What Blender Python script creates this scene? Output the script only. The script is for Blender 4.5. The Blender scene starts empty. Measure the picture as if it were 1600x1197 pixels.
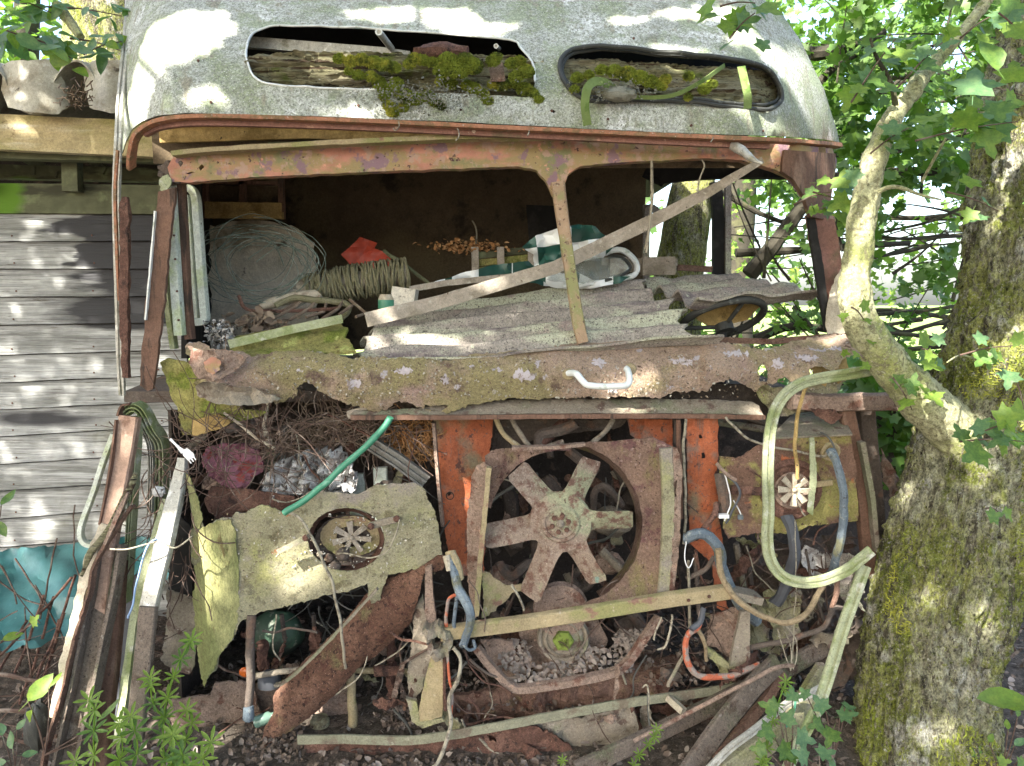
import bpy, math, random
import numpy as np
from mathutils import Vector, Matrix, noise
from mathutils.geometry import delaunay_2d_cdt
R = random.Random(7)
NR = np.random.RandomState(7)
scene = bpy.context.scene
COL = scene.collection

# ------------------------------------------------------------------ camera, sky, sun, exposure
F, CX, CY, PITCH, CZ = 1200.0, 800.0, 598.5, math.radians(6.0), 1.5
cam_d = bpy.data.cameras.new('camera')
cam = bpy.data.objects.new('camera', cam_d)
COL.objects.link(cam)
cam_d.lens = 27.0; cam_d.sensor_width = 36.0
cam_d.clip_start = 0.05; cam_d.clip_end = 600.0
cam.location = (0, 0, CZ)
cam.rotation_euler = (math.radians(90) - PITCH, 0, 0)
scene.camera = cam
cam_d.dof.use_dof = True
cam_d.dof.focus_distance = 2.55
cam_d.dof.aperture_fstop = 16.0

SUN = Vector((-0.46, -0.60, 0.66)).normalized()          # direction towards the sun
world = bpy.data.worlds.new('World'); scene.world = world
world.use_nodes = True
wn = world.node_tree.nodes; wl = world.node_tree.links
sky = wn.new('ShaderNodeTexSky'); sky.sky_type = 'NISHITA'; sky.sun_disc = False
sky.sun_elevation = math.asin(SUN.z)
sky.sun_rotation = math.atan2(SUN.x, SUN.y)
sky.air_density = 1.0; sky.dust_density = 3.5; sky.ozone_density = 0.6
wl.new(sky.outputs[0], wn['Background'].inputs['Color'])
wn['Background'].inputs['Strength'].default_value = 0.15
sun_d = bpy.data.lights.new('sun', 'SUN'); sun_d.energy = 5.0; sun_d.angle = math.radians(0.55)
sun_d.color = (1.0, 0.95, 0.86)
sun = bpy.data.objects.new('sun', sun_d); COL.objects.link(sun)
sun.rotation_euler = SUN.to_track_quat('Z', 'Y').to_euler()
sun.location = (-4, -6, 9)
vs = scene.view_settings
vs.view_transform = 'Standard'; vs.look = 'None'; vs.exposure = 2.3; vs.gamma = 1.0
vs.use_curve_mapping = False
scene.render.engine = 'CYCLES'
scene.cycles.use_denoising = True
scene.cycles.max_bounces = 6
scene.cycles.diffuse_bounces = 3
scene.cycles.transparent_max_bounces = 8
scene.cycles.sample_clamp_indirect = 6.0

# ------------------------------------------------------------------ helpers: placing
def P(x, y, Y):
    """world point at depth Y that the photograph shows at pixel x, y (1600 x 1197)"""
    dx = (x - CX) / F; dy = -(y - CY) / F
    c, s = math.cos(PITCH), math.sin(PITCH)
    d = Vector((dx, c + dy * s, -s + dy * c))
    t = Y / d.y
    return Vector((d.x * t, Y, CZ + d.z * t))

def to_px(p):
    c, s = math.cos(PITCH), math.sin(PITCH)
    x, y, z = p[..., 0], p[..., 1], p[..., 2] - CZ
    f = y * c - z * s; u = y * s + z * c
    return CX + F * x / f, CY - F * u / f

def fy(x):
    """depth of the bus front: it turns slightly away to the right"""
    return 2.45 + 0.16 * (x - 250) / 1100.0

# ------------------------------------------------------------------ helpers: objects
def mesh_from(name, verts, faces, smooth=40):
    me = bpy.data.meshes.new(name)
    me.from_pydata([tuple(v) for v in verts], [], faces)
    me.update()
    if smooth:
        me.polygons.foreach_set('use_smooth', [True] * len(me.polygons))
        try: me.set_sharp_from_angle(angle=math.radians(smooth))
        except Exception: pass
    return me

def add(name, me, mat, parent=None, label=None, cat=None, group=None, kind=None):
    if isinstance(me, tuple): me = mesh_from(name, me[0], me[1])
    o = bpy.data.objects.new(name, me)
    COL.objects.link(o)
    if mat is not None and not me.materials: me.materials.append(mat)
    if parent is None and kind is None:
        n = len(me.vertices)
        co = np.empty(n * 3, dtype=np.float32); me.vertices.foreach_get('co', co); co = co.reshape(-1, 3)
        b = np.array([(co[:, 0].min() + co[:, 0].max()) / 2, (co[:, 1].min() + co[:, 1].max()) / 2, co[:, 2].min()])
        co -= b.astype(np.float32); me.vertices.foreach_set('co', co.ravel()); me.update()
        o.location = b
    if parent is not None:
        o.parent = parent
        o.matrix_parent_inverse = WM(parent).inverted()
    if label: o['label'] = label
    if cat: o['category'] = cat
    if group: o['group'] = group
    if kind: o['kind'] = kind
    return o

def WM(o):
    m = Matrix.LocRotScale(o.location, o.rotation_euler, o.scale)
    if o.parent: m = WM(o.parent) @ o.matrix_parent_inverse @ m
    return m

def thing(name, loc, label, cat, group=None):
    o = bpy.data.objects.new(name, None); COL.objects.link(o)
    o.empty_display_size = 0.1
    o.location = loc; o['label'] = label; o['category'] = cat
    if group: o['group'] = group
    return o

def inst(name, me, parent, mw):
    """a piece that shares its mesh, placed by a world matrix"""
    o = bpy.data.objects.new(name, me); COL.objects.link(o)
    o.parent = parent
    o.matrix_parent_inverse = WM(parent).inverted()
    o.matrix_basis = mw
    return o

# ------------------------------------------------------------------ helpers: shapes
def catmull(pts, n=6, closed=False):
    pts = [tuple(p) for p in pts]
    k = len(pts); out = []
    rng = range(k if closed else k - 1)
    for i in rng:
        if closed: a, b, c, d = (pts[(i - 1) % k], pts[i], pts[(i + 1) % k], pts[(i + 2) % k])
        else: a, b, c, d = pts[max(i - 1, 0)], pts[i], pts[i + 1], pts[min(i + 2, k - 1)]
        for j in range(n):
            t = j / n
            out.append(tuple(0.5 * (2 * b[m] + (c[m] - a[m]) * t + (2 * a[m] - 5 * b[m] + 4 * c[m] - d[m]) * t * t
                                    + (3 * b[m] - a[m] - 3 * c[m] + d[m]) * t ** 3) for m in range(len(b))))
    if not closed: out.append(pts[-1])
    return out

def jagged(poly, seg, amp, seed=0, closed=True):
    out = []; k = len(poly)
    for i in range(k if closed else k - 1):
        a, b = poly[i], poly[(i + 1) % k]
        L = math.hypot(b[0] - a[0], b[1] - a[1]); n = max(1, int(L / seg))
        nx, ny = -(b[1] - a[1]) / max(L, 1e-6), (b[0] - a[0]) / max(L, 1e-6)
        for j in range(n):
            t = j / n; x = a[0] + (b[0] - a[0]) * t; y = a[1] + (b[1] - a[1]) * t
            f = noise.noise(Vector((x * 0.045, y * 0.045, seed))) + 0.8 * noise.noise(Vector((x * 0.17, y * 0.17, seed + 9.1))) + 1.0 * noise.noise(Vector((x * .55, y * .55, seed + 4.1)))
            e = amp * f * (1.0 if j else 0.6)
            out.append((x + nx * e, y + ny * e))
    return out

def inside(px, py, poly):
    poly = np.asarray(poly, dtype=float)
    x0, y0 = poly[:, 0], poly[:, 1]; x1, y1 = np.roll(x0, -1), np.roll(y0, -1)
    c = ((y0[None] > py[:, None]) != (y1[None] > py[:, None]))
    with np.errstate(divide='ignore', invalid='ignore'):
        xi = (x1 - x0)[None] * (py[:, None] - y0[None]) / (y1 - y0)[None] + x0[None]
    return (np.sum(c & (px[:, None] < xi), axis=1) % 2) == 1

def sheet(outline, Yf, holes=(), step=14, jag=(7, 0), hjag=None, t=.004, bump=(0.02, 0.0), seed=0, smooth=40):
    """a plate with real thickness cut to an uneven outline, with holes, following the surface Yf(x, y)"""
    if not callable(Yf):
        Yc = Yf; Yf = lambda x, y: Yc
    out = jagged(outline, jag[0], jag[1], seed)
    hj = hjag if hjag is not None else jag
    hs = [jagged(h, hj[0], hj[1], seed + 3.3 * (i + 1)) for i, h in enumerate(holes)]
    V = [Vector(p) for p in out]; E = [(i, (i + 1) % len(out)) for i in range(len(out))]
    for h in hs:
        b = len(V); V += [Vector(p) for p in h]; E += [(b + i, b + (i + 1) % len(h)) for i in range(len(h))]
    xs = [p[0] for p in out]; ys = [p[1] for p in out]
    gx = np.arange(min(xs), max(xs), step); gy = np.arange(min(ys), max(ys), step)
    g = np.array([(x + (step / 2 if r % 2 else 0), y) for r, y in enumerate(gy) for x in gx])
    rs = np.random.RandomState(int(seed * 10) % 9999)
    if len(g):
        g = g + rs.uniform(-step * .18, step * .18, g.shape)
        m = inside(g[:, 0], g[:, 1], out)
        for h in hs: m &= ~inside(g[:, 0], g[:, 1], h)
        V += [Vector(p) for p in g[m]]
    r = delaunay_2d_cdt(V, E, [], 0, 1e-4)
    vo = np.array([(v.x, v.y) for v in r[0]]); fc = np.array([f for f in r[2] if len(f) == 3])
    cen = vo[fc].mean(axis=1)
    m = inside(cen[:, 0], cen[:, 1], out)
    for h in hs: m &= ~inside(cen[:, 0], cen[:, 1], h)
    fc = fc[m]
    front = []
    for x, y in vo:
        p = P(x, y, Yf(x, y))
        if bump[1]:
            bs = bump[2] if len(bump) > 2 else 1
            p.y += bump[1] * (noise.fractal(Vector((x * bump[0] / bs, y * bump[0], seed)), 0.8, 2.0, 5))
        front.append(p)
    n = len(front)
    faces = []
    cnt = {}
    for a, b, c in fc:
        a, b, c = int(a), int(b), int(c)
        A, B, C_ = front[a], front[b], front[c]
        if (B - A).cross(C_ - A).y > 0: b, c = c, b
        faces.append((a, b, c)); faces.append((c + n, b + n, a + n))
        for e in ((a, b), (b, c), (c, a)): cnt[e] = cnt.get(e, 0) + 1
    for (a, b) in list(cnt):
        if (b, a) not in cnt: faces.append((b, a, a + n, b + n))
    back = [v + Vector((0, t, 0)) for v in front]
    return mesh_from('m', front + back, faces, smooth)

def frames(pts):
    T = []
    for i in range(len(pts)):
        a = pts[max(i - 1, 0)]; b = pts[min(i + 1, len(pts) - 1)]
        d = (b - a); T.append(d.normalized() if d.length > 1e-9 else Vector((0, 0, 1)))
    return T

def tube3(pts, r, n=8, closed=False, caps=True, wob=0.0):
    """round tube through 3D points; r a number or one radius per point"""
    pts = [Vector(p) for p in pts]; k = len(pts)
    rr = list(r) if hasattr(r, '__len__') else [r] * k
    if wob:
        for i in range(k):
            f = min(1, i, k - 1 - i) if not closed else 1
            w_ = Vector((noise.noise(pts[i] * 14 + Vector((3, 0, 0))), noise.noise(pts[i] * 14 + Vector((0, 7, 0))), noise.noise(pts[i] * 14 + Vector((0, 0, 11)))))
            pts[i] = pts[i] + w_ * wob * f; rr[i] *= 1 + .18 * noise.noise(pts[i] * 40)
    T = frames(pts)
    if closed:
        for i in range(k): T[i] = (pts[(i + 1) % k] - pts[i - 1]).normalized()
    u = T[0].orthogonal().normalized(); V = []; Fs = []
    for i in range(k):
        u = (u - T[i] * u.dot(T[i])); u = u.normalized() if u.length > 1e-6 else T[i].orthogonal().normalized()
        w = T[i].cross(u)
        for j in range(n):
            a = 2 * math.pi * j / n
            V.append(pts[i] + (u * math.cos(a) + w * math.sin(a)) * rr[i])
    for i in range(k if closed else k - 1):
        i2 = (i + 1) % k
        for j in range(n):
            j2 = (j + 1) % n
            Fs.append((i * n + j, i * n + j2, i2 * n + j2, i2 * n + j))
    if caps and not closed:
        Fs.append(tuple(range(n - 1, -1, -1))); Fs.append(tuple((k - 1) * n + j for j in range(n)))
    return V, Fs

def tube(pts, r, n=8, sm=6, closed=False):
    """tube through (x, y, Y) pixel points, r in pixels of the photograph"""
    pts = [tuple(p) if len(p) > 3 else tuple(p) + (r,) for p in pts]
    q = catmull(pts, sm, closed) if sm else pts
    rs = [(p[3] if len(p) > 3 else r) * p[2] / F for p in q]
    return tube3([P(*p[:3]) for p in q], rs, n, closed, True, .006 if sm else 0)

PROF = {
    'flat': [(-.5, -.5), (.5, -.5), (.5, .5), (-.5, .5)],
    'bevel': [(-.5, -.3), (-.42, -.5), (.42, -.5), (.5, -.3), (.5, .5), (-.5, .5)],
    'U': [(-.5, -.5), (.5, -.5), (.5, .5), (.38, .5), (.38, -.3), (-.38, -.3), (-.38, .5), (-.5, .5)],
    'Uopen': [(-.5, .5), (-.5, -.5), (-.36, -.5), (-.36, .25), (.36, .25), (.36, -.5), (.5, -.5), (.5, .5)],
    'L': [(-.5, -.5), (.5, -.5), (.5, -.35), (-.38, -.35), (-.38, .5), (-.5, .5)],
    'trim': [(-.5, -.25), (-.42, -.5), (-.14, -.5), (-.08, -.05), (.0, .05), (.08, -.05), (.14, -.5), (.42, -.5), (.5, -.25), (.5, .4), (-.5, .4)],
    'rail': [(-.5, -.5), (-.36, -.5), (-.34, -.1), (-.1, -.1), (-.08, -.5), (.08, -.5), (.1, -.1), (.34, -.1), (.36, -.5), (.5, -.5), (.5, .5), (-.5, .5)],
}
def sweep(pts, w, t, prof='flat', sm=6, twist=0.0, rough=0.0, seg=None, seed=0, roll=0.0):
    """profile swept along (x, y, Y[, width factor]) pixel points; w in pixels, t (depth) in metres"""
    pts = [tuple(p) if len(p) > 3 else tuple(p) + (1.0,) for p in pts]
    q = catmull(pts, sm) if (sm and len(pts) > 2) else [tuple(p) for p in pts]
    if seg:
        q2 = []
        for a, b in zip(q[:-1], q[1:]):
            m = max(1, int(math.hypot(b[0] - a[0], b[1] - a[1]) / seg))
            for j in range(m): q2.append(tuple(a[i] + (b[i] - a[i]) * j / m for i in range(len(a))))
        q = q2 + [q[-1]]
    pp = [P(*p[:3]) for p in q]; T = frames(pp); pr = PROF[prof] if isinstance(prof, str) else prof
    n = len(pr); V = []; Fs = []; k = len(pp)
    Yv = Vector((0, 1, 0))
    for i in range(k):
        W = T[i].cross(Yv)
        if W.length < 1e-4: W = Vector((0, 0, 1))
        W.normalize(); D = T[i].cross(W).normalized()
        if D.y < 0: D = -D
        a = roll + twist * (i / max(1, k - 1))
        if a:
            m = Matrix.Rotation(a, 3, T[i]); W = m @ W; D = m @ D
        ww = w * (q[i][3] if len(q[i]) > 3 else 1.0) * q[i][2] / F
        for j, (c, d) in enumerate(pr):
            e = 0
            if rough: e = rough * noise.fractal(Vector((pp[i].x * 22 + j * 1.7, pp[i].z * 22, seed + j)), .8, 2, 3) * q[i][2] / F
            V.append(pp[i] + W * (c * ww + (e if c > 0 else -e)) + D * (d * t))
    for i in range(k - 1):
        for j in range(n):
            j2 = (j + 1) % n
            Fs.append((i * n + j, i * n + j2, (i + 1) * n + j2, (i + 1) * n + j))
    Fs.append(tuple(range(n - 1, -1, -1))); Fs.append(tuple((k - 1) * n + j for j in range(n)))
    return mesh_from('m', V, Fs, 30)

def patch(c00, c10, c11, c01, nu, nv, disp=None, t=.006, edge=None, keep=None):
    """bilinear plate between four 3D corners; disp(u, v) moves it along its normal, edge(u, v) shifts u"""
    c = [Vector(v) for v in (c00, c10, c11, c01)]
    N = (c[1] - c[0]).cross(c[3] - c[0]).normalized()
    V = []; ok = []
    for j in range(nv + 1):
        for i in range(nu + 1):
            u, v = i / nu, j / nv
            if edge: u = edge(u, v)
            p = (c[0] * (1 - u) + c[1] * u) * (1 - v) + (c[3] * (1 - u) + c[2] * u) * v
            if disp: p = p + N * disp(u, v)
            V.append(p)
    n = len(V); Fs = []; cnt = set()
    for j in range(nv):
        for i in range(nu):
            if keep and not keep((i + .5) / nu, (j + .5) / nv): continue
            a = j * (nu + 1) + i; q = (a, a + 1, a + nu + 2, a + nu + 1)
            Fs.append(q); Fs.append(tuple(x + n for x in reversed(q)))
            for m in range(4): cnt.add((q[m], q[(m + 1) % 4]))
    for (a, b) in list(cnt):
        if (b, a) not in cnt: Fs.append((b, a, a + n, b + n))
    V += [v - N * t for v in V]
    return mesh_from('m', V, Fs, 45)

def lathe(prof, n, M):
    """profile [(radius, along)] turned about the local Z axis, placed by matrix M"""
    V = []; Fs = []
    for r, z in prof:
        for j in range(n):
            a = 2 * math.pi * j / n; V.append(M @ Vector((r * math.cos(a), r * math.sin(a), z)))
    for i in range(len(prof) - 1):
        for j in range(n):
            j2 = (j + 1) % n; Fs.append((i * n + j, i * n + j2, (i + 1) * n + j2, (i + 1) * n + j))
    Fs.append(tuple(range(n - 1, -1, -1))); Fs.append(tuple((len(prof) - 1) * n + j for j in range(n)))
    return V, Fs

def face_cam(x, y, Y, yaw=0.0, pitch=0.0, scale=None):
    """matrix at a pixel point whose local Z points back at the camera (-Y)"""
    m = Matrix.Translation(P(x, y, Y)) @ Matrix.Rotation(yaw, 4, 'Z') @ Matrix.Rotation(math.pi / 2 + pitch, 4, 'X')
    return m

def join(parts):
    V = []; Fs = []
    for v, f in parts:
        b = len(V); V += list(v); Fs += [tuple(i + b for i in q) for q in f]
    return V, Fs

def box3(c, s, M=None):
    V = []
    for z in (-1, 1):
        for (x, y) in ((-1, -1), (1, -1), (1, 1), (-1, 1)):
            p = Vector((x * s[0] / 2, y * s[1] / 2, z * s[2] / 2))
            V.append((M @ p if M else p) + Vector(c))
    return V, [(3, 2, 1, 0), (4, 5, 6, 7), (0, 1, 5, 4), (1, 2, 6, 5), (2, 3, 7, 6), (3, 0, 4, 7)]

def blob(c, r, n=10, amp=.3, seed=0, sq=(1, 1, 1)):
    V = []; Fs = []; c = Vector(c)
    for i in range(n + 1):
        th = math.pi * i / n
        for j in range(2 * n):
            ph = math.pi * j / n
            d = Vector((math.sin(th) * math.cos(ph), math.sin(th) * math.sin(ph), math.cos(th)))
            k = r * (1 + amp * noise.fractal(d * 1.8 + Vector((seed, seed * 2, 0)), .8, 2, 4))
            V.append(c + Vector((d.x * k * sq[0], d.y * k * sq[1], d.z * k * sq[2])))
    m = 2 * n
    for i in range(n):
        for j in range(m): Fs.append((i * m + j, (i + 1) * m + j, (i + 1) * m + (j + 1) % m, i * m + (j + 1) % m))
    return V, Fs

# leaf templates: (verts, tris); the leaf lies in XY, stalk at the origin, tip towards +Y, about 1 long
def leaf_template(kind):
    if kind == 'maple':
        rim = [(.0, .0), (.16, -.04), (.40, -.06), (.33, .14), (.62, .36), (.40, .42), (.36, .52), (.16, .56), (.17, .78), (.0, 1.0),
               (-.17, .78), (-.16, .56), (-.36, .52), (-.40, .42), (-.62, .36), (-.33, .14), (-.40, -.06), (-.16, -.04)]
        V = [(0, .36, -.03)] + [(x, y, .10 * abs(x) - .10 * (y - .4) ** 2) for x, y in rim]
    elif kind == 'oval':
        rim = [(0, 0), (.14, .1), (.27, .32), (.27, .55), (.14, .83), (0, 1), (-.14, .83), (-.27, .55), (-.27, .32), (-.14, .1)]
        V = [(0, .45, -.04)] + [(x, y, .18 * abs(x) - .12 * (y - .4) ** 2) for x, y in rim]
    elif kind == 'lance':
        rim = [(0, 0), (.09, .3), (.11, .6), (.05, .9), (0, 1), (-.05, .9), (-.11, .6), (-.09, .3)]
        V = [(0, .5, -.02)] + [(x, y, .2 * abs(x)) for x, y in rim]
    else:
        rim = [(0, 0), (.3, .3), (.25, .7), (0, 1), (-.25, .7), (-.3, .3)]
        V = [(0, .5, -.05)] + [(x, y, .25 * abs(x) - .2 * (y - .5) ** 2) for x, y in rim]
    n = len(rim)
    return np.array(V, dtype=np.float32), np.array([(0, 1 + i, 1 + (i + 1) % n) for i in range(n)], dtype=np.int32)
LEAF = {k: leaf_template(k) for k in ('maple', 'oval', 'lance', 'dead')}

def leafcloud(name, centers, size, kind='oval', up=(0, 0, 1), tilt=.7, rs=NR, size_var=.35, aim=None):
    """one mesh of many separate leaves"""
    tv, tf = LEAF[kind]; C = np.asarray(centers, dtype=np.float32); n = len(C)
    nz = np.array(up, dtype=float)[None] + rs.normal(0, tilt, (n, 3)); nz /= np.linalg.norm(nz, axis=1)[:, None]
    a = rs.normal(0, 1, (n, 3))
    if aim is not None: a = np.array(aim)[None] + rs.normal(0, .55, (n, 3))
    ny = a - nz * np.sum(a * nz, axis=1)[:, None]; ny /= np.linalg.norm(ny, axis=1)[:, None]
    nx = np.cross(ny, nz)
    s = np.asarray(size) * rs.uniform(1 - size_var, 1 + size_var, n)
    v = (tv[None, :, 0, None] * nx[:, None] + (tv[None, :, 1, None] - .5) * ny[:, None] + tv[None, :, 2, None] * nz[:, None]) * s[:, None, None] + C[:, None]
    f = tf[None] + (np.arange(n) * len(tv))[:, None, None]
    V = v.reshape(-1, 3).astype(np.float32); Fa = f.reshape(-1, 3).astype(np.int32)
    me = bpy.data.meshes.new(name)
    me.vertices.add(len(V)); me.vertices.foreach_set('co', V.ravel())
    me.loops.add(Fa.size); me.loops.foreach_set('vertex_index', Fa.ravel())
    me.polygons.add(len(Fa)); me.polygons.foreach_set('loop_start', np.arange(0, Fa.size, 3, dtype=np.int32))
    me.polygons.foreach_set('loop_total', np.full(len(Fa), 3, dtype=np.int32))
    me.update(calc_edges=True)
    return me

# ------------------------------------------------------------------ materials
def mat(name, base, layers=(), rough=.85, bump=(60, .3), metal=0.0, spec=.3, trans=0.0, bd=.01, var=.12, alpha=None, coat=0.0, fine=None):
    """procedural weathered surface. layers: (colour, scale, low, high[, stretch xyz[, 'n'|'v']]) mixed one over the other by noise"""
    m = bpy.data.materials.new(name); m.use_nodes = True
    nt = m.node_tree; N = nt.nodes; L = nt.links
    b = N['Principled BSDF']; b.inputs['Roughness'].default_value = rough
    b.inputs['Metallic'].default_value = metal
    b.inputs['Specular IOR Level'].default_value = spec
    if coat: b.inputs['Coat Weight'].default_value = coat
    tc = N.new('ShaderNodeTexCoord')
    def coords(st, off):
        mp = N.new('ShaderNodeMapping'); mp.inputs['Scale'].default_value = st
        mp.inputs['Location'].default_value = (off, off * 1.7, off * .6)
        L.new(tc.outputs['Object'], mp.inputs['Vector']); return mp.outputs['Vector']
    def nz(scale, st, off, detail=6, rgh=.62):
        t = N.new('ShaderNodeTexNoise'); t.inputs['Scale'].default_value = scale
        t.inputs['Detail'].default_value = detail; t.inputs['Roughness'].default_value = rgh
        L.new(coords(st, off), t.inputs['Vector']); return t.outputs['Fac']
    col = N.new('ShaderNodeRGB'); col.outputs[0].default_value = (*base, 1); cur = col.outputs[0]
    # small variation of the base itself
    if var:
        f = nz(17, (1, 1, 1), 3.1); mr = N.new('ShaderNodeMapRange')
        mr.inputs['From Min'].default_value = .3; mr.inputs['From Max'].default_value = .7
        mr.inputs['To Min'].default_value = 1 - var * 1.6; mr.inputs['To Max'].default_value = 1 + var * 1.6
        L.new(f, mr.inputs['Value'])
        mx = N.new('ShaderNodeVectorMath'); mx.operation = 'SCALE'; L.new(cur, mx.inputs[0]); L.new(mr.outputs[0], mx.inputs['Scale']); cur = mx.outputs[0]
    masks = []
    for i, la in enumerate(layers):
        c, sc, lo, hi = la[:4]; st = la[4] if len(la) > 4 else (1, 1, 1); ty = la[5] if len(la) > 5 else 'n'
        if ty == 'v':
            t = N.new('ShaderNodeTexVoronoi'); t.inputs['Scale'].default_value = sc; L.new(coords(st, i * 2.3), t.inputs['Vector'])
            src = t.outputs['Distance']
        elif ty == 'w':
            t = N.new('ShaderNodeTexWave'); t.inputs['Scale'].default_value = sc; t.inputs['Distortion'].default_value = 6; t.inputs['Detail'].default_value = 4
            t.inputs['Detail Scale'].default_value = 1.5; L.new(coords(st, i * 2.3), t.inputs['Vector']); src = t.outputs['Fac']
        else: src = nz(sc, st, i * 2.3 + 1)
        mr = N.new('ShaderNodeMapRange'); mr.inputs['From Min'].default_value = lo; mr.inputs['From Max'].default_value = hi
        mr.interpolation_type = 'SMOOTHSTEP'
        L.new(src, mr.inputs['Value'])
        mx = N.new('ShaderNodeMix'); mx.data_type = 'RGBA'
        L.new(mr.outputs[0], mx.inputs['Factor']); L.new(cur, mx.inputs['A']); mx.inputs['B'].default_value = (*c, 1)
        cur = mx.outputs['Result']; masks.append(mr.outputs[0])
    if fine:
        fs = fine[2] if len(fine) > 2 else (1, 1, 1)
        fa = nz(fine[0], fs, 7.7, 3, .75); fb = nz(fine[0] * .31, fs, 2.2, 4, .7); fad = N.new('ShaderNodeMath'); fad.operation = 'ADD'
        L.new(fa, fad.inputs[0]); L.new(fb, fad.inputs[1]); f = fad.outputs[0]; mr = N.new('ShaderNodeMapRange')
        mr.inputs['From Min'].default_value = .80; mr.inputs['From Max'].default_value = 1.20; mr.clamp = False
        mr.inputs['To Min'].default_value = 1 - 1.5 * fine[1]; mr.inputs['To Max'].default_value = 1 + 1.5 * fine[1]
        L.new(f, mr.inputs['Value'])
        mx = N.new('ShaderNodeVectorMath'); mx.operation = 'SCALE'; L.new(cur, mx.inputs[0]); L.new(mr.outputs[0], mx.inputs['Scale']); cur = mx.outputs[0]
    L.new(cur, b.inputs['Base Color'])
    if bump:
        st = bump[2] if len(bump) > 2 else (1, 1, 1)
        f = nz(bump[0], st, 5.5, 8, .7); bp = N.new('ShaderNodeBump'); bp.inputs['Strength'].default_value = bump[1]
        bp.inputs['Distance'].default_value = bd
        h = f
        if masks:
            ad = N.new('ShaderNodeMath'); ad.operation = 'ADD'; L.new(f, ad.inputs[0])
            ml = N.new('ShaderNodeMath'); ml.operation = 'MULTIPLY'; ml.inputs[1].default_value = .25; L.new(masks[-1], ml.inputs[0])
            L.new(ml.outputs[0], ad.inputs[1]); h = ad.outputs[0]
        L.new(h, bp.inputs['Height']); L.new(bp.outputs['Normal'], b.inputs['Normal'])
    if trans:
        tr = N.new('ShaderNodeBsdfTranslucent'); L.new(cur, tr.inputs['Color'])
        sc_ = N.new('ShaderNodeVectorMath'); sc_.operation = 'MULTIPLY'; L.new(cur, sc_.inputs[0]); sc_.inputs[1].default_value = (1.5, 1.9, .8)
        L.new(sc_.outputs[0], tr.inputs['Color'])
        ms = N.new('ShaderNodeMixShader'); ms.inputs[0].default_value = trans
        L.new(b.outputs[0], ms.inputs[1]); L.new(tr.outputs[0], ms.inputs[2])
        L.new(ms.outputs[0], N['Material Output'].inputs['Surface'])
    if alpha is not None:
        b.inputs['Alpha'].default_value = alpha
    return m

RUST = (.13, .068, .050); RUSTD = (.050, .026, .020); RUSTP = (.24, .13, .105); ORANGE = (.46, .115, .045)
MOSS = (.075, .095, .018); MOSSY = (.20, .21, .03); ALGAE = (.17, .17, .055); LICH = (.42, .43, .36)
m_roof = mat('roof_paint', (.44, .46, .42), [((.27, .31, .20), 5, .46, .60), ((.62, .64, .62), 4.5, .55, .62), ((.33, .35, .29), 60, .50, .58),
      ((.19, .20, .16), 130, .57, .62), ((.14, .15, .12), 260, .59, .64), ((.68, .69, .67), 190, .60, .66), ((.30, .34, .24), 9, .52, .62), ((.27, .26, .20), 22, .58, .68, (1, 1, .12)), ((.19, .20, .15), 3, .60, .70)], rough=.8, bump=(220, .5), fine=(420, .30))
m_rim = mat('rim_orange', (.33, .15, .085), [((.20, .12, .06), 30, .46, .60), ((.45, .40, .36), 90, .62, .68)], rough=.7, fine=(300, .15))
m_header = mat('header_paint', (.46, .215, .15), [((.31, .235, .11), 6, .40, .56, (1, 1, 2.5)), ((.21, .21, .10), 9, .52, .64), ((.40, .27, .20), 30, .52, .62), ((.24, .15, .17), 12, .56, .62),
      ((.08, .045, .04), 42, .63, .68), ((.60, .30, .20), 25, .62, .70), ((.40, .38, .30), 240, .64, .70)], rough=.8, bump=(70, .5))
m_nose = mat('nose_rust', (.36, .265, .20), [((.28, .24, .12), 3.2, .44, .60), ((.41, .29, .25), 4.2, .52, .66), ((.15, .10, .08), 11, .58, .68), ((.45, .41, .42), 15, .645, .665), ((.40, .37, .33), 46, .63, .65),
      ((.115, .07, .055), 60, .60, .68), ((.50, .47, .42), 110, .665, .70), ((.34, .27, .13), 300, .56, .64)], rough=.95, bump=(150, .9), fine=(420, .22))
m_panel = mat('panel_algae', (.28, .26, .17), [((.29, .29, .12), 3.4, .46, .64), ((.17, .155, .10), 26, .54, .66), ((.27, .235, .20), 5.0, .54, .64), ((.14, .12, .07), 12, .58, .68), ((.36, .15, .07), 7, .685, .72),
      ((.11, .10, .07), 90, .60, .68), ((.52, .51, .45), 70, .68, .71), ((.36, .35, .18), 320, .57, .65)], rough=.9, bump=(150, .6), fine=(500, .2))
m_shroud = mat('shroud_rust', (.245, .165, .125), [((.15, .085, .07), 30, .56, .66, (1, 1, .12)), ((.23, .20, .09), 4.5, .50, .62, (1.6, 1, .7)), ((.17, .09, .085), 9, .54, .64), ((.33, .235, .20), 70, .58, .66), ((.07, .04, .035), 120, .60, .66)],
      rough=.95, bump=(110, 1.0), fine=(400, .22))
m_fan = mat('fan_paint', (.29, .225, .175), [((.30, .31, .20), 4.2, .46, .56), ((.17, .10, .075), 30, .46, .62), ((.22, .33, .28), 9, .66, .69), ((.42, .34, .27), 120, .60, .66), ((.09, .05, .04), 130, .62, .68)],
      rough=.9, bump=(160, .7), fine=(500, .18))
m_orange = mat('orange_primer', (.39, .115, .05), [((.20, .11, .08), 26, .58, .66, (1, 1, .10)), ((.25, .165, .125), 5, .54, .64), ((.22, .18, .11), 4, .58, .70), ((.16, .10, .08), 60, .60, .66), ((.13, .06, .045), 28, .60, .66), ((.10, .05, .04), 90, .64, .68)], rough=.7, bump=(60, .4), fine=(300, .15))
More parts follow.
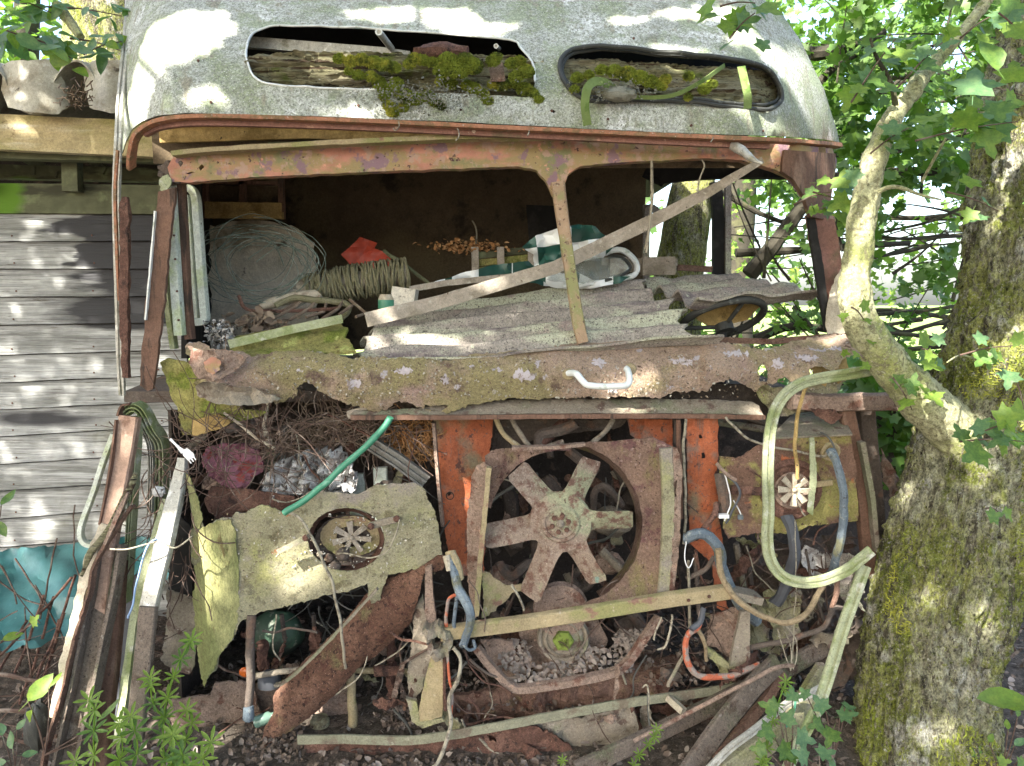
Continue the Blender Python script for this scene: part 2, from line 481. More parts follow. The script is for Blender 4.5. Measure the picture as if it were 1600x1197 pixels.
m_rust = mat('rust', RUST, [((.20, .11, .08), 12, .5, .62), ((.05, .03, .025), 25, .55, .65), ((.28, .16, .11), 140, .6, .68)], rough=.95, bump=(120, 1.0), fine=(350, .25))
m_rustred = mat('rust_red', (.165, .098, .070), [((.23, .14, .10), 9, .5, .62), ((.10, .042, .03), 18, .54, .66), ((.19, .16, .07), 6, .62, .74), ((.36, .22, .16), 160, .6, .68)], rough=.95, bump=(110, .9), fine=(350, .22))
m_rustpink = mat('rust_pink', (.275, .20, .155), [((.17, .09, .065), 16, .54, .64), ((.40, .27, .20), 30, .58, .66), ((.07, .04, .03), 110, .62, .68)], rough=.95, bump=(130, .9), fine=(350, .22))
m_dust = mat('dusty_steel', (.25, .215, .165), [((.20, .20, .13), 5, .5, .62), ((.13, .09, .07), 17, .56, .66), ((.33, .29, .24), 60, .60, .68), ((.07, .05, .04), 140, .63, .68)], rough=.95, bump=(140, .6), fine=(450, .16))
m_bar = mat('bar_algae', (.32, .26, .15), [((.25, .24, .10), 8, .5, .62), ((.24, .14, .10), 14, .58, .66), ((.42, .36, .26), 50, .62, .70)], rough=.9, bump=(120, .4), fine=(500, .15))
m_flange = mat('flange_grey', (.23, .225, .155), [((.17, .14, .10), 12, .54, .64), ((.30, .29, .21), 40, .6, .68)], rough=.95, bump=(140, .5), fine=(450, .15))
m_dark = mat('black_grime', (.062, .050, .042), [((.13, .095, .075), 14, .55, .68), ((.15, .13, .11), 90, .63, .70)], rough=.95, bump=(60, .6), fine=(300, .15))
m_grime = mat('engine_grime', (.115, .092, .076), [((.17, .105, .075), 12, .54, .66), ((.19, .17, .14), 60, .60, .70)], rough=.9, bump=(60, .7), fine=(300, .15))
m_alu = mat('dull_aluminium', (.42, .41, .36), [((.22, .21, .15), 16, .56, .68), ((.62, .62, .58), 24, .58, .66), ((.10, .09, .06), 120, .64, .69)], rough=.5, metal=.25, bump=(90, .3), fine=(300, .15))
m_aluw = mat('white_painted_frame', (.52, .56, .49), [((.42, .48, .30), 10, .48, .62), ((.20, .20, .16), 40, .64, .70)], rough=.65, bump=(80, .2), fine=(300, .15))
m_trim = mat('algae_trim', (.32, .345, .21), [((.22, .26, .11), 9, .48, .60), ((.46, .46, .38), 14, .56, .66), ((.10, .10, .07), 120, .63, .69)], rough=.8, bump=(140, .4), fine=(500, .15))
m_bronze = mat('bronze_frame', (.38, .255, .19), [((.22, .13, .09), 14, .56, .66), ((.50, .38, .30), 10, .6, .7)], rough=.55, metal=.3, bump=(60, .2), fine=(300, .15))
m_rubber = mat('black_rubber', (.045, .047, .042), [((.14, .15, .13), 40, .58, .70)], rough=.6, bump=(120, .3))
m_hose = mat('blue_grey_hose', (.115, .145, .17), [((.24, .26, .25), 40, .56, .66), ((.13, .13, .08), 10, .52, .64), ((.06, .065, .07), 90, .58, .64)], rough=.7, bump=(90, .2), fine=(300, .15))
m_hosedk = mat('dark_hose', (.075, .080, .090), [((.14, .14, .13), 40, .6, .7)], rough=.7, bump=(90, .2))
m_hosebr = mat('brown_cable', (.26, .20, .12), [((.16, .12, .07), 40, .55, .65)], rough=.8, bump=(120, .3), fine=(300, .15))
m_orcable = mat('orange_cable', (.44, .12, .06), [((.26, .21, .18), 25, .50, .56)], rough=.65, bump=(90, .2), fine=(300, .15))
m_wire = mat('pale_wire', (.30, .27, .20), [((.14, .12, .09), 60, .5, .6)], rough=.6, bump=None)
m_wired = mat('dark_wire', (.09, .09, .08), (), rough=.6, bump=None)
m_wiregr = mat('green_wire', (.12, .16, .13), [((.22, .24, .20), 50, .5, .6)], rough=.5, bump=None)
m_greenpipe = mat('green_hose', (.05, .22, .13), [((.12, .33, .22), 30, .55, .65), ((.30, .33, .26), 90, .66, .72)], rough=.45, bump=(60, .1), spec=.5)
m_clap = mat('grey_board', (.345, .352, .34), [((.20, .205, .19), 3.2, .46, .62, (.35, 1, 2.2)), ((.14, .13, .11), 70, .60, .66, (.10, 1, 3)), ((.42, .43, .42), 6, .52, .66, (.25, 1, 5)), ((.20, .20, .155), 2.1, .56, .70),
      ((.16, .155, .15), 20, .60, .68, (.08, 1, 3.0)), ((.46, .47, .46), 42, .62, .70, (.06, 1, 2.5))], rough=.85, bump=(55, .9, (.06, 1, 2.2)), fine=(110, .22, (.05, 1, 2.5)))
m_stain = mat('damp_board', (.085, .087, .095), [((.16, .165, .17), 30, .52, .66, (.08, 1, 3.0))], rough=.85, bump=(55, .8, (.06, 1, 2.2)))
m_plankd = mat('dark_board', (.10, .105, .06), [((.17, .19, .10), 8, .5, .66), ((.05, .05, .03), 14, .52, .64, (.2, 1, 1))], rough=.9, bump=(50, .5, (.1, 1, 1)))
m_fascia = mat('fascia_wood', (.44, .36, .20), [((.30, .27, .11), 5, .5, .66, (.4, 1, 1.2)), ((.55, .50, .36), 6, .54, .66, (.2, 1, 2)), ((.16, .10, .06), 13, .66, .72)], rough=.85, bump=(40, .5, (.08, 1, 1.5)), fine=(300, .15))
m_asbw = mat('pale_sheet', (.40, .38, .31), [((.25, .22, .16), 6, .50, .64), ((.52, .50, .44), 9, .56, .68), ((.10, .08, .06), 18, .64, .70)], rough=.9, bump=(90, .4), fine=(300, .12))
m_asb = mat('corrugated_cement', (.33, .295, .255), [((.46, .47, .35), 5, .46, .60, (.5, 1, 2)), ((.17, .14, .145), 6, .54, .66, (.4, 1, 3)), ((.33, .27, .24), 9, .58, .68), ((.44, .45, .34), 50, .60, .68), ((.17,.155,.14), 160, .55, .62),
      ((.10, .09, .08), 110, .60, .66)], rough=.95, bump=(140, .7), fine=(420, .2))
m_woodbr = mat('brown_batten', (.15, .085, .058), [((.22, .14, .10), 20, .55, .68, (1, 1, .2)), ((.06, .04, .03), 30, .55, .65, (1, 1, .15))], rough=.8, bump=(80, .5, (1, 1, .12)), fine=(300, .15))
m_woodrot = mat('rotten_wood', (.25, .235, .135), [((.33, .30, .20), 8, .5, .62, (.3, 1, 2)), ((.09, .06, .035), 30, .54, .60, (.1, 1, 2)), ((.16, .19, .05), 7, .56, .66), ((.05, .04, .025), 60, .60, .64, (.15, 1, 1.5))], rough=.95, bump=(60, 1.0, (.10, 1, 2)), bd=.03, fine=(140, .3, (.08, 1, 2)))
m_woodmoss = mat('mossy_board', (.27, .25, .085), [((.16, .19, .035), 12, .48, .62), ((.40, .42, .14), 16, .56, .66), ((.13, .08, .03), 9, .60, .70)], rough=.95, bump=(70, .9), fine=(220, .22))
m_woodgr = mat('pale_plank', (.33, .29, .235), [((.24, .21, .16), 10, .5, .64), ((.42, .39, .32), 30, .58, .68), ((.12, .09, .06), 60, .64, .70)], rough=.9, bump=(70, .5), fine=(250, .12))
m_woodyel = mat('yellow_timber', (.40, .28, .11), [((.25, .17, .06), 14, .5, .64), ((.07, .05, .03), 40, .64, .68)], rough=.9, bump=(60, .5), fine=(300, .15))
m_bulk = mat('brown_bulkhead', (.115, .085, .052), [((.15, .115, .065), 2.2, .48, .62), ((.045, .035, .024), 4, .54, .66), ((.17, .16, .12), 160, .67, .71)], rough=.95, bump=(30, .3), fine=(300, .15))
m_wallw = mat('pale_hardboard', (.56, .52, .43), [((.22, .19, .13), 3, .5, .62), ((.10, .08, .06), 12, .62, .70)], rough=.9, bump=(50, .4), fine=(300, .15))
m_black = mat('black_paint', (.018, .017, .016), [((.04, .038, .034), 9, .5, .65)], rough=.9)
m_pillar = mat('brown_pillar', (.23, .115, .085), [((.14, .10, .06), 5, .52, .64), ((.55, .42, .32), 11, .655, .675), ((.36, .20, .14), 20, .6, .68)], rough=.75, bump=(60, .4), fine=(300, .15))
m_bark = mat('mossy_bark', (.38, .375, .25), [((.29, .305, .09), 3.5, .38, .56), ((.19, .22, .04), 6, .50, .58), ((.48, .47, .40), 7, .55, .66), ((.10, .09, .06), 22, .55, .62, (1, 1, .16)), ((.25, .23, .16), 55, .52, .62, (1, 1, .45)), ((.11, .095, .065), 80, .58, .65, (1, 1, .35)),
      ((.40, .39, .30), 120, .57, .63), ((.24, .255, .08), 90, .56, .64), ((.56, .55, .50), 30, .66, .70), ((.20, .23, .035), 4, .63, .70)], rough=.95, bump=(70, 1.0, (1, 1, .5)), bd=.05, fine=(170, .42, (1, 1, .6)))
m_bark2 = mat('smooth_bark', (.34, .335, .20), [((.26, .28, .10), 5, .44, .64), ((.19, .18, .10), 60, .50, .60), ((.12, .14, .04), 11, .60, .70), ((.38, .37, .26), 130, .58, .66), ((.12, .11, .06), 46, .60, .70)], rough=.9, bump=(90, .7), fine=(300, .22))
m_barkd = mat('dark_bark', (.040, .036, .026), [((.07, .07, .035), 8, .5, .64)], rough=.95, bump=(60, .6))
m_twig = mat('dry_twig', (.085, .055, .042), [((.20, .16, .13), 20, .5, .65)], rough=.9, bump=None)
m_leafA = mat('leaf_green', (.070, .138, .024), [((.12, .20, .035), 6, .45, .65)], rough=.5, bump=None, trans=.34, spec=.5)
m_leafB = mat('leaf_bluegreen', (.085, .165, .070), [((.13, .22, .09), 6, .45, .65)], rough=.45, bump=None, trans=.35, spec=.5)
m_leafC = mat('leaf_light', (.15, .235, .042), [((.21, .29, .05), 6, .45, .65)], rough=.5, bump=None, trans=.5, spec=.4)
m_leafD = mat('leaf_deep', (.045, .095, .020), [((.075, .13, .03), 6, .45, .65)], rough=.55, bump=None, trans=.35)
m_canopy = mat('canopy_leaf', (.10, .16, .045), (), rough=.6, bump=None, trans=.30, var=0)
m_litter = mat('dead_leaf', (.115, .085, .065), [((.20, .165, .14), 25, .5, .6), ((.09, .065, .05), 18, .55, .65)], rough=.9, bump=None)
m_litterw = mat('bleached_leaf', (.27, .23, .195), [((.24, .19, .16), 25, .5, .6)], rough=.9, bump=None)
m_moss = mat('moss', (.13, .17, .022), [((.27, .28, .035), 16, .5, .62), ((.045, .06, .012), 30, .5, .65), ((.16, .10, .05), 10, .66, .74)], rough=1.0, bump=(220, 1.0), fine=(300, .35))
m_mossf = mat('moss_fronds', (.17, .215, .028), [((.34, .34, .05), 12, .5, .62), ((.06, .08, .016), 20, .5, .65)], rough=1.0, bump=None)
m_mossg = mat('dead_moss', (.27, .27, .22), [((.15, .15, .09), 20, .5, .65)], rough=1.0, bump=(200, 1.0))
m_ground = mat('forest_floor', (.085, .070, .055), [((.17, .13, .10), 14, .5, .64), ((.055, .042, .032), 30, .5, .62), ((.28, .235, .19), 90, .60, .68)], rough=.97, bump=(50, 1.0), fine=(160, .25))
m_field = mat('field_grass', (.19, .27, .07), [((.26, .32, .10), .6, .45, .6), ((.12, .20, .05), 2.5, .5, .65)], rough=.95, bump=None)
m_tarp = mat('teal_tarpaulin', (.035, .14, .14), [((.06, .19, .185), 3.5, .48, .62), ((.022, .13, .12), 5, .52, .66), ((.16, .27, .25), 60, .66, .72)], rough=.42, bump=(6, .5), spec=.55)
m_white = mat('white_enamel', (.66, .69, .66), [((.40, .44, .36), 20, .55, .66), ((.16, .14, .11), 60, .66, .70)], rough=.4, bump=(60, .2), spec=.5)
m_plastic = mat('white_plastic', (.75, .75, .74), (), rough=.35, bump=None)
m_redpl = mat('red_plastic', (.42, .065, .035), [((.32, .05, .03), 8, .5, .62), ((.09, .05, .03), 60, .66, .70)], rough=.5, bump=None)
m_rope = mat('straw_rope', (.27, .25, .15), [((.20, .19, .10), 60, .5, .6), ((.44, .42, .30), 90, .6, .68)], rough=.95, bump=(300, .8))
m_card = mat('cardboard', (.42, .37, .28), [((.28, .22, .16), 14, .54, .66)], rough=.9, bump=(60, .3), fine=(300, .15))
m_purple = mat('purple_cloth', (.25, .11, .14), [((.30, .07, .06), 14, .56, .60), ((.10, .045, .05), 22, .54, .64)], rough=.95, bump=(60, .8))
m_wool = mat('white_insulation', (.62, .61, .59), [((.36, .33, .31), 22, .5, .62, (1, 1, .4)), ((.10, .08, .07), 32, .56, .62, (1.8, 1, .5)), ((.70, .70, .69), 40, .6, .7)], rough=.9, bump=(60, 1.0), fine=(200, .2))
m_straw = mat('orange_straw', (.36, .18, .07), [((.50, .30, .14), 30, .5, .6)], rough=.9, bump=None)
m_nest = mat('grey_straw', (.17, .125, .09), [((.28, .22, .16), 25, .5, .6)], rough=.9, bump=None)
m_clear = mat('clear_plastic', (.62, .70, .66), (), rough=.12, bump=(14, .6), spec=.8, alpha=.22, var=0)
m_nut = mat('mossy_nut', (.21, .28, .055), [((.13, .15, .04), 40, .5, .6)], rough=.95, bump=(120, .8))
m_lens = mat('amber_glass', (.55, .12, .02), (), rough=.15, bump=None, spec=.6)
m_mesh = mat('grey_slat', (.19, .185, .165), [((.12, .11, .09), 9, .5, .62), ((.36, .35, .31), 90, .66, .70)], rough=.8, bump=(80, .4), fine=(300, .15))
m_charred = mat('shredded_paper', (.46, .45, .43), [((.07, .065, .06), 50, .50, .56)], rough=.9, bump=(80, .6))

m_arm = mat('arm_rust', (.135, .070, .046), [((.17, .15, .07), 5, .56, .68), ((.19, .105, .07), 9, .5, .62), ((.09, .04, .028), 18, .54, .66), ((.055, .03, .022), 70, .56, .62), ((.36, .22, .16), 160, .6, .68)], rough=.95, bump=(110, 1.0), fine=(350, .25))

m_dustdk = mat('brown_dusty_steel', (.155, .125, .10), [((.12, .12, .075), 5, .5, .62), ((.085, .06, .045), 17, .56, .66), ((.23, .20, .17), 60, .60, .68), ((.05, .035, .03), 110, .60, .66)], rough=.95, bump=(140, .7), fine=(350, .2))
m_yg = mat('yellow_green_skin', (.27, .265, .115), [((.20, .21, .08), 8, .46, .60, (1, 1, .3)), ((.40, .37, .17), 12, .55, .66, (1, 1, .25)), ((.15, .12, .05), 30, .60, .68, (1, 1, .3))], rough=.85, bump=(120, .5, (1, 1, .4)), fine=(400, .2, (1, 1, .4)))
# ------------------------------------------------------------------ ground
def ground_h(x, y):
    h = 0.04 * noise.fractal(Vector((x * .9, y * .9, 3)), .9, 2, 4) + 0.012 * noise.fractal(Vector((x * 7, y * 7, 8)), .9, 2, 3)
    if abs(x) < 1.3 and 2.35 < y < 4: h += .07 * min(1, (y - 2.35) * 3) * (.7 + .6 * noise.noise(Vector((x * 2.5, y * 2.5, 1))))
    if x < -1.2 and 2.1 < y < 4: h += .10 * min(1, (-1.2 - x)) * min(1, (y - 2.1) * 2)
    k = min(1, max(0, (math.hypot(x, y) - 12) / 20)); return h * (1 - k)
xs = sorted(set([round(v, 3) for v in list(np.arange(-3, 3.01, .05)) + [s * (3 + 1.6 ** i * .25) for i in range(1, 15) for s in (-1, 1)]]))
ys = sorted(set([round(v, 3) for v in list(np.arange(1.2, 5.01, .05)) + [1.2 - 1.7 ** i * .3 for i in range(1, 12)] + [5 + 1.5 ** i * .3 for i in range(1, 16)]]))
V = [(x, y, ground_h(x, y)) for y in ys for x in xs]; nx_ = len(xs)
Fs = [(j * nx_ + i, j * nx_ + i + 1, (j + 1) * nx_ + i + 1, (j + 1) * nx_ + i) for j in range(len(ys) - 1) for i in range(nx_ - 1)]
g = add('ground', mesh_from('ground', V, Fs, 60), m_ground, kind='structure')
V = []; Fs = []
fx = np.linspace(-120, 160, 29); fyy = np.linspace(13, 200, 18)
for y in fyy:
    for x in fx: V.append((x, y, .05 + .25 * noise.noise(Vector((x * .05, y * .05, 0))) ** 2 + max(0, (y - 60)) * .004))
Fs = [(j * 29 + i, j * 29 + i + 1, (j + 1) * 29 + i + 1, (j + 1) * 29 + i) for j in range(17) for i in range(28)]
add('field', mesh_from('field', V, Fs, 60), m_field, kind='structure')

def litter(name, n, xr, yr, size, m, zf=None, rs=NR, kind='dead', lift=.02, keep=None):
    c = np.column_stack([rs.uniform(*xr, n), rs.uniform(*yr, n), np.zeros(n)])
    if keep: c = np.array([p for p in c if keep(p[0], p[1])])
    for p in c: p[2] = (zf or ground_h)(p[0], p[1]) + rs.uniform(.002, lift)
    return add(name, leafcloud(name, c, size, kind, tilt=.55, rs=rs), m, kind='stuff')
litter('leaf_litter', 9000, (-2.6, 2.6), (2.0, 4.2), .024, m_litter)
litter('leaf_litter', 900, (-1.5, 2.2), (2.1, 3.2), .028, m_litterw)

# ------------------------------------------------------------------ wooden shed at the left
shed = thing('wooden_shed', P(60, 860, 3.45), 'weathered grey clapboard shed with corrugated roof edge behind the left of the bus', 'shed')
L0 = [285, 333.5, 377.6, 420, 464, 508, 555, 598, 640, 682.5, 725.5, 767, 811, 855, 897, 940, 984, 1030]
L1 = [288, 335, 376, 420, 463, 504, 547, 586, 627, 665.5, 708, 750, 790, 834, 872, 912, 952, 996]
XA, XB = -620, 292
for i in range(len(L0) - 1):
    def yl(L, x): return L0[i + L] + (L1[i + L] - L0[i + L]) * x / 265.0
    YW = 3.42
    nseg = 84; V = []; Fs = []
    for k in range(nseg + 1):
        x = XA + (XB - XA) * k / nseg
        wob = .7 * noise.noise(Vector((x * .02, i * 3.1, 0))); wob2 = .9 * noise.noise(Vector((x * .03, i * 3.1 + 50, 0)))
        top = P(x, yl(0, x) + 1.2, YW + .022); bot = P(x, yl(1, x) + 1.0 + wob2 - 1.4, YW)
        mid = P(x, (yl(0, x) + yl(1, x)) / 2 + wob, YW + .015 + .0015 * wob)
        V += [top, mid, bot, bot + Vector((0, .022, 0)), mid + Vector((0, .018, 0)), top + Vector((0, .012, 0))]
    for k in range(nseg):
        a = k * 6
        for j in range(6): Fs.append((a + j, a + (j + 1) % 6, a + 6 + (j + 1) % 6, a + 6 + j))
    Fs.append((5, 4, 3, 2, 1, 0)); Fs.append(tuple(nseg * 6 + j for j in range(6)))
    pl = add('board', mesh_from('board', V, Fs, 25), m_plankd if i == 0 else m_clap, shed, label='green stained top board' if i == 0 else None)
    if i in (1, 2, 3, 4, 5):   # damp stain soaked into the board: its own patch of wood surface
        pass
nail = mesh_from('nail', *lathe([(0, 0), (.0045, 0), (.0035, .002), (0, .002)], 7, Matrix.Identity(4))); nail.materials.append(m_rust)
for i in range(1, len(L0) - 3):
    for xx in (22, 148, 252):
        if R.random() < .8: inst('nail', nail, shed, face_cam(xx + R.uniform(-5, 5), L0[i + 1] + (L1[i + 1] - L0[i + 1]) * xx / 265 - 9, 3.424))
# backing wall, top rail, rafters, fascia
def pboard(name, pts, w, t, m, parent, **k):
    return add(name, sweep(pts, w, t, k.pop('prof', 'flat'), sm=k.pop('sm', 0), seg=k.pop('seg', 20), rough=k.pop('rough', .6), seed=R.random() * 50, roll=k.pop('roll', 0)), m, parent, **k)
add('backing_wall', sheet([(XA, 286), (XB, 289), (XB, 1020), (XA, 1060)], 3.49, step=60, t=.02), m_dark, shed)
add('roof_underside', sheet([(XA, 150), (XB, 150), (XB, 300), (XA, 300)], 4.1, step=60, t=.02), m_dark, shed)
pboard('fascia', [(-620, 178, 3.22), (300, 222, 3.22)], 52, .05, m_fascia, shed)
pboard('rail', [(-620, 226, 3.30), (300, 248, 3.30)], 16, .06, m_plankd, shed)
for x0, x1, w in ((112, 114, 24), (-30, -30, 20), (270, 270, 22)):
    pboard('post', [(x0, 232, 3.40), (x1, 300, 3.40)], w, .05, m_plankd, shed)
for a, b in (((20, 238), (95, 275)), ((130, 240), (170, 270)), ((-60, 262), (60, 268))):
    pboard('rafter', [(a[0], a[1], 3.8), (b[0], b[1], 3.6)], 12, .04, m_plankd, shed)
pboard('wall_plate', [(-140, 266, 3.62), (290, 276, 3.62)], 20, .06, m_plankd, shed)
# the big waves of the cement roof sheet, seen from below its edge
def wave_sheet(x0, x1, yb, yt, Y, seed):
    V = []; n = 150; t = .007
    for row, (Yr, dz) in enumerate(((Y, 0), (Y + .18, .03), (Y + .9, .16), (Y + 2.2, .42))):
        for k in range(n + 1):
            u = k / n; x = x0 + (x1 - x0) * u
            ph = (x + 25) / 142.0 * 2 * math.pi
            w = math.cos(ph); w = math.copysign(abs(w) ** .75, w)
            y = (yb + yt) / 2 - w * (yb - yt) / 2
            p = P(x, y, Y); rag = .02 * noise.noise(Vector((x * .06, seed, 0))) if row == 0 else 0
            V.append(Vector((p.x, Yr + rag, p.z + dz)))
    m = n + 1; Fs = []
    for r in range(3):
        for k in range(n): Fs.append((r * m + k, r * m + k + 1, (r + 1) * m + k + 1, (r + 1) * m + k))
    N = len(V); V2 = [v + Vector((0, 0, t)) for v in V]
    Fs2 = [tuple(N + i for i in reversed(f)) for f in Fs] + [(k + 1, k, N + k, N + k + 1) for k in range(n)]
    return mesh_from('m', V + V2, Fs + Fs2, 50)
add('roof_sheet', wave_sheet(-620, 300, 178, 96, 3.12, 1), m_asbw, shed)
# a second lap: hanging front faces of the waves
for cx, dx in ((52, 50), (172, 40), (-88, 46)):
    o = [(cx - dx, 104), (cx - dx * .7, 95), (cx + dx * .6, 93), (cx + dx * .95, 128), (cx + dx * 1.15, 165), (cx + dx * .8, 178), (cx, 176), (cx - dx * .8, 168), (cx - dx * 1.0, 140)]
    add('roof_tile', sheet(o, lambda x, y, cx=cx, dx=dx: 3.07 + .05 * ((x - cx) / dx) ** 2 + .0006 * (178 - y), step=14, jag=(6, 2), t=.007), m_asbw, shed, label='pale wavy end of the cement roof sheet')
twl = []
for i in range(60):
    x = R.gauss(118, 12); y = R.gauss(148, 12); a = R.uniform(0, 6.3); l = R.uniform(6, 16)
    twl.append(tube([(x, y, 3.02), (x + l * math.cos(a), y + l * math.sin(a), 3.05)], .9, 4, 0))
nest = add('bird_nest', mesh_from('m', *join(twl)), m_nest, None, 'clump of dry twigs wedged in the trough of the shed roof', 'nest')

# ------------------------------------------------------------------ teal tarpaulin at the foot of the shed
def tarpY(x, y): return 3.10 - .55 * max(0, min(1, (y - 850) / 160.0)) + .03 * noise.noise(Vector((x * .015, y * .02, 0))) * 3
add('tarpaulin', sheet([(-60, 868), (40, 857), (140, 845), (200, 840), (262, 836), (262, 905), (200, 960), (120, 985), (60, 1010), (-60, 1022)], tarpY, step=12, jag=(9, 3), t=.003, bump=(.03, .035)), m_tarp,
    None, 'teal tarpaulin spread at the foot of the grey shed wall', 'tarpaulin')
def stain(m, specs, colour):
    """stains that stay put on the thing: (x, y, z, rx, rz, softness) in world metres"""
    nt = m.node_tree; N = nt.nodes; L = nt.links; b = N['Principled BSDF']
    src = b.inputs['Base Color'].links[0].from_socket
    tc = N.new('ShaderNodeTexCoord'); nz = N.new('ShaderNodeTexNoise'); nz.inputs['Scale'].default_value = 9; nz.inputs['Detail'].default_value = 6
    mp = N.new('ShaderNodeMapping'); mp.inputs['Scale'].default_value = (.35, 1, 2.5); L.new(tc.outputs['Object'], mp.inputs['Vector']); L.new(mp.outputs[0], nz.inputs['Vector'])
    for (c, rx, rz, soft) in specs:
        sub = N.new('ShaderNodeMapping'); sub.inputs['Location'].default_value = (-c.x / rx, 0, -c.z / rz); sub.inputs['Scale'].default_value = (1 / rx, 0, 1 / rz)
        L.new(tc.outputs['Object'], sub.inputs['Vector'])
        ln = N.new('ShaderNodeVectorMath'); ln.operation = 'LENGTH'; L.new(sub.outputs[0], ln.inputs[0])
        ad = N.new('ShaderNodeMath'); ad.operation = 'MULTIPLY_ADD'; L.new(nz.outputs['Fac'], ad.inputs[0]); ad.inputs[1].default_value = 1.6; L.new(ln.outputs['Value'], ad.inputs[2])
        mr = N.new('ShaderNodeMapRange'); mr.inputs['From Min'].default_value = 1.8 + soft; mr.inputs['From Max'].default_value = 1.8
        L.new(ad.outputs[0], mr.inputs['Value'])
        mx = N.new('ShaderNodeMix'); mx.data_type = 'RGBA'; L.new(mr.outputs[0], mx.inputs['Factor']); L.new(src, mx.inputs['A']); mx.inputs['B'].default_value = (*colour, 1); src = mx.outputs['Result']
    L.new(src, b.inputs['Base Color'])
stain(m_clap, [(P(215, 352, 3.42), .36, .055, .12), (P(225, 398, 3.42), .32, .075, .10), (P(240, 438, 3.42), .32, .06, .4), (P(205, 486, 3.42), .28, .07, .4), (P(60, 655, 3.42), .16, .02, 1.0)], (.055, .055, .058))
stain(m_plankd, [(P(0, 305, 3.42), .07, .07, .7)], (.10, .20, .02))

bus = thing('derelict_bus', P(800, 1100, 2.9), 'rotting old bus with smashed rusted front, empty windscreen and open fan', 'bus')
def bp(name, me, m, parent=None, **k): return add(name, me, m, parent or bus, **k)

# ---- roof dome
def roofY(x, y):
    b = 2.40 + .12 * (x - 200) / 1100.0
    t = max(0, (200 - y) / 300.0); v = .62 * t ** 1.9
    s = max(0, min(1.3, (285 - x) / 95.0)); v += .30 * s ** 2.4
    xr = 1120 + .0 * y
    s2 = max(0, (x - xr) / 190.0); v += .55 * s2 ** 2.2
    return b + v
RO = [(206, -130), (198, -60), (197, 0), (193, 60), (189, 120), (187, 170), (186, 215), (188, 236), (192, 240), (197, 222), (206, 203), (222, 190), (246, 181), (290, 177), (380, 178), (480, 181), (580, 185), (680, 189), (800, 195),
      (920, 201), (1040, 207), (1150, 211), (1230, 214), (1290, 218), (1312, 222), (1308, 205), (1300, 180), (1287, 138), (1268, 99), (1250, 61), (1225, 24), (1196, 0), (1150, -40), (1080, -90), (1000, -130)]
W1 = [(385, 88), (387, 68), (396, 52), (414, 43), (440, 40), (520, 42), (600, 46), (700, 53), (797, 63), (812, 72), (826, 88), (833, 106), (836, 128), (828, 150), (806, 151), (760, 148), (690, 146), (640, 143), (560, 139), (480, 136), (424, 132), (404, 124), (391, 110)]
W2c = [(875, 97), (884, 82), (905, 73), (960, 72), (1040, 80), (1110, 88), (1170, 98), (1200, 110), (1218, 132), (1222, 152), (1212, 166), (1190, 170), (1120, 164), (1040, 157), (960, 158), (915, 155), (890, 140), (877, 118)]
W2 = catmull(W2c, 4, True)
roof = bp('roof_shell', sheet(RO, roofY, [catmull(W1, 3, True), W2, [(1008 - 143, 171), (1008 - 140, 174), (1008 - 143, 177), (1008 - 146, 174)]], step=15, jag=(10, .0), hjag=(9, .0), t=.006, bump=(.006, .010), smooth=60), m_roof)
# flat roof behind the dome
V = []; Fs = []
top = [(206, -130), (400, -130), (600, -130), (800, -130), (1000, -130)]
tp = [P(x, y, roofY(x, y)) for x, y in top]
for k, dy in enumerate((0, .6, 1.4, 3.2)):
    for p in tp: V.append(p + Vector((-(.1 if p.x < 0 else 0) * k, dy, .04 * (1 - abs(p.x)))))
for k in range(3):
    for i in range(4): Fs.append((k * 5 + i, k * 5 + i + 1, (k + 1) * 5 + i + 1, (k + 1) * 5 + i))
n = len(V); V += [v - Vector((0, 0, .02)) for v in V]; Fs += [tuple(n + i for i in reversed(f)) for f in Fs]
bp('roof_panel', mesh_from('m', V, Fs), m_roof)
# rim
rimp = [(205, 262, 2.52), (206, 238, 2.47), (212, 215, 2.44), (226, 200, 2.41), (250, 189, 2.40), (300, 183, 2.39), (400, 184, 2.395), (520, 188, 2.405), (660, 194, 2.42), (800, 201, 2.44), (950, 208, 2.46), (1100, 215, 2.475), (1200, 219, 2.53), (1270, 224, 2.70), (1310, 228, 3.02)]
bp('rim', sweep(rimp, 7, .03, 'bevel', sm=5, rough=.5), m_rim, roof)
bp('rim', sweep([(x, y + 8, Y + .03) for x, y, Y in rimp[3:-2]], 12, .02, 'flat', sm=5), m_pillar, roof, label='recessed brown inner rim')
# left flange hanging down as a pale strip, to a pointed end
bp('side_flange', sweep([(203, -20, 2.98), (198, 60, 2.80), (189, 150, 2.64), (185, 215, 2.55), (182, 300, 2.53), (183, 380, 2.52), (186, 480, 2.52), (188, 560, 2.52), (191, 618, 2.52, .8)], 12, .012, 'trim', sm=5, rough=.6), m_alu, roof)
bp('side_flange', sweep([(184, 235, 2.50), (180, 300, 2.495), (183, 400, 2.49), (186, 470, 2.49, .4)], 4, .010, 'flat', sm=5, rough=.4), m_rim, roof, label='orange rusted edge of hanging strip')
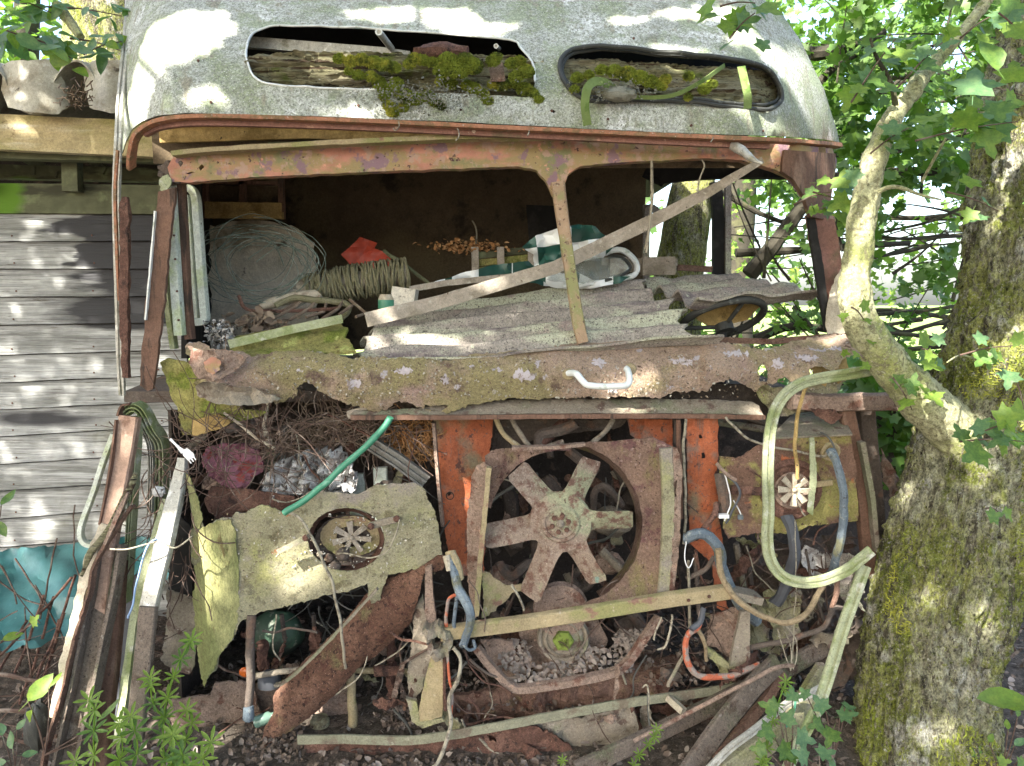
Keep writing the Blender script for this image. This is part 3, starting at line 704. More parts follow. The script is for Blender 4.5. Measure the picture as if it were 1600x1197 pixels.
# gasket round the right opening
gq = [(x, y, roofY(x, y) - .008) for x, y in W2c]
bp('gasket', tube([(800 + (a - 800) * 1.0, b, c) for a, b, c in gq], 3.4, 8, 6, True), m_rubber, roof)
bp('gasket', tube([(1048 + (a - 1048) * .975, 120 + (b - 120) * .87, c + .02) for a, b, c in gq], 2.6, 8, 6, True), m_rubber, roof, label='inner lip of the black window rubber')
gl = [(x, y, roofY(x, y) - .004) for x, y in W1]
bp('opening_lip', tube(gl[:13], 1.6, 6, 4), m_white, roof)
bp('opening_lip', tube(gl[17:] + gl[:2], 1.6, 6, 4), m_white, roof)
for x, y in ((862, 173), (1192, 205), (330, 160), (560, 165), (720, 172), (950, 186), (1080, 196), (990, 60), (310, 95)):
    v, f = lathe([(.0045, 0), (.004, .003), (.001, .0045)], 8, face_cam(x, y, roofY(x, y) - .003)); bp('rivet', (v, f), m_rust, roof)
# struts and wood seen through the openings
for i, (pts, r) in enumerate(((((592, 50, 2.50), (612, 76, 2.66)), 5.5), (((775, 72, 2.52), (780, 76, 2.72)), 4))):
    q = [P(*p) for p in pts]; d = (q[1] - q[0]).normalized()
    v, f = tube3([q[0], q[1]], .011 if i == 0 else .007, 10)
    bp('strut', (v, f), m_alu, roof)
    M = Matrix.Translation(q[0] - d * .001) @ (-d).to_track_quat('Z', 'Y').to_matrix().to_4x4()
    bp('strut_end', lathe([(.0115 - .004 * i, -.003), (.0115 - .004 * i, .002), (.007 - .002 * i, .002), (.007 - .002 * i, -.004)], 12, M), m_white, roof)
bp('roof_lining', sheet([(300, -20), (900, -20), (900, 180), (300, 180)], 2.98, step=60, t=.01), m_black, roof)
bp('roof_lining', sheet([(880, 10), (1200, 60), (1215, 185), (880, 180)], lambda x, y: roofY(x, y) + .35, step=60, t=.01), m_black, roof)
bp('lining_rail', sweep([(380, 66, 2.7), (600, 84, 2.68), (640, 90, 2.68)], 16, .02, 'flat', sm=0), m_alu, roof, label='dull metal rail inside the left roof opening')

# ---- inside of the body
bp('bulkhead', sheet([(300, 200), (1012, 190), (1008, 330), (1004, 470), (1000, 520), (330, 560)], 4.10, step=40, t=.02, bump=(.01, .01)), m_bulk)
bp('bulkhead', sheet([(328, 352), (400, 342), (455, 352), (490, 380), (498, 470), (495, 560), (328, 560)], 3.45, step=20, jag=(9, 4), t=.008, bump=(.02, .01)), m_wallw, label='pale bare hardboard low on the bulkhead')
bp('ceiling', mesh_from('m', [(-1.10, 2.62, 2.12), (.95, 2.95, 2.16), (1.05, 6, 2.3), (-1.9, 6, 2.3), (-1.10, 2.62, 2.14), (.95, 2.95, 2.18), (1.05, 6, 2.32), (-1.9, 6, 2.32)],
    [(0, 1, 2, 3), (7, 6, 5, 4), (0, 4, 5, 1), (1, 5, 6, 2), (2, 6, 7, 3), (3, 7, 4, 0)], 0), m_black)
bp('header_lining', sheet([(235, 188), (700, 200), (1290, 230), (1292, 262), (900, 262), (240, 256)], lambda x, y: fy(x) + .14, step=30, t=.01), m_bulk)
bp('header_board', sweep([(250, 212, 2.55), (480, 205, 2.56), (730, 215, 2.58)], 22, .012, 'flat', sm=0, seg=30, rough=.5), m_woodyel, label='bare brown timber behind the rim')
bp('header_board', sweep([(420, 228, 2.56), (560, 224, 2.57), (840, 214, 2.59)], 10, .010, 'flat', sm=0, seg=30, rough=.5), m_plankd, label='thin dark batten behind the rim')
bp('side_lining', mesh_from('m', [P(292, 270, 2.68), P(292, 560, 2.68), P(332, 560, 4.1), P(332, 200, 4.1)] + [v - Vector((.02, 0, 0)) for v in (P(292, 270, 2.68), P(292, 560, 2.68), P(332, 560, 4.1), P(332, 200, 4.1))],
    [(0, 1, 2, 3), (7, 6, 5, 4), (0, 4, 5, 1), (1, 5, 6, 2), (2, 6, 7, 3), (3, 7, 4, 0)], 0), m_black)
bp('cab_floor', mesh_from('m', [(-1.4, 2.75, 1.18), (1.05, 2.85, 1.18), (1.05, 4.1, 1.22), (-1.6, 4.1, 1.22), (-1.4, 2.75, 1.14), (1.05, 2.85, 1.14), (1.05, 4.1, 1.18), (-1.6, 4.1, 1.18)],
    [(3, 2, 1, 0), (4, 5, 6, 7), (0, 1, 5, 4), (1, 2, 6, 5), (2, 3, 7, 6), (3, 0, 4, 7)], 0), m_grime)
# window frame posts right
bp('window_post', sweep([(1118, 285, 4.0), (1122, 345, 4.0), (1122, 432, 4.0)], 17, .04, 'flat', sm=0), m_black)
bp('window_post', sweep([(1137, 285, 3.98), (1137, 428, 3.98)], 9, .03, 'flat', sm=0, seg=20), m_asb, label='grey metal edge of the dark window post')
bp('window_post', sweep([(1010, 320, 4.02), (1009, 400, 4.02), (1010, 440, 4.02)], 10, .03, 'flat', sm=0), m_asb, label='grey curved window frame beside the bulkhead')
bp('window_post', sweep([(1020, 282, 3.3), (1035, 270, 3.3), (1120, 262, 3.2), (1240, 262, 2.9)], 34, .03, 'flat', sm=4), m_black, label='black corner panel above the side window')
bp('window_post', sweep([(1030, 334, 4.0), (1016, 324, 4.0), (1010, 340, 4.0)], 10, .03, 'flat', sm=4), m_asb)
bp('red_rail', sweep([(1058, 418, 3.9), (1112, 421, 3.9)], 9, .03, 'flat', sm=0), m_rustred)

# ---- windscreen frame
hdr = [(262, 262), (270, 246), (300, 243), (380, 236), (480, 229), (600, 222), (720, 219), (860, 219), (1000, 216), (1120, 218), (1220, 224), (1300, 232), (1308, 250), (1300, 300), (1298, 330), (1306, 345),
       (1278, 345), (1262, 310), (1248, 290), (1232, 274), (1210, 265), (1190, 258), (1160, 250), (1100, 247), (1000, 252), (930, 256), (906, 260), (888, 272), (879, 290), (880, 330), (889, 400), (902, 470), (916, 534), (909, 536), (902, 500), (890, 430), (872, 340), (862, 300), (852, 280), (838, 266), (810, 260), (700, 264), (560, 269), (400, 277), (290, 285), (268, 284)]
pil = [(860, 285), (880, 285), (881, 330), (889, 400), (902, 470), (914, 534), (906, 537), (899, 505), (890, 440), (874, 350)]
hd2 = hdr[:28] + [(880, 300), (864, 305)] + hdr[38:]
def hdY(x, y): return fy(x) + .03 + .000003 * (y - 250) ** 2 * (1 if y < 300 else 0) + (.25 * max(0, (x - 1240) / 60.0) ** 2 if y < 400 else 0)
head = bp('windscreen_header', sheet(hd2, hdY, [[(310, 262), (316, 256), (320, 261), (314, 267)], [(288, 270), (300, 268), (304, 270), (292, 273)]], step=12, jag=(8, 1.0), hjag=(4, 1.5), t=.045, bump=(.03, .006)), m_header)
bp('header_lip', sweep([(272, 242, 2.455), (330, 236, 2.46), (450, 229, 2.47), (560, 223, 2.475), (700, 217, 2.50), (800, 215, 2.51), (905, 213, 2.52)], 7, .05, 'flat', sm=3, rough=.9, seg=14), m_bar, head)
m_cp = mat('pillar_paint', (.36, .25, .16), [((.25, .25, .11), 8, .48, .60), ((.40, .20, .14), 7, .56, .64), ((.13, .08, .06), 60, .58, .66), ((.42, .38, .28), 120, .6, .68)], rough=.85, bump=(90, .5))
bp('centre_pillar', sweep([(871, 285, 2.58, 1.1), (880, 350, 2.575), (892, 430, 2.57, .95), (904, 505, 2.565), (911, 536, 2.56, .9)], 19, .03, 'bevel', sm=4, rough=.8, seg=10), m_cp)
bp('door_handle', tube([(1145, 228, 2.50, 1.4), (1160, 234, 2.46, 1.3), (1176, 246, 2.42, .9), (1190, 254, 2.40, .45)], 1, 8, 4) if False else tube([(1145, 228, 2.52, 7), (1158, 234, 2.47, 7.5), (1174, 246, 2.42, 5), (1191, 255, 2.40, 2)], 5, 10, 4), m_alu, label='pointed grey metal arm poking from the header')
# right corner pillar
bp('corner_pillar', sheet([(1262, 335), (1304, 343), (1313, 400), (1320, 470), (1326, 522), (1293, 520), (1284, 455), (1272, 395)], lambda x, y: 2.72 + .0005 * (x - 1290), step=10, jag=(7, 1), t=.03, bump=(.03, .01)), m_pillar)
bp('corner_pillar', sheet([(1262, 335), (1274, 340), (1284, 400), (1294, 470), (1300, 520), (1291, 520), (1280, 455), (1270, 395)], 2.70, step=10, jag=(7, .8), t=.02), m_black, label='dark edge of the right corner post')
bp('peeled_panel', sheet([(1290, 500), (1296, 462), (1306, 432), (1318, 418), (1326, 440), (1326, 522), (1292, 522)], 2.69, step=9, jag=(5, 2), t=.004, bump=(.05, .01)), m_card, label='cream peeled skin at the foot of the corner post')
bp('corner_pillar', sheet([(1225, 234), (1306, 240), (1300, 290), (1296, 345), (1266, 338), (1256, 305), (1240, 280), (1222, 268)], lambda x, y: 2.60 + .25 * ((x - 1225) / 90.) ** 2, step=10, t=.03), m_woodbr, label='dark curved top corner of the windscreen frame')
# left posts
left_post = [((265, 282, 2.54), (271, 380, 2.54), (276, 460, 2.54), (281, 524, 2.54), 15, m_aluw), ((254, 400, 2.60), (262, 470, 2.60), (270, 530, 2.60), (272, 545, 2.60), 9, m_trim)]
for i, (a, b_, c, d, w, m) in enumerate(left_post): bp('door_post', sweep([a, b_, c, d], w, .03, 'bevel', sm=4), m)
bp('door_post', sweep([(282, 286, 2.58), (286, 360, 2.58), (291, 460, 2.58), (297, 530, 2.58)], 13, .03, 'bevel', sm=4), m_woodbr, label='dark brown metal side of the door post')
bp('side_window_frame', sweep([(288, 292, 2.66), (300, 297, 2.66), (306, 312, 2.66), (309, 350, 2.66), (314, 420, 2.66), (319, 480, 2.66), (320, 498, 2.66), (314, 503, 2.66), (303, 503, 2.66)], 12, .03, 'bevel', sm=5), m_aluw)
bp('side_window_frame', sweep([(292, 305, 2.68), (297, 370, 2.68), (302, 440, 2.68), (307, 500, 2.68)], 7, .02, 'bevel', sm=4), m_aluw, label='slim inner bar of the pale window frame')
for y in (330, 368, 405, 455, 500):
    v, f = lathe([(.004, 0), (.004, .003), (.001, .004)], 6, face_cam(270 + (y - 330) * .055, y, 2.523)); bp('screw', (v, f), m_rust)
bp('torn_corner', sheet([(244, 262), (262, 250), (300, 246), (304, 262), (290, 282), (262, 296), (250, 282)], 2.50, step=8, jag=(4, 4), t=.01, bump=(.08, .03)), m_grime, label='crumbling grey corner where the header meets the post')
bp('torn_corner', sheet([(248, 280), (262, 272), (268, 284), (258, 304), (250, 296)], 2.48, step=6, jag=(4, 2), t=.006), m_trim)
bp('hanging_panel', sheet([(247, 300), (273, 292), (270, 340), (263, 400), (256, 470), (248, 540), (238, 608), (230, 611), (219, 602), (221, 560), (228, 470), (237, 380)], 2.47, step=10, jag=(8, 1.2), t=.016, bump=(.02, .008)), m_woodbr, label='long brown strip of panel hanging beside the door post')
bp('panel_edge', sweep([(243, 330, 2.462), (235, 420, 2.462), (228, 500, 2.462)], 2.2, .012, 'flat', sm=3, rough=.7, seg=8), m_white)
bp('hanging_batten', sweep([(195, 308, 2.49, .4), (196, 330, 2.49), (195, 400, 2.49), (195, 480, 2.49), (197, 540, 2.49, .8), (197, 590, 2.49, .8)], 13, .02, 'flat', sm=3, rough=3.0, seg=6), m_rust, label='rotted rusty batten on the hanging strip')
# ------------------------------------------------------------------ things lying in the cab
def q4(*a): return [P(*p) for p in a]
# old shelf box high on the bulkhead
sh = thing('wall_cabinet', P(380, 345, 3.45), 'open brown timber cabinet with yellow bottom rails hung high in the cab', 'cabinet')
for pts, w, m in ((((322, 335, 3.36), (442, 337, 3.36)), 11, m_woodyel), (((322, 323, 3.38), (440, 325, 3.38)), 14, m_woodyel), (((320, 262, 3.40), (322, 342, 3.40)), 7, m_woodbr), (((439, 268, 3.40), (441, 342, 3.40)), 8, m_woodbr),
                  (((379, 262, 3.42), (380, 320, 3.42)), 9, m_woodbr), (((318, 285, 3.42), (440, 287, 3.42)), 5, m_woodbr)):
    add('rail', sweep(pts, w, .03, 'flat', sm=0, seg=16, rough=.7, seed=w), m, sh)
add('back', sheet([(322, 262), (440, 266), (440, 320), (322, 320)], 3.49, step=30, t=.01), m_bulk, sh)
# wire coil
lp = []
for k in range(13):
    cx, cy = 408 + R.uniform(-24, 24), 408 + R.uniform(-16, 12); rx, ry = R.uniform(58, 108), R.uniform(34, 64); a0 = R.uniform(0, 6.28); tl = R.uniform(-.12, .2); Y0 = R.uniform(2.85, 3.0)
    pts = []
    for j in range(19):
        a = a0 + j / 18 * 6.28 * R.uniform(.97, 1.0)
        x = rx * math.cos(a); y = ry * math.sin(a) * (1.15 if math.sin(a) > 0 else 1)
        sag = 12 * math.exp(-((math.sin(a) - 1) ** 2) * 5)
        pts.append((cx + x * math.cos(tl) - y * math.sin(tl), cy + y * math.cos(tl) + x * math.sin(tl) + sag - 6 * (y > 0), Y0 + .04 * math.cos(a * 2 + k)))
    lp.append(tube(pts, .6, 5, 2))
for k in range(6):
    x = R.uniform(330, 440); y = R.uniform(385, 420)
    lp.append(tube([(x, y, 2.95), (x + 40, y - 24, 2.98), (x + 80, y - 14, 3.0), (x + 100, y + 22, 3.0)], .8, 5, 4))
add('wire_coil', mesh_from('m', *join(lp)), m_wiregr, None, 'loose coil of thin grey-green wire at the left of the cab', 'wire coil')
# rope bale: a cardboard core wound with braided cord
ra, rb = P(478, 452, 3.02), P(636, 428, 3.08)
ax = (rb - ra); Lr = ax.length; axn = ax.normalized(); u = axn.orthogonal().normalized(); w = axn.cross(u)
bale = thing('rope_bale', ra - Vector((0, 0, .09)), 'thick roll of braided straw-coloured cord wound on a cardboard tube', 'rope')
T_ = 78
for part in range(T_):
    t0 = part / T_; pts = []; rad = .052 + .012 * math.sin(t0 * 2.6) + R.uniform(-.005, .006); sk = R.uniform(-.02, .02)
    for j in range(16):
        a = j / 16 * 2 * math.pi
        pts.append(ra + axn * (Lr * t0 + sk * math.cos(a + part)) + (u * math.cos(a) + w * math.sin(a)) * (rad + .003 * math.sin(a * 9 + part)))
    add('cord_turn', tube3(pts, .0042, 6, True), m_rope, bale)
add('core', tube3([ra - axn * .03, rb], .040, 14), m_card, bale)
cr = []
for k in range(7):
    a = ra + Vector((-.06 + .02 * k, -.05, -.09 - .01 * k))
    pts = [P(470 + 14 * k + R.uniform(-10, 10), 470 + R.uniform(-6, 6), 2.9) + Vector((0, 0, .015 * math.sin(k))), P(440 + 22 * k, 482 + R.uniform(-5, 8), 2.85), P(400 + 26 * k, 494 + R.uniform(-6, 6), 2.8)]
    cr.append(tube3(pts, .006, 6))
cr2 = tube([(430, 478, 2.84), (460, 466, 2.86), (500, 470, 2.88), (545, 476, 2.9), (530, 500, 2.86), (500, 510, 2.82), (475, 520, 2.8)], 5, 8, 5)
add('cord_tail', mesh_from('m', *join([cr2])), m_rope, bale)
add('grey_rags', mesh_from('m', *join(cr)), m_nest, None, 'loose dusty rods and rags lying below the rope bale', 'rags')
add('corrugated_tube', mesh_from('m', *tube([(408, 480, 2.86, 5), (430, 472, 2.87, 9), (470, 464, 2.9, 9), (498, 460, 2.92, 9)] , 9, 10, 8)), m_card, None, 'pale ribbed cardboard tube in front of the rope bale', 'tube')
add('bent_rod', mesh_from('m', *tube([(372, 462, 2.82), (384, 482, 2.82), (420, 486, 2.83), (530, 482, 2.86)], 3, 6, 5)), m_rust, None, 'bent rusty rod lying under the wire coil', 'rod')
# charred scraps
def scraps(name, cx, cy, dx, dy, Y, n, s, m, label, cat, seed=1, kind='stuff'):
    rs = np.random.RandomState(seed); C = []
    for i in range(n):
        p = P(cx + rs.normal(0, dx), cy + rs.normal(0, dy), Y + rs.uniform(-.05, .05)); C.append(p)
    me = leafcloud(name, C, s, 'dead', up=(0, -.6, 1), tilt=.9, rs=rs)
    return add(name, me, m, None, label, cat, kind=kind)
scraps('shredded_paper', 345, 522, 11, 10, 2.62, 260, .018, m_charred, 'black and white shredded paper at the left foot of the windscreen', 'paper')
scraps('pale_rag', 400, 508, 26, 8, 2.75, 90, .035, m_nest, 'pale torn rags behind the mossy board', 'rags', 2)
# red folded plastic
rp = thing('red_plastic', P(575, 425, 3.2), 'folded red plastic sheet lying behind the rope bale', 'plastic')
add('flap', sheet([(533, 398), (562, 370), (590, 380), (578, 400), (552, 418)], 3.25, step=8, t=.004, bump=(.03, .03), seed=2), m_redpl, rp)
add('flap', sheet([(566, 398), (574, 384), (612, 398), (610, 416), (585, 428), (538, 428), (552, 414)], 3.20, step=8, t=.004, bump=(.03, .04), seed=5), m_redpl, rp)
add('dark_rod', mesh_from('m', *tube([(600, 392, 3.15), (640, 420, 3.1), (672, 445, 3.05)], 3, 6, 3)), m_plankd, None, 'thin dark rod behind the rope bale', 'rod')
# crate and boards
cr_ = thing('slatted_crate', P(790, 420, 3.3), 'old yellow-green slatted wooden crate behind the striped bag', 'crate')
for i, y in enumerate((392, 404, 416)):
    add('slat', sweep([(738, y + 8, 3.3), (835, y - 2, 3.34)], 10, .02, 'flat', sm=0, seg=12, rough=.6, seed=i), m_woodmoss if i else m_plankd, cr_)
for x in (742, 782, 830): add('post', sweep([(x, 386, 3.27), (x + 1, 424, 3.27)], 11, .02, 'flat', sm=0), m_woodgr, cr_)
pal = thing('wooden_pallet', P(1000, 425, 3.6), 'pale broken pallet end beside the side window', 'pallet')
for y, x0, x1, w in ((409, 940, 1058, 11), (420, 965, 1056, 10)): add('slat', sweep([(x0, y, 3.6), (x1, y + 1, 3.6)], w, .03, 'flat', sm=0, seg=14, rough=.5), m_woodgr, pal)
add('block', sweep([(1028, 402, 3.57), (1028, 430, 3.57)], 50, .06, 'flat', sm=0), m_woodgr, pal); add('block', sweep([(965, 402, 3.55), (965, 430, 3.55)], 26, .06, 'flat', sm=0), m_woodgr, pal)
# striped bag
def checker(name, ca, cb, sx, sz, rot):
    m = bpy.data.materials.new(name); m.use_nodes = True; N = m.node_tree.nodes; L = m.node_tree.links; b = N['Principled BSDF']; b.inputs['Roughness'].default_value = .45
    tc = N.new('ShaderNodeTexCoord'); mp = N.new('ShaderNodeMapping'); mp.inputs['Rotation'].default_value = (0, rot, 0); mp.inputs['Scale'].default_value = (sx, .001, sz)
    ck = N.new('ShaderNodeTexChecker'); ck.inputs['Scale'].default_value = 1; ck.inputs['Color1'].default_value = (*ca, 1); ck.inputs['Color2'].default_value = (*cb, 1)
    L.new(tc.outputs['Object'], mp.inputs[0]); L.new(mp.outputs[0], ck.inputs[0]); L.new(ck.outputs[0], b.inputs['Base Color']); return m
m_bag = checker('striped_plastic', (.018, .085, .065), (.80, .83, .82), 8, 9, .15)
m_bag2 = checker('striped_plastic', (.018, .075, .055), (.80, .83, .82), 9, .01, .5)
bag = thing('striped_bag', P(880, 440, 3.0), 'crumpled green and white striped bag on the dashboard', 'bag')
def bagY(x, y): return 2.86 + .12 * ((y - 400) / 60.0) + .03 * noise.noise(Vector((x * .03, y * .04, 2))) * 2
add('bag_top', sheet([(816, 386), (838, 368), (870, 356), (905, 351), (930, 354), (948, 370), (958, 388), (942, 402), (915, 408), (870, 414), (834, 416), (834, 398)], bagY, step=8, jag=(6, 1.5), t=.004, bump=(.035, .05), seed=4), m_bag, bag)
add('bag_flap', sheet([(676, 442), (720, 428), (770, 414), (826, 408), (832, 414), (870, 424), (905, 436), (912, 452), (880, 452), (830, 442), (780, 432), (730, 436)], lambda x, y: 2.92 + .001 * (x - 680), step=8, jag=(8, 1.5), t=.004, bump=(.03, .03), seed=6), m_bag2, bag)
add('bag_side', sheet([(835, 432), (900, 424), (930, 440), (960, 430), (985, 432), (970, 442), (930, 450), (890, 452), (860, 448)], 2.90, step=8, jag=(8, 1.5), t=.004, bump=(.03, .03), seed=8), m_bag2, bag)
add('bag_rim', mesh_from('m', *tube([(944, 396, 3.0), (975, 392, 2.98), (994, 412, 2.97), (990, 430, 2.95), (962, 438, 2.92), (920, 444, 2.90), (880, 446, 2.9)], 4.5, 8, 6)), m_white, bag)
add('bag_rim', mesh_from('m', *tube([(950, 402, 2.99), (972, 402, 2.97), (984, 416, 2.96), (975, 428, 2.94), (945, 438, 2.9)], 3.0, 8, 6)), m_redpl if False else m_rubber, bag)
add('clear_plastic', sheet([(832, 402), (870, 396), (930, 400), (972, 404), (984, 420), (960, 436), (910, 444), (860, 440), (834, 424)], lambda x, y: 2.89 + .03 * noise.noise(Vector((x * .05, y * .07, 1))) * 2, step=6, jag=(6, 3), t=.003, bump=(.06, .05), seed=3), m_clear, None,
    'crumpled clear plastic bottle and film in front of the striped bag', 'plastic')
scraps('dry_straw', 735, 385, 30, 5, 3.3, 260, .018, m_straw, 'orange dry straw on top of the crate', 'straw', 3)
add('dark_boards', sheet([(822, 320), (880, 322), (885, 392), (828, 390)], 3.7, step=16, t=.02), m_black, None, 'dark upright boards against the bulkhead behind the bag', 'boards')
# jar and pale box
v, f = lathe([(.0, 0), (.028, .0), (.03, .005), (.03, .045), (.024, .055), (.024, .06), (0, .06)], 16, Matrix.Translation(P(604, 486, 2.8)))
jar = thing('jar', P(604, 486, 2.8), 'small tin with a green and white label lying behind the plank', 'tin')
add('body', (v, f), m_card, jar)
add('label_band', lathe([(.0305, .008), (.0308, .012), (.0308, .036), (.0305, .040)], 16, Matrix.Translation(P(604, 486, 2.8))), m_greenpipe, jar)
add('pale_box', mesh_from('m', *box3(P(632, 466, 2.84), (.085, .10, .075), Matrix.Rotation(.15, 3, 'Y')), 0), m_wallw, None, 'small grey-beige box beside the tin', 'box')
add('pale_board', sweep([(640, 452, 2.9), (700, 442, 2.93), (800, 432, 2.96)], 9, .03, 'flat', sm=0, seg=12, rough=.5), m_woodgr, None, 'short pale board below the striped flap', 'board')
# diagonal plank
add('plank', sweep([(572, 500, 2.62, 1.15), (680, 474, 2.68, 1.05), (867, 418, 2.72), (1009, 350, 2.70), (1100, 304, 2.62, .8), (1192, 250, 2.54, .5)], 20, .02, 'flat', sm=0, seg=16, rough=.6), m_woodgr, None, 'long pale plank leaning diagonally across the windscreen opening', 'plank')
for i, pts in enumerate((((1018, 250, 2.6), (1019, 300, 2.62), (1016, 350, 2.63), (1008, 390, 2.64)), ((1096, 250, 2.6), (1100, 262, 2.6), (1092, 285, 2.6), (1090, 302, 2.6)), ((738, 345, 3.5), (744, 365, 3.5), (742, 410, 3.5)), ((1018, 258, 2.62), (1020, 310, 2.62), (1010, 395, 2.63)))):
    bp('hanging_wire', tube(pts, 2.0 if i in (0, 3) else 1.2, 6, 5), m_wire)
# dark steering wheel
sw = thing('steering_wheel', P(1140, 520, 2.75), 'black steering wheel leaning behind the broken corrugated sheet', 'steering wheel')
c0 = P(1128, 500, 2.86)
Mw = Matrix.Translation(c0) @ Matrix.Rotation(.35, 4, 'Z') @ Matrix.Rotation(-.5, 4, 'X')
ring = [Mw @ Vector((.155 * math.cos(a), .155 * math.sin(a), 0)) for a in [i * math.pi / 16 for i in range(32)]]
add('rim', tube3(ring, .014, 10, True), m_rubber, sw)
for a in (.6, 2.7, 4.7): add('spoke', tube3([Mw @ Vector((0, 0, -.03)), Mw @ Vector((.15 * math.cos(a), .15 * math.sin(a), 0))], .008, 8), m_rubber, sw)
add('hub', lathe([(.0, -.05), (.035, -.05), (.035, -.02), (0, -.02)], 14, Mw), m_rubber, sw)
add('column', tube3([c0 + Vector((0, 0, -.03)), c0 + Vector((-.02, -.08, -.35))], .02, 10), m_black, sw)
# corrugated cement sheets
def corr(u, v, n=5.6, a=.024):
    return a * math.cos(v * n * 2 * math.pi) + .004 * noise.noise(Vector((u * 12, v * 30, 1)))
def cedge(u, v):
    s = .075 * noise.noise(Vector((v * 7, 1.3, 0))) + .02 * noise.noise(Vector((v * 30, 4, 0)))
    return u * (1.0 + s - .10 * (1 - v) * 0) + (-.03 * (1 - u) * math.sin(v * 33) * .6) + u * .012 * math.sin(v * 5.6 * 6.28)
add('corrugated_sheet', patch(P(545, 580, 2.47), P(1104, 534, 2.53), P(1004, 434, 3.05), P(600, 482, 2.98), 80, 110, lambda u, v: corr(u, v) + .02 * noise.noise(Vector((u * 4, v * 4, 0))), .009, cedge), m_asb, None,
    'large broken corrugated cement sheet lying across the lower windscreen', 'corrugated sheet')
add('corrugated_sheet', patch(P(1092, 474, 2.66), P(1290, 462, 2.80), P(1128, 430, 3.25), P(990, 440, 3.20), 40, 60, lambda u, v: corr(u, v, 3.6, .022) + .015 * noise.noise(Vector((u * 4, v * 4, 9))), .009), m_asb, None,
    'smaller corrugated cement sheet jutting out above the steering wheel', 'corrugated sheet')
add('brown_board', sheet([(1068, 470), (1180, 466), (1192, 474), (1168, 500), (1110, 512), (1090, 500)], 2.95, step=10, jag=(7, 1.5), t=.006), m_woodyel, None, 'brown board behind the steering wheel', 'board')
add('mossy_board', patch(P(360, 560, 2.50), P(556, 548, 2.50), P(528, 500, 2.72), P(360, 532, 2.62), 30, 12, lambda u, v: .008 * noise.noise(Vector((u * 9, v * 5, 3))) + (.012 if v > .45 else 0), .012, lambda u, v: u * (1 + .08 * noise.noise(Vector((v * 6, 0, 2))))), m_woodmoss, None,
    'mossy yellow-green board at the left foot of the windscreen', 'board')
add('algae_board', sweep([(358, 538, 2.50), (450, 516, 2.54), (535, 498, 2.58)], 13, .02, 'flat', sm=0, seg=12, rough=.5), m_trim, None, 'pale green painted batten along the top of the mossy board', 'batten')
# ------------------------------------------------------------------ nose panel
NO = [(290, 552), (293, 536), (312, 534), (328, 546), (345, 548), (358, 548), (372, 548), (384, 552), (392, 557), (402, 553), (430, 549), (470, 546), (500, 549), (522, 554), (560, 560), (600, 557), (640, 561), (700, 562), (740, 553), (800, 548), (850, 545), (884, 538), (920, 534), (960, 532), (1010, 530), (1050, 534), (1080, 529), (1110, 531), (1150, 540), (1185, 545), (1220, 540), (1262, 527), (1300, 523), (1328, 524), (1334, 552),
      (1318, 562), (1302, 582), (1288, 574), (1270, 574), (1262, 589), (1238, 600), (1226, 588), (1200, 600), (1180, 612), (1168, 604), (1140, 592), (1118, 600), (1100, 611), (1060, 612), (1030, 622), (990, 620), (940, 622), (880, 622), (830, 624), (808, 622), (770, 626), (735, 634), (700, 644), (664, 640), (640, 630), (620, 628), (604, 642), (575, 642), (545, 632), (520, 624), (502, 612), (488, 600), (468, 616), (440, 628), (424, 628), (410, 616), (380, 608), (350, 610), (318, 606), (303, 600), (310, 592), (330, 588), (312, 572)]
def noseY(x, y):
    t = (y - 590) / 55.0
    v = .030 * t * t if t > 0 else .085 * t * t
    v += .010 * noise.noise(Vector((x * .012, y * .02, 5))) * 2
    if x > 1100: v += .05 * math.sin((x - 1100) * .03 + y * .03) * .5
    if x < 400: v += .0004 * (400 - x)
    return fy(x) - .06 + v
nose = bp('nose_panel', sheet(NO, noseY, [[(462, 606), (474, 598), (480, 596), (490, 606), (492, 616), (478, 622), (464, 616)], [(1184, 574), (1192, 570), (1199, 580), (1198, 596), (1188, 596), (1186, 586)], [(664, 632), (700, 634), (690, 642), (660, 640)]],
    step=8, jag=(3, 3.4), hjag=(3, 2.4), t=.005, bump=(.03, .009), seed=3), m_nose)
bp('curled_flap', sheet([(304, 604), (318, 596), (350, 600), (400, 608), (440, 622), (420, 630), (370, 634), (330, 632), (308, 618)], lambda x, y: 2.34 + .03 * math.sin((y - 600) * .1), step=8, jag=(5, 2.5), t=.005, bump=(.05, .02), seed=5), m_dust, nose, label='grey curled lower edge of the nose panel')
bp('peeled_flap', sheet([(292, 540), (318, 548), (350, 546), (388, 556), (376, 574), (350, 590), (330, 596), (306, 590), (296, 566)], lambda x, y: 2.365 + .0005 * abs(x - 340), step=8, jag=(5, 2), t=.004, bump=(.05, .02), seed=6), m_rustpink, nose, label='pink grey peeled flap with flaking orange paint')
bp('paint_flake', sheet([(318, 566), (332, 558), (346, 564), (344, 578), (332, 586), (322, 578)], 2.350, step=6, jag=(4, 2), t=.003), m_header, nose)
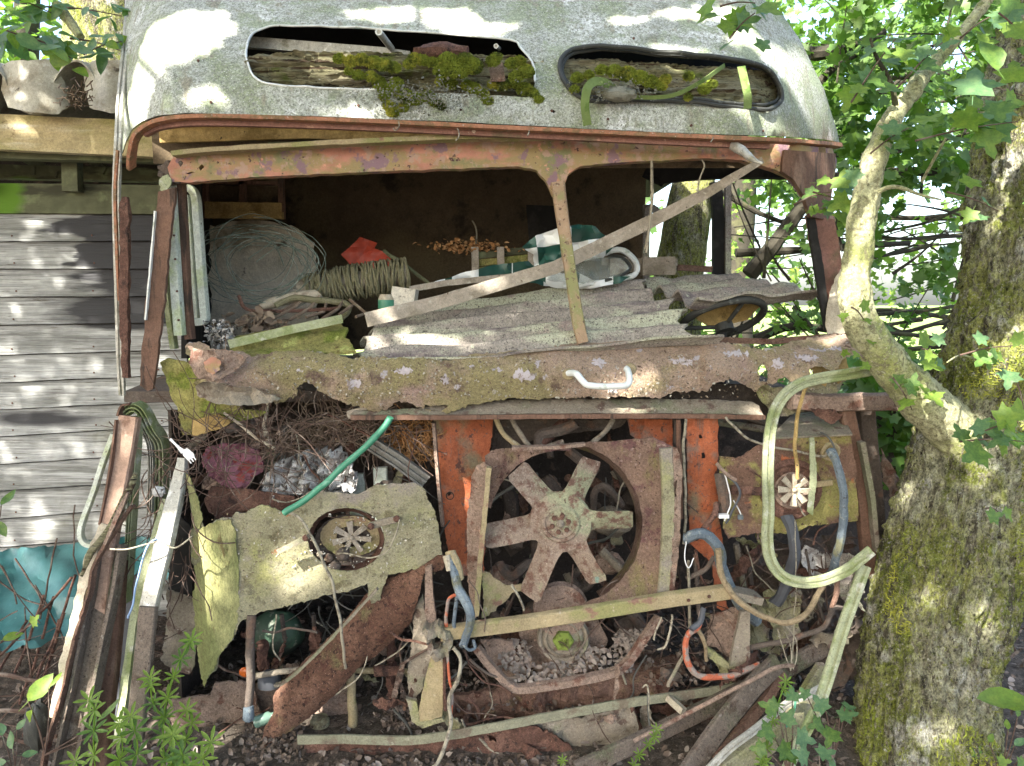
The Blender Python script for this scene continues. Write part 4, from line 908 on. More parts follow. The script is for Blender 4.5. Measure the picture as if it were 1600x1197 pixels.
for (x, y, rx, ry, s) in ((820, 587, 20, 8, 1), (934, 566, 12, 8, 2), (1064, 565, 18, 6, 3), (552, 598, 12, 9, 4), (1214, 568, 11, 10, 5), (696, 594, 6, 8, 6), (776, 577, 8, 4, 7), (630, 580, 16, 4, 8), (1150, 552, 22, 4, 9), (840, 568, 5, 8, 10), (600, 585, 6, 5, 11), (1000, 548, 5, 3, 12), (1090, 560, 6, 4, 13), (1260, 560, 20, 4, 14), (1300, 545, 14, 3, 15), (738, 572, 5, 3, 16)):
    o = [(x + rx * math.cos(a) * (1 + .4 * noise.noise(Vector((a * 2, s, 0)))), y + ry * math.sin(a) * (1 + .4 * noise.noise(Vector((a * 2, s, 7))))) for a in [i * .63 for i in range(10)]]
    me = sheet(o, lambda a, b: noseY(a, b) + .009 * noise.fractal(Vector((a * .03, b * .03, 3)), 0.8, 2.0, 5) - .0016, step=9, jag=(1.6, 5.5), t=.001, seed=s)
    bp('lilac_paint', me, M_LILAC if 'M_LILAC' in globals() else globals().setdefault('M_LILAC', mat('lilac_flake', (.41, .37, .38), [((.27, .22, .19), 60, .54, .62)], rough=.8, bump=(160, .4))), nose)
# grab handle
gh = bp('grab_handle', tube([(888, 584, 2.37), (898, 583, 2.345), (904, 586, 2.32), (911, 596, 2.305), (920, 603, 2.30), (945, 605, 2.30), (972, 602, 2.30), (982, 597, 2.305), (985, 588, 2.32), (982, 580, 2.35), (978, 576, 2.37)], 5.2, 12, 6), m_white, label='white bent grab handle bolted to the nose')
for x, y in ((888, 585), (985, 577)):
    bp('mounting_lug', lathe([(0, -.01), (.017, -.01), (.019, .0), (.016, .006), (.008, .007), (.007, .012), (0, .013)], 14, face_cam(x, y, 2.375)), m_bar, gh)
# shelf beam under the nose
bp('cross_shelf', sheet([(546, 650), (552, 642), (620, 640), (720, 632), (800, 625), (900, 624), (1000, 624), (1090, 624), (1176, 628), (1186, 634), (1194, 650), (1100, 648), (900, 648), (700, 650), (600, 652)], lambda x, y: fy(x) - .02 - (y - 638) * .0022, step=10, jag=(4, 1.2), t=.01, bump=(.04, .006), seed=2), m_dust, label='dusty grey top of the cross shelf')
bp('cross_shelf_lip', sweep([(548, 652, 2.42), (700, 652, 2.45), (900, 650, 2.485), (1100, 650, 2.52), (1194, 652, 2.54)], 7, .02, 'flat', sm=0, seg=12, rough=.8), m_woodbr)
# backing metal behind nose
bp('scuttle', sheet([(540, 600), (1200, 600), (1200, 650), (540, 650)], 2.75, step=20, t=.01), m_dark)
bp('scuttle_lip', sweep([(900, 538, 2.62), (1100, 530, 2.66), (1200, 534, 2.70), (1320, 524, 2.74)], 9, .02, 'flat', sm=0, seg=14, rough=.6), m_rustred, label='thin red-brown rail along the sill')
bp('torn_skin', sheet([(1180, 600), (1236, 606), (1300, 596), (1330, 590), (1300, 620), (1262, 640), (1230, 650), (1204, 648), (1186, 622)], 2.66, step=10, jag=(4, 3), t=.005, bump=(.04, .02), seed=9), m_panel, label='algae covered torn skin at the right of the nose')
for o, s in (([(1262, 568), (1290, 562), (1300, 580), (1290, 604), (1276, 600)], 3), ([(1298, 566), (1320, 556), (1330, 580), (1310, 600)], 5)):
    bp('torn_skin', sheet(o, 2.64, step=8, jag=(5, 2), t=.004, seed=s), m_woodyel, label='yellowish torn scrap in a hole of the nose')
bp('rust_tube', sweep([(1235, 626, 2.60), (1290, 630, 2.61), (1350, 628, 2.62), (1398, 628, 2.64)], 27, .05, 'bevel', sm=0, seg=8, rough=1.5), m_rustpink, label='coarse rust-pitted bar running right towards the tree')
bp('rust_tube', sheet([(1262, 636), (1300, 640), (1320, 648), (1300, 662), (1288, 654), (1276, 650)], 2.58, step=7, jag=(4, 2.5), t=.01, seed=4), m_rust)

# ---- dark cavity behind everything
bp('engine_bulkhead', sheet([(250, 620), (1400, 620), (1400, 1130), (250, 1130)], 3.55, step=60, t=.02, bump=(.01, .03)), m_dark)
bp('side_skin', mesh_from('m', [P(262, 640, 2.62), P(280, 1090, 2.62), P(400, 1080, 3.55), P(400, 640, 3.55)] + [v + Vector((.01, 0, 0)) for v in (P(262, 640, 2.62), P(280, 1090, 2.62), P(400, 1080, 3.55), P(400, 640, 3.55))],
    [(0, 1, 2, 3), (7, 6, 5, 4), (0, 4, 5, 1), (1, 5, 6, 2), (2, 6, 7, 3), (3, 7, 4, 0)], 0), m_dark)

# ---- orange uprights
bp('front_upright', sheet([(676, 652), (772, 652), (768, 690), (762, 720), (760, 800), (756, 900), (724, 900), (700, 860), (690, 800), (684, 740)], lambda x, y: 2.62 + .001 * abs(x - 700), [[(698, 770), (702, 768), (705, 772), (701, 776)]], step=10, jag=(4, 1.5), hjag=(3, 0), t=.004, bump=(.02, .012), seed=2), m_orange, label='orange red painted upright left of the fan')
bp('grommet', mesh_from('m', *tube3([face_cam(703, 775, 2.612) @ Vector((.013 * math.cos(a), .013 * math.sin(a), 0)) for a in [i * .524 for i in range(12)]], .0018, 6, True)), m_dark)
bp('front_upright', sheet([(1072, 654), (1122, 654), (1122, 700), (1120, 760), (1124, 810), (1130, 850), (1126, 900), (1140, 960), (1120, 950), (1112, 880), (1078, 850), (1074, 760)], lambda x, y: 2.56 + .0009 * abs(x - 1110), [[(1096, 708), (1101, 707), (1102, 716), (1097, 717)], [(1092, 680), (1096, 679), (1098, 684), (1094, 686)]], step=10, jag=(4, 1.3), hjag=(3, 1), t=.006, bump=(.03, .01), seed=3), m_orange, label='orange painted upright right of the fan')
bp('upright_edge', sweep([(678, 660, 2.56), (684, 740, 2.56), (692, 820, 2.57)], 5, .04, 'flat', sm=3, rough=.6, seg=8), m_rustpink)
bp('front_upright', sheet([(980, 655), (1050, 655), (1052, 700), (1000, 690), (985, 680)], 2.75, step=12, t=.006, bump=(.03, .02)), m_orange, label='shaded orange panel behind the top of the shroud')
bp('arch_plate', sheet([(760, 655), (980, 655), (970, 668), (900, 676), (830, 690), (770, 720)], lambda x, y: 2.80 + .001 * (y - 655), step=14, jag=(4, 2), t=.006, bump=(.02, .02)), m_grime)
bp('arch_strut', tube([(800, 655, 2.6), (830, 700, 2.58), (820, 690, 2.58)][:2] + [(880, 690, 2.6)], 4, 8, 4), m_dust)
for pts, r, m in ((((776, 652, 2.58), (788, 680, 2.57), (812, 700, 2.56), (828, 706, 2.55)), 4, m_bar), (((958, 655, 2.60), (945, 675, 2.58), (925, 692, 2.56)), 4, m_dust), (((884, 655, 2.7), (860, 680, 2.68), (846, 692, 2.66)), 8, m_rust),
                  (((900, 660, 2.66), (880, 672, 2.66), (845, 680, 2.66), (842, 700, 2.66)), 9, m_grime)):
    bp('brace', tube(pts, r, 8, 5), m)

# ---- fan shroud
def ell(cx, cy, rx, ry, a0, a1, n):
    return [(cx + rx * math.cos(math.radians(a0 + (a1 - a0) * i / n)), cy + ry * math.sin(math.radians(a0 + (a1 - a0) * i / n))) for i in range(n + 1)]
def shY(x, y): return 2.50 + .0006 * abs(x - 880) + .06 * (max(0, abs(x - 890) - 95) / 80.0) ** 2 * 0
cxs, cys, rx_, ry_ = 878, 820, 126, 128
oA = [(757, 712), (775, 702), (812, 700), (850, 698), (880, 696), (900, 692)] + ell(cxs, cys, rx_ - 12, ry_ - 12, -84, -168, 12) + [(758, 790)]
shroud = bp('fan_shroud', sheet(oA, lambda x, y: 2.47 + .05 * (1 - min(1, abs(math.hypot((x - cxs), (y - cys)) - 128) / 50)), step=9, jag=(4, 1.2), t=.006, bump=(.03, .012), seed=1), m_shroud)
oB = [(900, 692), (950, 690), (1000, 686), (1022, 684), (1040, 692), (1055, 700), (1060, 760), (1058, 850), (1048, 935), (1020, 938), (980, 936), (940, 948), (900, 954)] + ell(cxs, cys, rx_, ry_, 70, -80, 22)
bp('shroud_side', sheet(oB, lambda x, y: 2.46 + .07 * (1 - min(1, abs(math.hypot((x - cxs), (y - cys)) - 128) / 60)), step=9, jag=(4, 1.4), t=.006, bump=(.025, .012), seed=4), m_shroud, shroud)
# rolled throat
th = [P(x, y, 2.53) for x, y in ell(cxs, cys, 127, 129, -85, 62, 30)]; th2 = [P(x, y, 2.66) for x, y in ell(cxs - 2, cys - 2, 118, 120, -85, 62, 30)]
V = th + th2; n = len(th); V += [v * 1.0 + Vector((.004 * math.copysign(1, v.x - P(cxs, cys, 2.5).x), 0, 0)) for v in V]
Fs = [(i, i + 1, n + i + 1, n + i) for i in range(n - 1)] + [(2 * n + i, 3 * n + i, 3 * n + i + 1, 2 * n + i + 1) for i in range(n - 1)]
bp('throat', mesh_from('m', V, Fs, 60), m_shroud, shroud)
bp('shroud_flange', sheet([(738, 742), (745, 728), (756, 722), (768, 732), (764, 780), (756, 860), (750, 930), (748, 962), (738, 966), (730, 900), (730, 800)], lambda x, y: 2.42 + .0012 * (768 - x), step=8, jag=(4, 1.8), t=.006, bump=(.05, .01), seed=7), m_rustpink, shroud, label='pitted left flange of the shroud')
bp('shroud_flange', sweep([(764, 730, 2.41), (758, 800, 2.41), (750, 880, 2.42), (745, 960, 2.43)], 8, .03, 'flat', sm=3, rough=1.2, seg=8), m_bar, shroud, label='pale edge of the left flange')
bp('shroud_flange', sweep([(1040, 700, 2.45), (1044, 780, 2.45), (1042, 860, 2.45), (1036, 938, 2.45)], 20, .02, 'bevel', sm=3, rough=.8, seg=9), m_panel, shroud, label='yellow green strip down the right flange')
bp('shroud_flange', sheet([(1050, 698), (1058, 700), (1066, 730), (1064, 800), (1062, 850), (1056, 900), (1052, 930), (1046, 925), (1050, 860), (1052, 780)], 2.44, [[(1054, 752), (1058, 750), (1058, 776), (1054, 778)]], step=7, jag=(5, 1.8), t=.006, bump=(.05, .01), seed=8), m_rustpink, shroud)
bp('shroud_corner', sheet([(752, 890), (764, 896), (790, 914), (806, 914), (848, 912), (850, 920), (800, 926), (790, 940), (770, 956), (752, 966), (756, 930)], lambda x, y: 2.44 + .001 * (x - 750), step=7, jag=(4, 2.2), t=.006, bump=(.05, .01), seed=9), m_bar, shroud, label='torn yellow lower left corner of the shroud')
bp('shroud_top', sweep([(800, 700, 2.44), (870, 698, 2.44), (914, 694, 2.44)], 5, .03, 'flat', sm=0, rough=1.2, seg=7), m_rustpink, shroud)

# ---- fan
Mf = face_cam(876, 816, 2.46, yaw=-.10, pitch=.02)
fan = bp('fan', lathe([(0, -.030), (.060, -.030), (.098, -.012), (.104, -.004), (.100, .006), (.066, .012), (.060, .020), (.050, .022), (.048, .016), (.044, .016), (.0, .016)], 32, Mf), m_fan, label='six bladed rusty cooling fan')
tips = [(925, 716, 1), (988, 808, 1), (935, 908, 1), (826, 935, 1), (756, 842, 1), (806, 734, 1)]
Mi = Mf.inverted()
for k, (x, y, _) in enumerate(tips):
    q = Mi @ P(x, y, 2.46); a = math.atan2(q.y, q.x); L = math.hypot(q.x, q.y)
    A = Matrix.Rotation(a, 4, 'Z'); V = []; ns = 12
    for j in range(ns + 1):
        t = j / ns; r = .060 + (L - .060) * t
        hw = .038 if t > .3 else .038 + .020 * ((.3 - t) / .3) ** 1.6
        hw *= 1 + .03 * noise.noise(Vector((t * 5, k, 0)))
        tw = .80 * min(1, t * 2.4)
        e = .006 if j == ns else 0
        for s, zz in ((-1, -.0025), (0, -.0025), (1, -.0025), (1, .0025), (0, .0025), (-1, .0025)):
            yy = s * (hw - e * abs(s)); z = yy * math.sin(tw) * .85 + zz - (.014 * (s * s) * (1 - min(1, t * 1.6))) + .004 * (1 - s * s)
            V.append(Mf @ A @ Vector((r, yy * math.cos(tw * .4), z)))
    Fs = []
    for j in range(ns):
        for s in range(6): Fs.append((j * 6 + s, (j + 1) * 6 + s, (j + 1) * 6 + (s + 1) % 6, j * 6 + (s + 1) % 6))
    Fs.append((5, 4, 3, 2, 1, 0)); Fs.append(tuple(ns * 6 + s for s in range(6)))
    bp('blade', mesh_from('m', V, Fs, 30), m_fan, fan)
bolt = mesh_from('m', *lathe([(0, 0), (.0085, 0), (.0085, .007), (.006, .009), (0, .009)], 6, Matrix.Identity(4)))
bolt.materials.append(m_rust)
for k in range(6):
    a = k * math.pi / 3 + .3
    inst('bolt', bolt, fan, Mf @ Matrix.Translation((.028 * math.cos(a), .028 * math.sin(a), .016)))
bp('hub_nut', lathe([(0, .012), (.014, .014), (.014, .022), (.010, .026), (.006, .034), (0, .035)], 8, Mf), m_dust, fan)
# ---- pulleys below
Mp = face_cam(876, 952, 2.56, yaw=-.06)
pul = bp('fan_pulley', lathe([(0, -.02), (.092, -.02), (.096, -.012), (.086, .0), (.094, .012), (.092, .018), (.05, .016), (0, .014)], 30, Mp), m_rustpink)
bp('engine_cover', sheet([(690 + 120, 985), (830, 965), (930, 960), (950, 1000), (930, 1050), (900, 1062), (850, 1058), (820, 1030)], 2.64, step=12, t=.01, bump=(.03, .02)), m_rustpink)
Mq = face_cam(880, 998, 2.55, yaw=-.06)
pul2 = bp('crank_pulley', lathe([(0, -.03), (.088, -.03), (.092, -.01), (.086, .006), (.078, .004), (.072, -.006), (.066, .006), (.058, .010), (.054, .0), (.040, .004), (0, .004)], 30, Mq), m_dust)
bp('crank_nut', lathe([(0, .0), (.036, .0), (.036, .024), (.030, .030), (.014, .030), (.010, .018), (0, .018)], 6, Mq), m_nut, pul2)
# ---- engine junk
rs2 = random.Random(31)
def jt(pts, r, m, nm='pipe'): return bp(nm, tube(pts, r, 8, 5), m)
for pts, r, m in ((((925, 840, 2.82), (928, 775, 2.78), (938, 760, 2.76), (950, 762, 2.76), (972, 790, 2.80)), 6, m_grime), (((940, 860, 2.74), (960, 880, 2.7), (985, 905, 2.7)), 7, m_dust),
    (((780, 880, 2.8), (800, 900, 2.76), (830, 880, 2.78), (850, 900, 2.8)), 9, m_grime), (((870, 780, 2.8), (866, 800, 2.8), (860, 826, 2.8)), 10, m_dust), (((895, 900, 2.75), (910, 890, 2.72), (925, 905, 2.72), (912, 920, 2.74), (896, 908, 2.76)), 6, m_grime),
    (((780, 740, 2.9), (800, 790, 2.9), (790, 850, 2.9)), 12, m_dark), (((838, 820, 2.84), (836, 900, 2.84)), 8, m_dark), (((950, 930, 2.7), (990, 960, 2.75), (1010, 1000, 2.8)), 10, m_grime), (((760, 790, 2.72), (800, 762, 2.74), (840, 740, 2.76)), 3, m_wired)):
    jt(pts, r, m)
eng = []
for k in range(46):
    x = rs2.uniform(770, 1060); y = rs2.uniform(700, 1040); Y = rs2.uniform(2.85, 3.15); r = rs2.uniform(.02, .06)
    if k % 3 == 0: eng.append(box3(P(x, y, Y), (r * 2, r * 1.6, r * rs2.uniform(1, 3)), Matrix.Rotation(rs2.uniform(-1, 1), 3, 'Y')))
    elif k % 3 == 1: eng.append(blob(P(x, y, Y), r, 7, .35, k))
    else: eng.append(tube3([P(x, y, Y), P(x + rs2.uniform(-60, 60), y + rs2.uniform(-60, 60), Y + .05)], r * .35, 8))
eb = bp('engine_block', eng[0], m_grime)
for e_ in eng[1:]: bp('engine_fitting', e_, m_grime, eb)
for (x, y, rx, ry, Y, m) in ((820, 1010, 40, 50, 2.85, m_rust), (950, 880, 24, 18, 2.75, m_rustpink), (955, 815, 34, 24, 2.82, m_dust), (786, 905, 28, 24, 2.8, m_rustpink)):
    bp('engine_fitting', blob(P(x, y, Y), rx * Y / F, 9, .25, x, (1, .7, ry / rx)), m)

# ---- long front bar and its brackets
bar = bp('front_bar', sweep([(688, 990, 2.36), (800, 976, 2.37), (920, 958, 2.38), (1040, 938, 2.39), (1142, 924, 2.40)], 23, .03, 'bevel', sm=0, seg=16, rough=.5), m_bar, label='algae covered square bar across the front below the fan')
bp('bar_end', sweep([(1140, 924, 2.41), (1184, 934, 2.43)], 12, .07, 'U', sm=0, seg=10, rough=.7), m_dust, bar)
bp('bar_clamp', sheet([(658, 984), (690, 978), (704, 988), (708, 1010), (698, 1030), (680, 1036), (668, 1010)], 2.33, [[(674, 996), (692, 996), (692, 1012), (678, 1014)]], step=5, jag=(3, 4), hjag=(3, 2), t=.05, seed=4, bump=(.08, .02)), m_dust, bar, label='pale broken square bracket at the left end')
for x, y in ((1108, 932), (1076, 938), (700, 992)): bp('bolt', lathe([(0, 0), (.006, 0), (.005, .004), (0, .005)], 8, face_cam(x, y, 2.375)), m_rust, bar)
bp('bracket', sheet([(664, 888), (674, 884), (678, 940), (684, 990), (676, 992), (664, 960)], 2.40, step=8, jag=(6, .8), t=.02), m_rustpink, label='narrow pink-grey rusted bracket above the clamp')
bp('bracket', sheet([(648, 950), (660, 930), (668, 980), (680, 1010), (690, 1020), (672, 1060), (650, 1090), (640, 1110), (636, 1050), (644, 1000)], 2.46, step=9, jag=(4, 1.5), t=.01, bump=(.04, .02)), m_dust)
bp('bracket', sheet([(676, 1022), (690, 1020), (692, 1030), (692, 1104), (690, 1122), (656, 1128), (654, 1112), (664, 1060)], lambda x, y: 2.36 + .0004 * (692 - x), step=9, jag=(8, .7), t=.02, bump=(.03, .01)), m_bar, label='tapering yellowish support leg under the clamp')
bp('bracket_foot', sheet([(634, 1092), (650, 1096), (656, 1126), (692, 1122), (694, 1128), (660, 1138), (644, 1128)], 2.38, step=8, jag=(4, 1), t=.02), m_panel)
bp('bracket', sheet([(1110, 960), (1150, 950), (1172, 948), (1170, 1030), (1150, 1042), (1140, 1030), (1118, 1010), (1104, 1008)], lambda x, y: 2.50 + .001 * (1170 - x), step=9, jag=(4, 1.2), t=.01, bump=(.03, .02)), m_rustpink, label='box bracket at the right end of the bar')
bp('bracket', sheet([(1158, 956), (1172, 954), (1172, 1022), (1168, 1040), (1140, 1042), (1146, 1010)], 2.43, step=8, jag=(7, .8), t=.02), m_dust)
bp('bracket_foot', sheet([(1104, 1010), (1146, 1042), (1168, 1032), (1166, 1044), (1148, 1050), (1128, 1042), (1106, 1026)], 2.44, step=8, jag=(4, 1), t=.02), m_panel)
# ---- diagonal red arm
arm = bp('fallen_arm', sheet([(700, 868), (690, 892), (662, 896), (656, 930), (640, 976), (600, 1014), (560, 1046), (520, 1088), (484, 1122), (440, 1150), (409, 1170), (412, 1140), (426, 1116), (428, 1086), (440, 1068), (480, 1030), (520, 990), (556, 950), (580, 918), (600, 905), (650, 890), (680, 872)],
    lambda x, y: 2.42 + .022 * abs(((x - 430) * .72 + (y - 1130) * .70) * 0) + .0009 * abs((x - 430) * .68 + (y - 1150) * .73) * .4 + .10 * ((((x - 560) * .70 + (y - 1000) * .72)) / 60.0) ** 2 * 1.0, step=7, jag=(4, 1.6), t=.01, bump=(.03, .012), seed=5), m_arm, label='heavy curved rust-red arm fallen diagonally to the ground')
bp('torn_edge', sweep([(430, 1070, 2.40), (450, 1062, 2.395), (500, 1016, 2.39), (560, 952, 2.39), (590, 920, 2.39)], 4, .02, 'flat', sm=3, rough=1.0, seg=7), m_dust, arm)
# curved pipe, axle, round things
for pts, r, m, nm in ((((553, 1140, 2.55), (549, 1080, 2.55), (548, 1040, 2.56), (556, 1015, 2.58), (575, 995, 2.62)), 8, m_bar, 'curved_pipe'), (((540, 1048, 2.6), (600, 1049, 2.6), (660, 1049, 2.6)), 5, m_bar, 'cross_rod'), (((585, 1049, 2.58), (625, 1049, 2.58)), 9, m_rust, 'cross_rod_joint'),
                  (((393, 960, 2.44), (391, 1040, 2.44), (388, 1110, 2.44)), 7, m_grime, 'upright_rod'), (((388, 1104, 2.43), (388, 1122, 2.43)), 9, m_hose, 'rod_cap'), (((398, 1058, 2.5), (430, 1050, 2.5), (470, 1046, 2.5)), 5, m_dust, 'cross_rod')):
    bp(nm, tube(pts, r, 10, 5), m)
bp('round_tank', blob(P(432, 990, 2.72), .085, 12, .1, 3, (1.2, .8, 1)), mat('dark_green_enamel', (.045, .085, .055), [((.15, .17, .13), 30, .58, .62), ((.03, .04, .03), 8, .5, .6)], rough=.5, bump=(20, .2)))
bp('oil_filter', lathe([(0, -.04), (.028, -.04), (.034, -.03), (.034, .02), (.028, .026), (.028, .032), (0, .034)], 14, Matrix.Translation(P(500, 1134, 2.56))), m_panel)
bp('blue_cap', lathe([(0, -.03), (.04, -.03), (.04, .0), (.032, .014), (0, .018)], 16, Matrix.Translation(P(421, 1058, 2.56))), m_hosedk)
bp('glass_stub', lathe([(.016, -.03), (.020, -.028), (.020, .02), (.012, .03), (.012, .04), (.008, .04)], 14, Matrix.Translation(P(412, 1124, 2.46)) @ Matrix.Rotation(1.2, 4, 'Y')), mat('green_glass', (.12, .20, .155), (), rough=.2, bump=None, spec=.6))
bp('amber_lens', blob(P(384, 1050, 2.5), .02, 8, .03, 6, (1.2, .6, .9)), m_lens)
for (x0, y0, x1, y1, m, Y) in ((440, 960, 445, 1000, m_dark, 2.6), (490, 960, 492, 1010, m_dark, 2.65), (610, 990, 560, 1070, m_grime, 2.8), (640, 960, 700, 1050, m_grime, 2.8)):
    bp('stay', tube([(x0, y0, Y), (x1, y1, Y)], 4, 6, 0), m)
# chassis and bumper
bp('chassis_panel', sheet([(262, 1096), (330, 1086), (336, 1066), (396, 1066), (400, 1100), (420, 1130), (410, 1148), (350, 1154), (270, 1146)], lambda x, y: 2.52 + .0003 * (x - 260), step=11, jag=(4, 2), t=.01, bump=(.03, .015), seed=2), m_rustpink, label='flat rust-speckled pinkish panel near the ground')
bp('chassis_panel', sheet([(394, 1070), (440, 1062), (540, 1066), (544, 1120), (470, 1140), (430, 1140), (400, 1120)], 2.62, step=12, jag=(4, 2), t=.01, bump=(.03, .015), seed=3), m_rustpink)
bp('bumper_flange', sweep([(468, 1150, 2.36), (540, 1149, 2.36), (640, 1151, 2.365), (720, 1140, 2.37), (840, 1118, 2.40), (960, 1096, 2.43), (1060, 1082, 2.46), (1170, 1066, 2.50)], 15, .05, 'L', sm=3, rough=.8, seg=10), m_flange, label='grey-green bumper flange above the ground')
bp('bumper_face', sheet([(474, 1156), (600, 1160), (660, 1158), (720, 1150), (830, 1134), (862, 1146), (880, 1156), (900, 1176), (912, 1188), (880, 1200), (800, 1204), (760, 1206), (740, 1180), (700, 1190), (650, 1192), (560, 1190), (480, 1186)], lambda x, y: 2.40 + .0004 * (y - 1150), [[(762, 1152), (774, 1150), (776, 1158), (764, 1160)], [(545, 1186), (560, 1182), (572, 1188), (560, 1196)]], step=11, jag=(4, 3), t=.006, bump=(.03, .02), seed=6), m_rust)
bp('bumper_face', sheet([(830, 1132), (900, 1120), (980, 1106), (990, 1110), (996, 1128), (1000, 1150), (990, 1160), (960, 1180), (920, 1190), (890, 1166), (870, 1150)], lambda x, y: 2.43, step=10, jag=(4, 2), t=.006, bump=(.04, .02), seed=8), m_dust, label='straw coloured dusty skin of the bumper')
bp('bumper_face', sheet([(990, 1110), (1090, 1092), (1170, 1074), (1140, 1110), (1060, 1140), (1000, 1150)], lambda x, y: 2.55, [[(1000, 1120), (1030, 1110), (1050, 1125), (1010, 1148)]], step=10, jag=(4, 3), t=.006, bump=(.04, .02), seed=8), m_rust)
bp('bumper_stay', sweep([(1044, 1090, 2.42), (1068, 1112, 2.36)], 11, .02, 'flat', sm=0, seg=8, rough=.8), m_card)
bp('chassis_rail', sheet([(700, 1090), (760, 1080), (860, 1076), (960, 1050), (1060, 1024), (1072, 1050), (1040, 1082), (960, 1096), (860, 1112), (740, 1128), (704, 1130)], lambda x, y: 2.52 + .05 * ((y - 1090) / 40.) ** 2, step=10, jag=(4, 1.5), t=.02, bump=(.04, .03), seed=2), m_rustred, label='flaking red-brown chassis rail')
bp('lower_hoop', sweep([(744, 1012, 2.47), (770, 1045, 2.45), (796, 1070, 2.43), (820, 1076, 2.43), (900, 1064, 2.43), (960, 1050, 2.44), (985, 1030, 2.45), (1005, 1000, 2.47), (1030, 965, 2.5)], 13, .03, 'bevel', sm=5, rough=.7), m_rustpink, label='curved rusty hoop under the crank pulley')
bp('lower_plate', sheet([(560 + 190, 1000), (800, 1000), (812, 1050), (800, 1068), (770, 1040)], 2.56, step=10, jag=(4, 1), t=.01, bump=(.03, .02)), m_rustpink)
# litter caught round the pulley and rail
rs3 = np.random.RandomState(12)
def pile(name, regions, n, s, m, label, cat):
    C = []; n = int(n * 1.8); s *= .72
    for k in range(n):
        x0, x1, y0, y1, Ya, Yb = regions[rs3.randint(len(regions))]
        u = rs3.rand(); C.append(P(x0 + (x1 - x0) * rs3.rand(), y0 + (y1 - y0) * u, Yb + (Ya - Yb) * u))
    return add(name, leafcloud(name, C, s, 'dead', up=(0, -.5, 1), tilt=.8, rs=rs3), m, None, label, cat, kind='stuff')
pile('leaf_litter', [(800, 900, 1035, 1066, 2.44, 2.54), (900, 990, 1010, 1050, 2.46, 2.56), (780, 830, 1000, 1050, 2.5, 2.6), (960, 1010, 985, 1010, 2.55, 2.6)], 330, .030, m_litterw, 'bleached dead leaves caught below the crank pulley', 'dead leaves')
pile('leaf_litter', [(1000, 1190, 1000, 1070, 2.47, 2.7), (700, 1000, 1060, 1110, 2.5, 2.6), (600, 660, 1090, 1140, 2.5, 2.7), (380, 470, 1120, 1190, 2.34, 2.5), (480, 900, 1180, 1200, 2.3, 2.4), (1180, 1320, 960, 1100, 2.6, 2.9)], 700, .028, m_litter, 'brown dead leaves scattered over the chassis', 'dead leaves')

# ---- left headlamp panel
LP = [(291, 742), (296, 748), (306, 775), (314, 812), (318, 826), (340, 812), (362, 808), (368, 800), (380, 802), (404, 790), (430, 794), (446, 804), (470, 790), (480, 778), (500, 768), (530, 770), (560, 772), (574, 764), (590, 758), (620, 756), (648, 754), (664, 764), (668, 780), (680, 800), (688, 840), (693, 880), (680, 886), (640, 890), (606, 898), (600, 916), (592, 940), (580, 944), (574, 930), (574, 912), (548, 922), (500, 932), (460, 944), (420, 955), (392, 962), (374, 974), (364, 1000), (342, 1024), (336, 1050), (326, 1056), (319, 1072), (312, 1040), (306, 980), (303, 930), (306, 900), (300, 870), (298, 856), (296, 830), (304, 822), (298, 790)]
HL = ell(541, 843, 60, 50, 0, 345, 23)
def lpY(x, y): return 2.40 + .00015 * (x - 300) + .07 * max(0, (330 - x) / 30.0) ** 1.5 * .3 + .012 * math.sin(x * .018) + .00012 * (y - 850)
lamp = bp('left_lamp_panel', sheet(LP, lpY, [HL], step=11, jag=(4, 2.2), hjag=(6, .6), t=.006, bump=(.02, .012), seed=3), m_panel, label='torn algae covered panel round the left lamp opening')
bp('lamp_flange', sheet([(330, 760), (400, 766), (460, 776), (468, 790), (440, 806), (404, 792), (360, 808), (340, 812), (326, 800), (318, 780)], 2.52, step=10, jag=(4, 1.4), t=.006, bump=(.03, .01), seed=4), m_rust, lamp)
bp('lamp_flange', sheet([(302, 838), (316, 824), (340, 814), (360, 812), (368, 830), (372, 880), (374, 940), (372, 972), (362, 1000), (342, 1024), (334, 1048), (326, 1056), (319, 1074), (311, 1040), (305, 980), (302, 930), (306, 900), (300, 870)], lambda x, y: lpY(x, y) - .004 - .012 * math.sin((x - 300) / 75. * 3.1), step=8, jag=(3, 2.0), t=.004, bump=(.03, .006), seed=13), m_yg, lamp, label='bright yellow green curved flange ending in a spike')
bp('lamp_flange', sheet([(290, 740), (298, 748), (308, 776), (316, 812), (312, 826), (302, 826), (298, 790)], 2.40, step=7, jag=(3, 1.6), t=.005, seed=14), m_yg, lamp, label='yellow green spike of torn skin at the upper left')
ring_ = [P(x, y, lpY(x, y) + .01) for x, y in ell(541, 843, 59, 49, 0, 350, 30)]
ring2 = [P(x, y, lpY(x, y) + .09) for x, y in ell(541, 841, 52, 42, 0, 350, 30)]
V = ring_ + ring2; n = len(ring_); Fs = [(i, (i + 1) % n, n + (i + 1) % n, n + i) for i in range(n)] + [(n + i, n + (i + 1) % n, (i + 1) % n, i) for i in range(0)]
bp('lamp_bowl', mesh_from('m', V, Fs, 60), m_rust, lamp)
bp('lamp_back', sheet(ell(545, 848, 54, 44, 0, 345, 20), 2.53, step=10, t=.004, bump=(.05, .02)), m_grime, lamp)
bp('lamp_plate', sheet(ell(548, 838, 48, 32, 0, 345, 20), lambda x, y: 2.50 + .02 * ((x - 548) / 48.) ** 2, [ell(552, 838, 27, 17, 0, 345, 12)], step=8, jag=(5, .8), hjag=(4, .5), t=.008), m_bar, lamp)
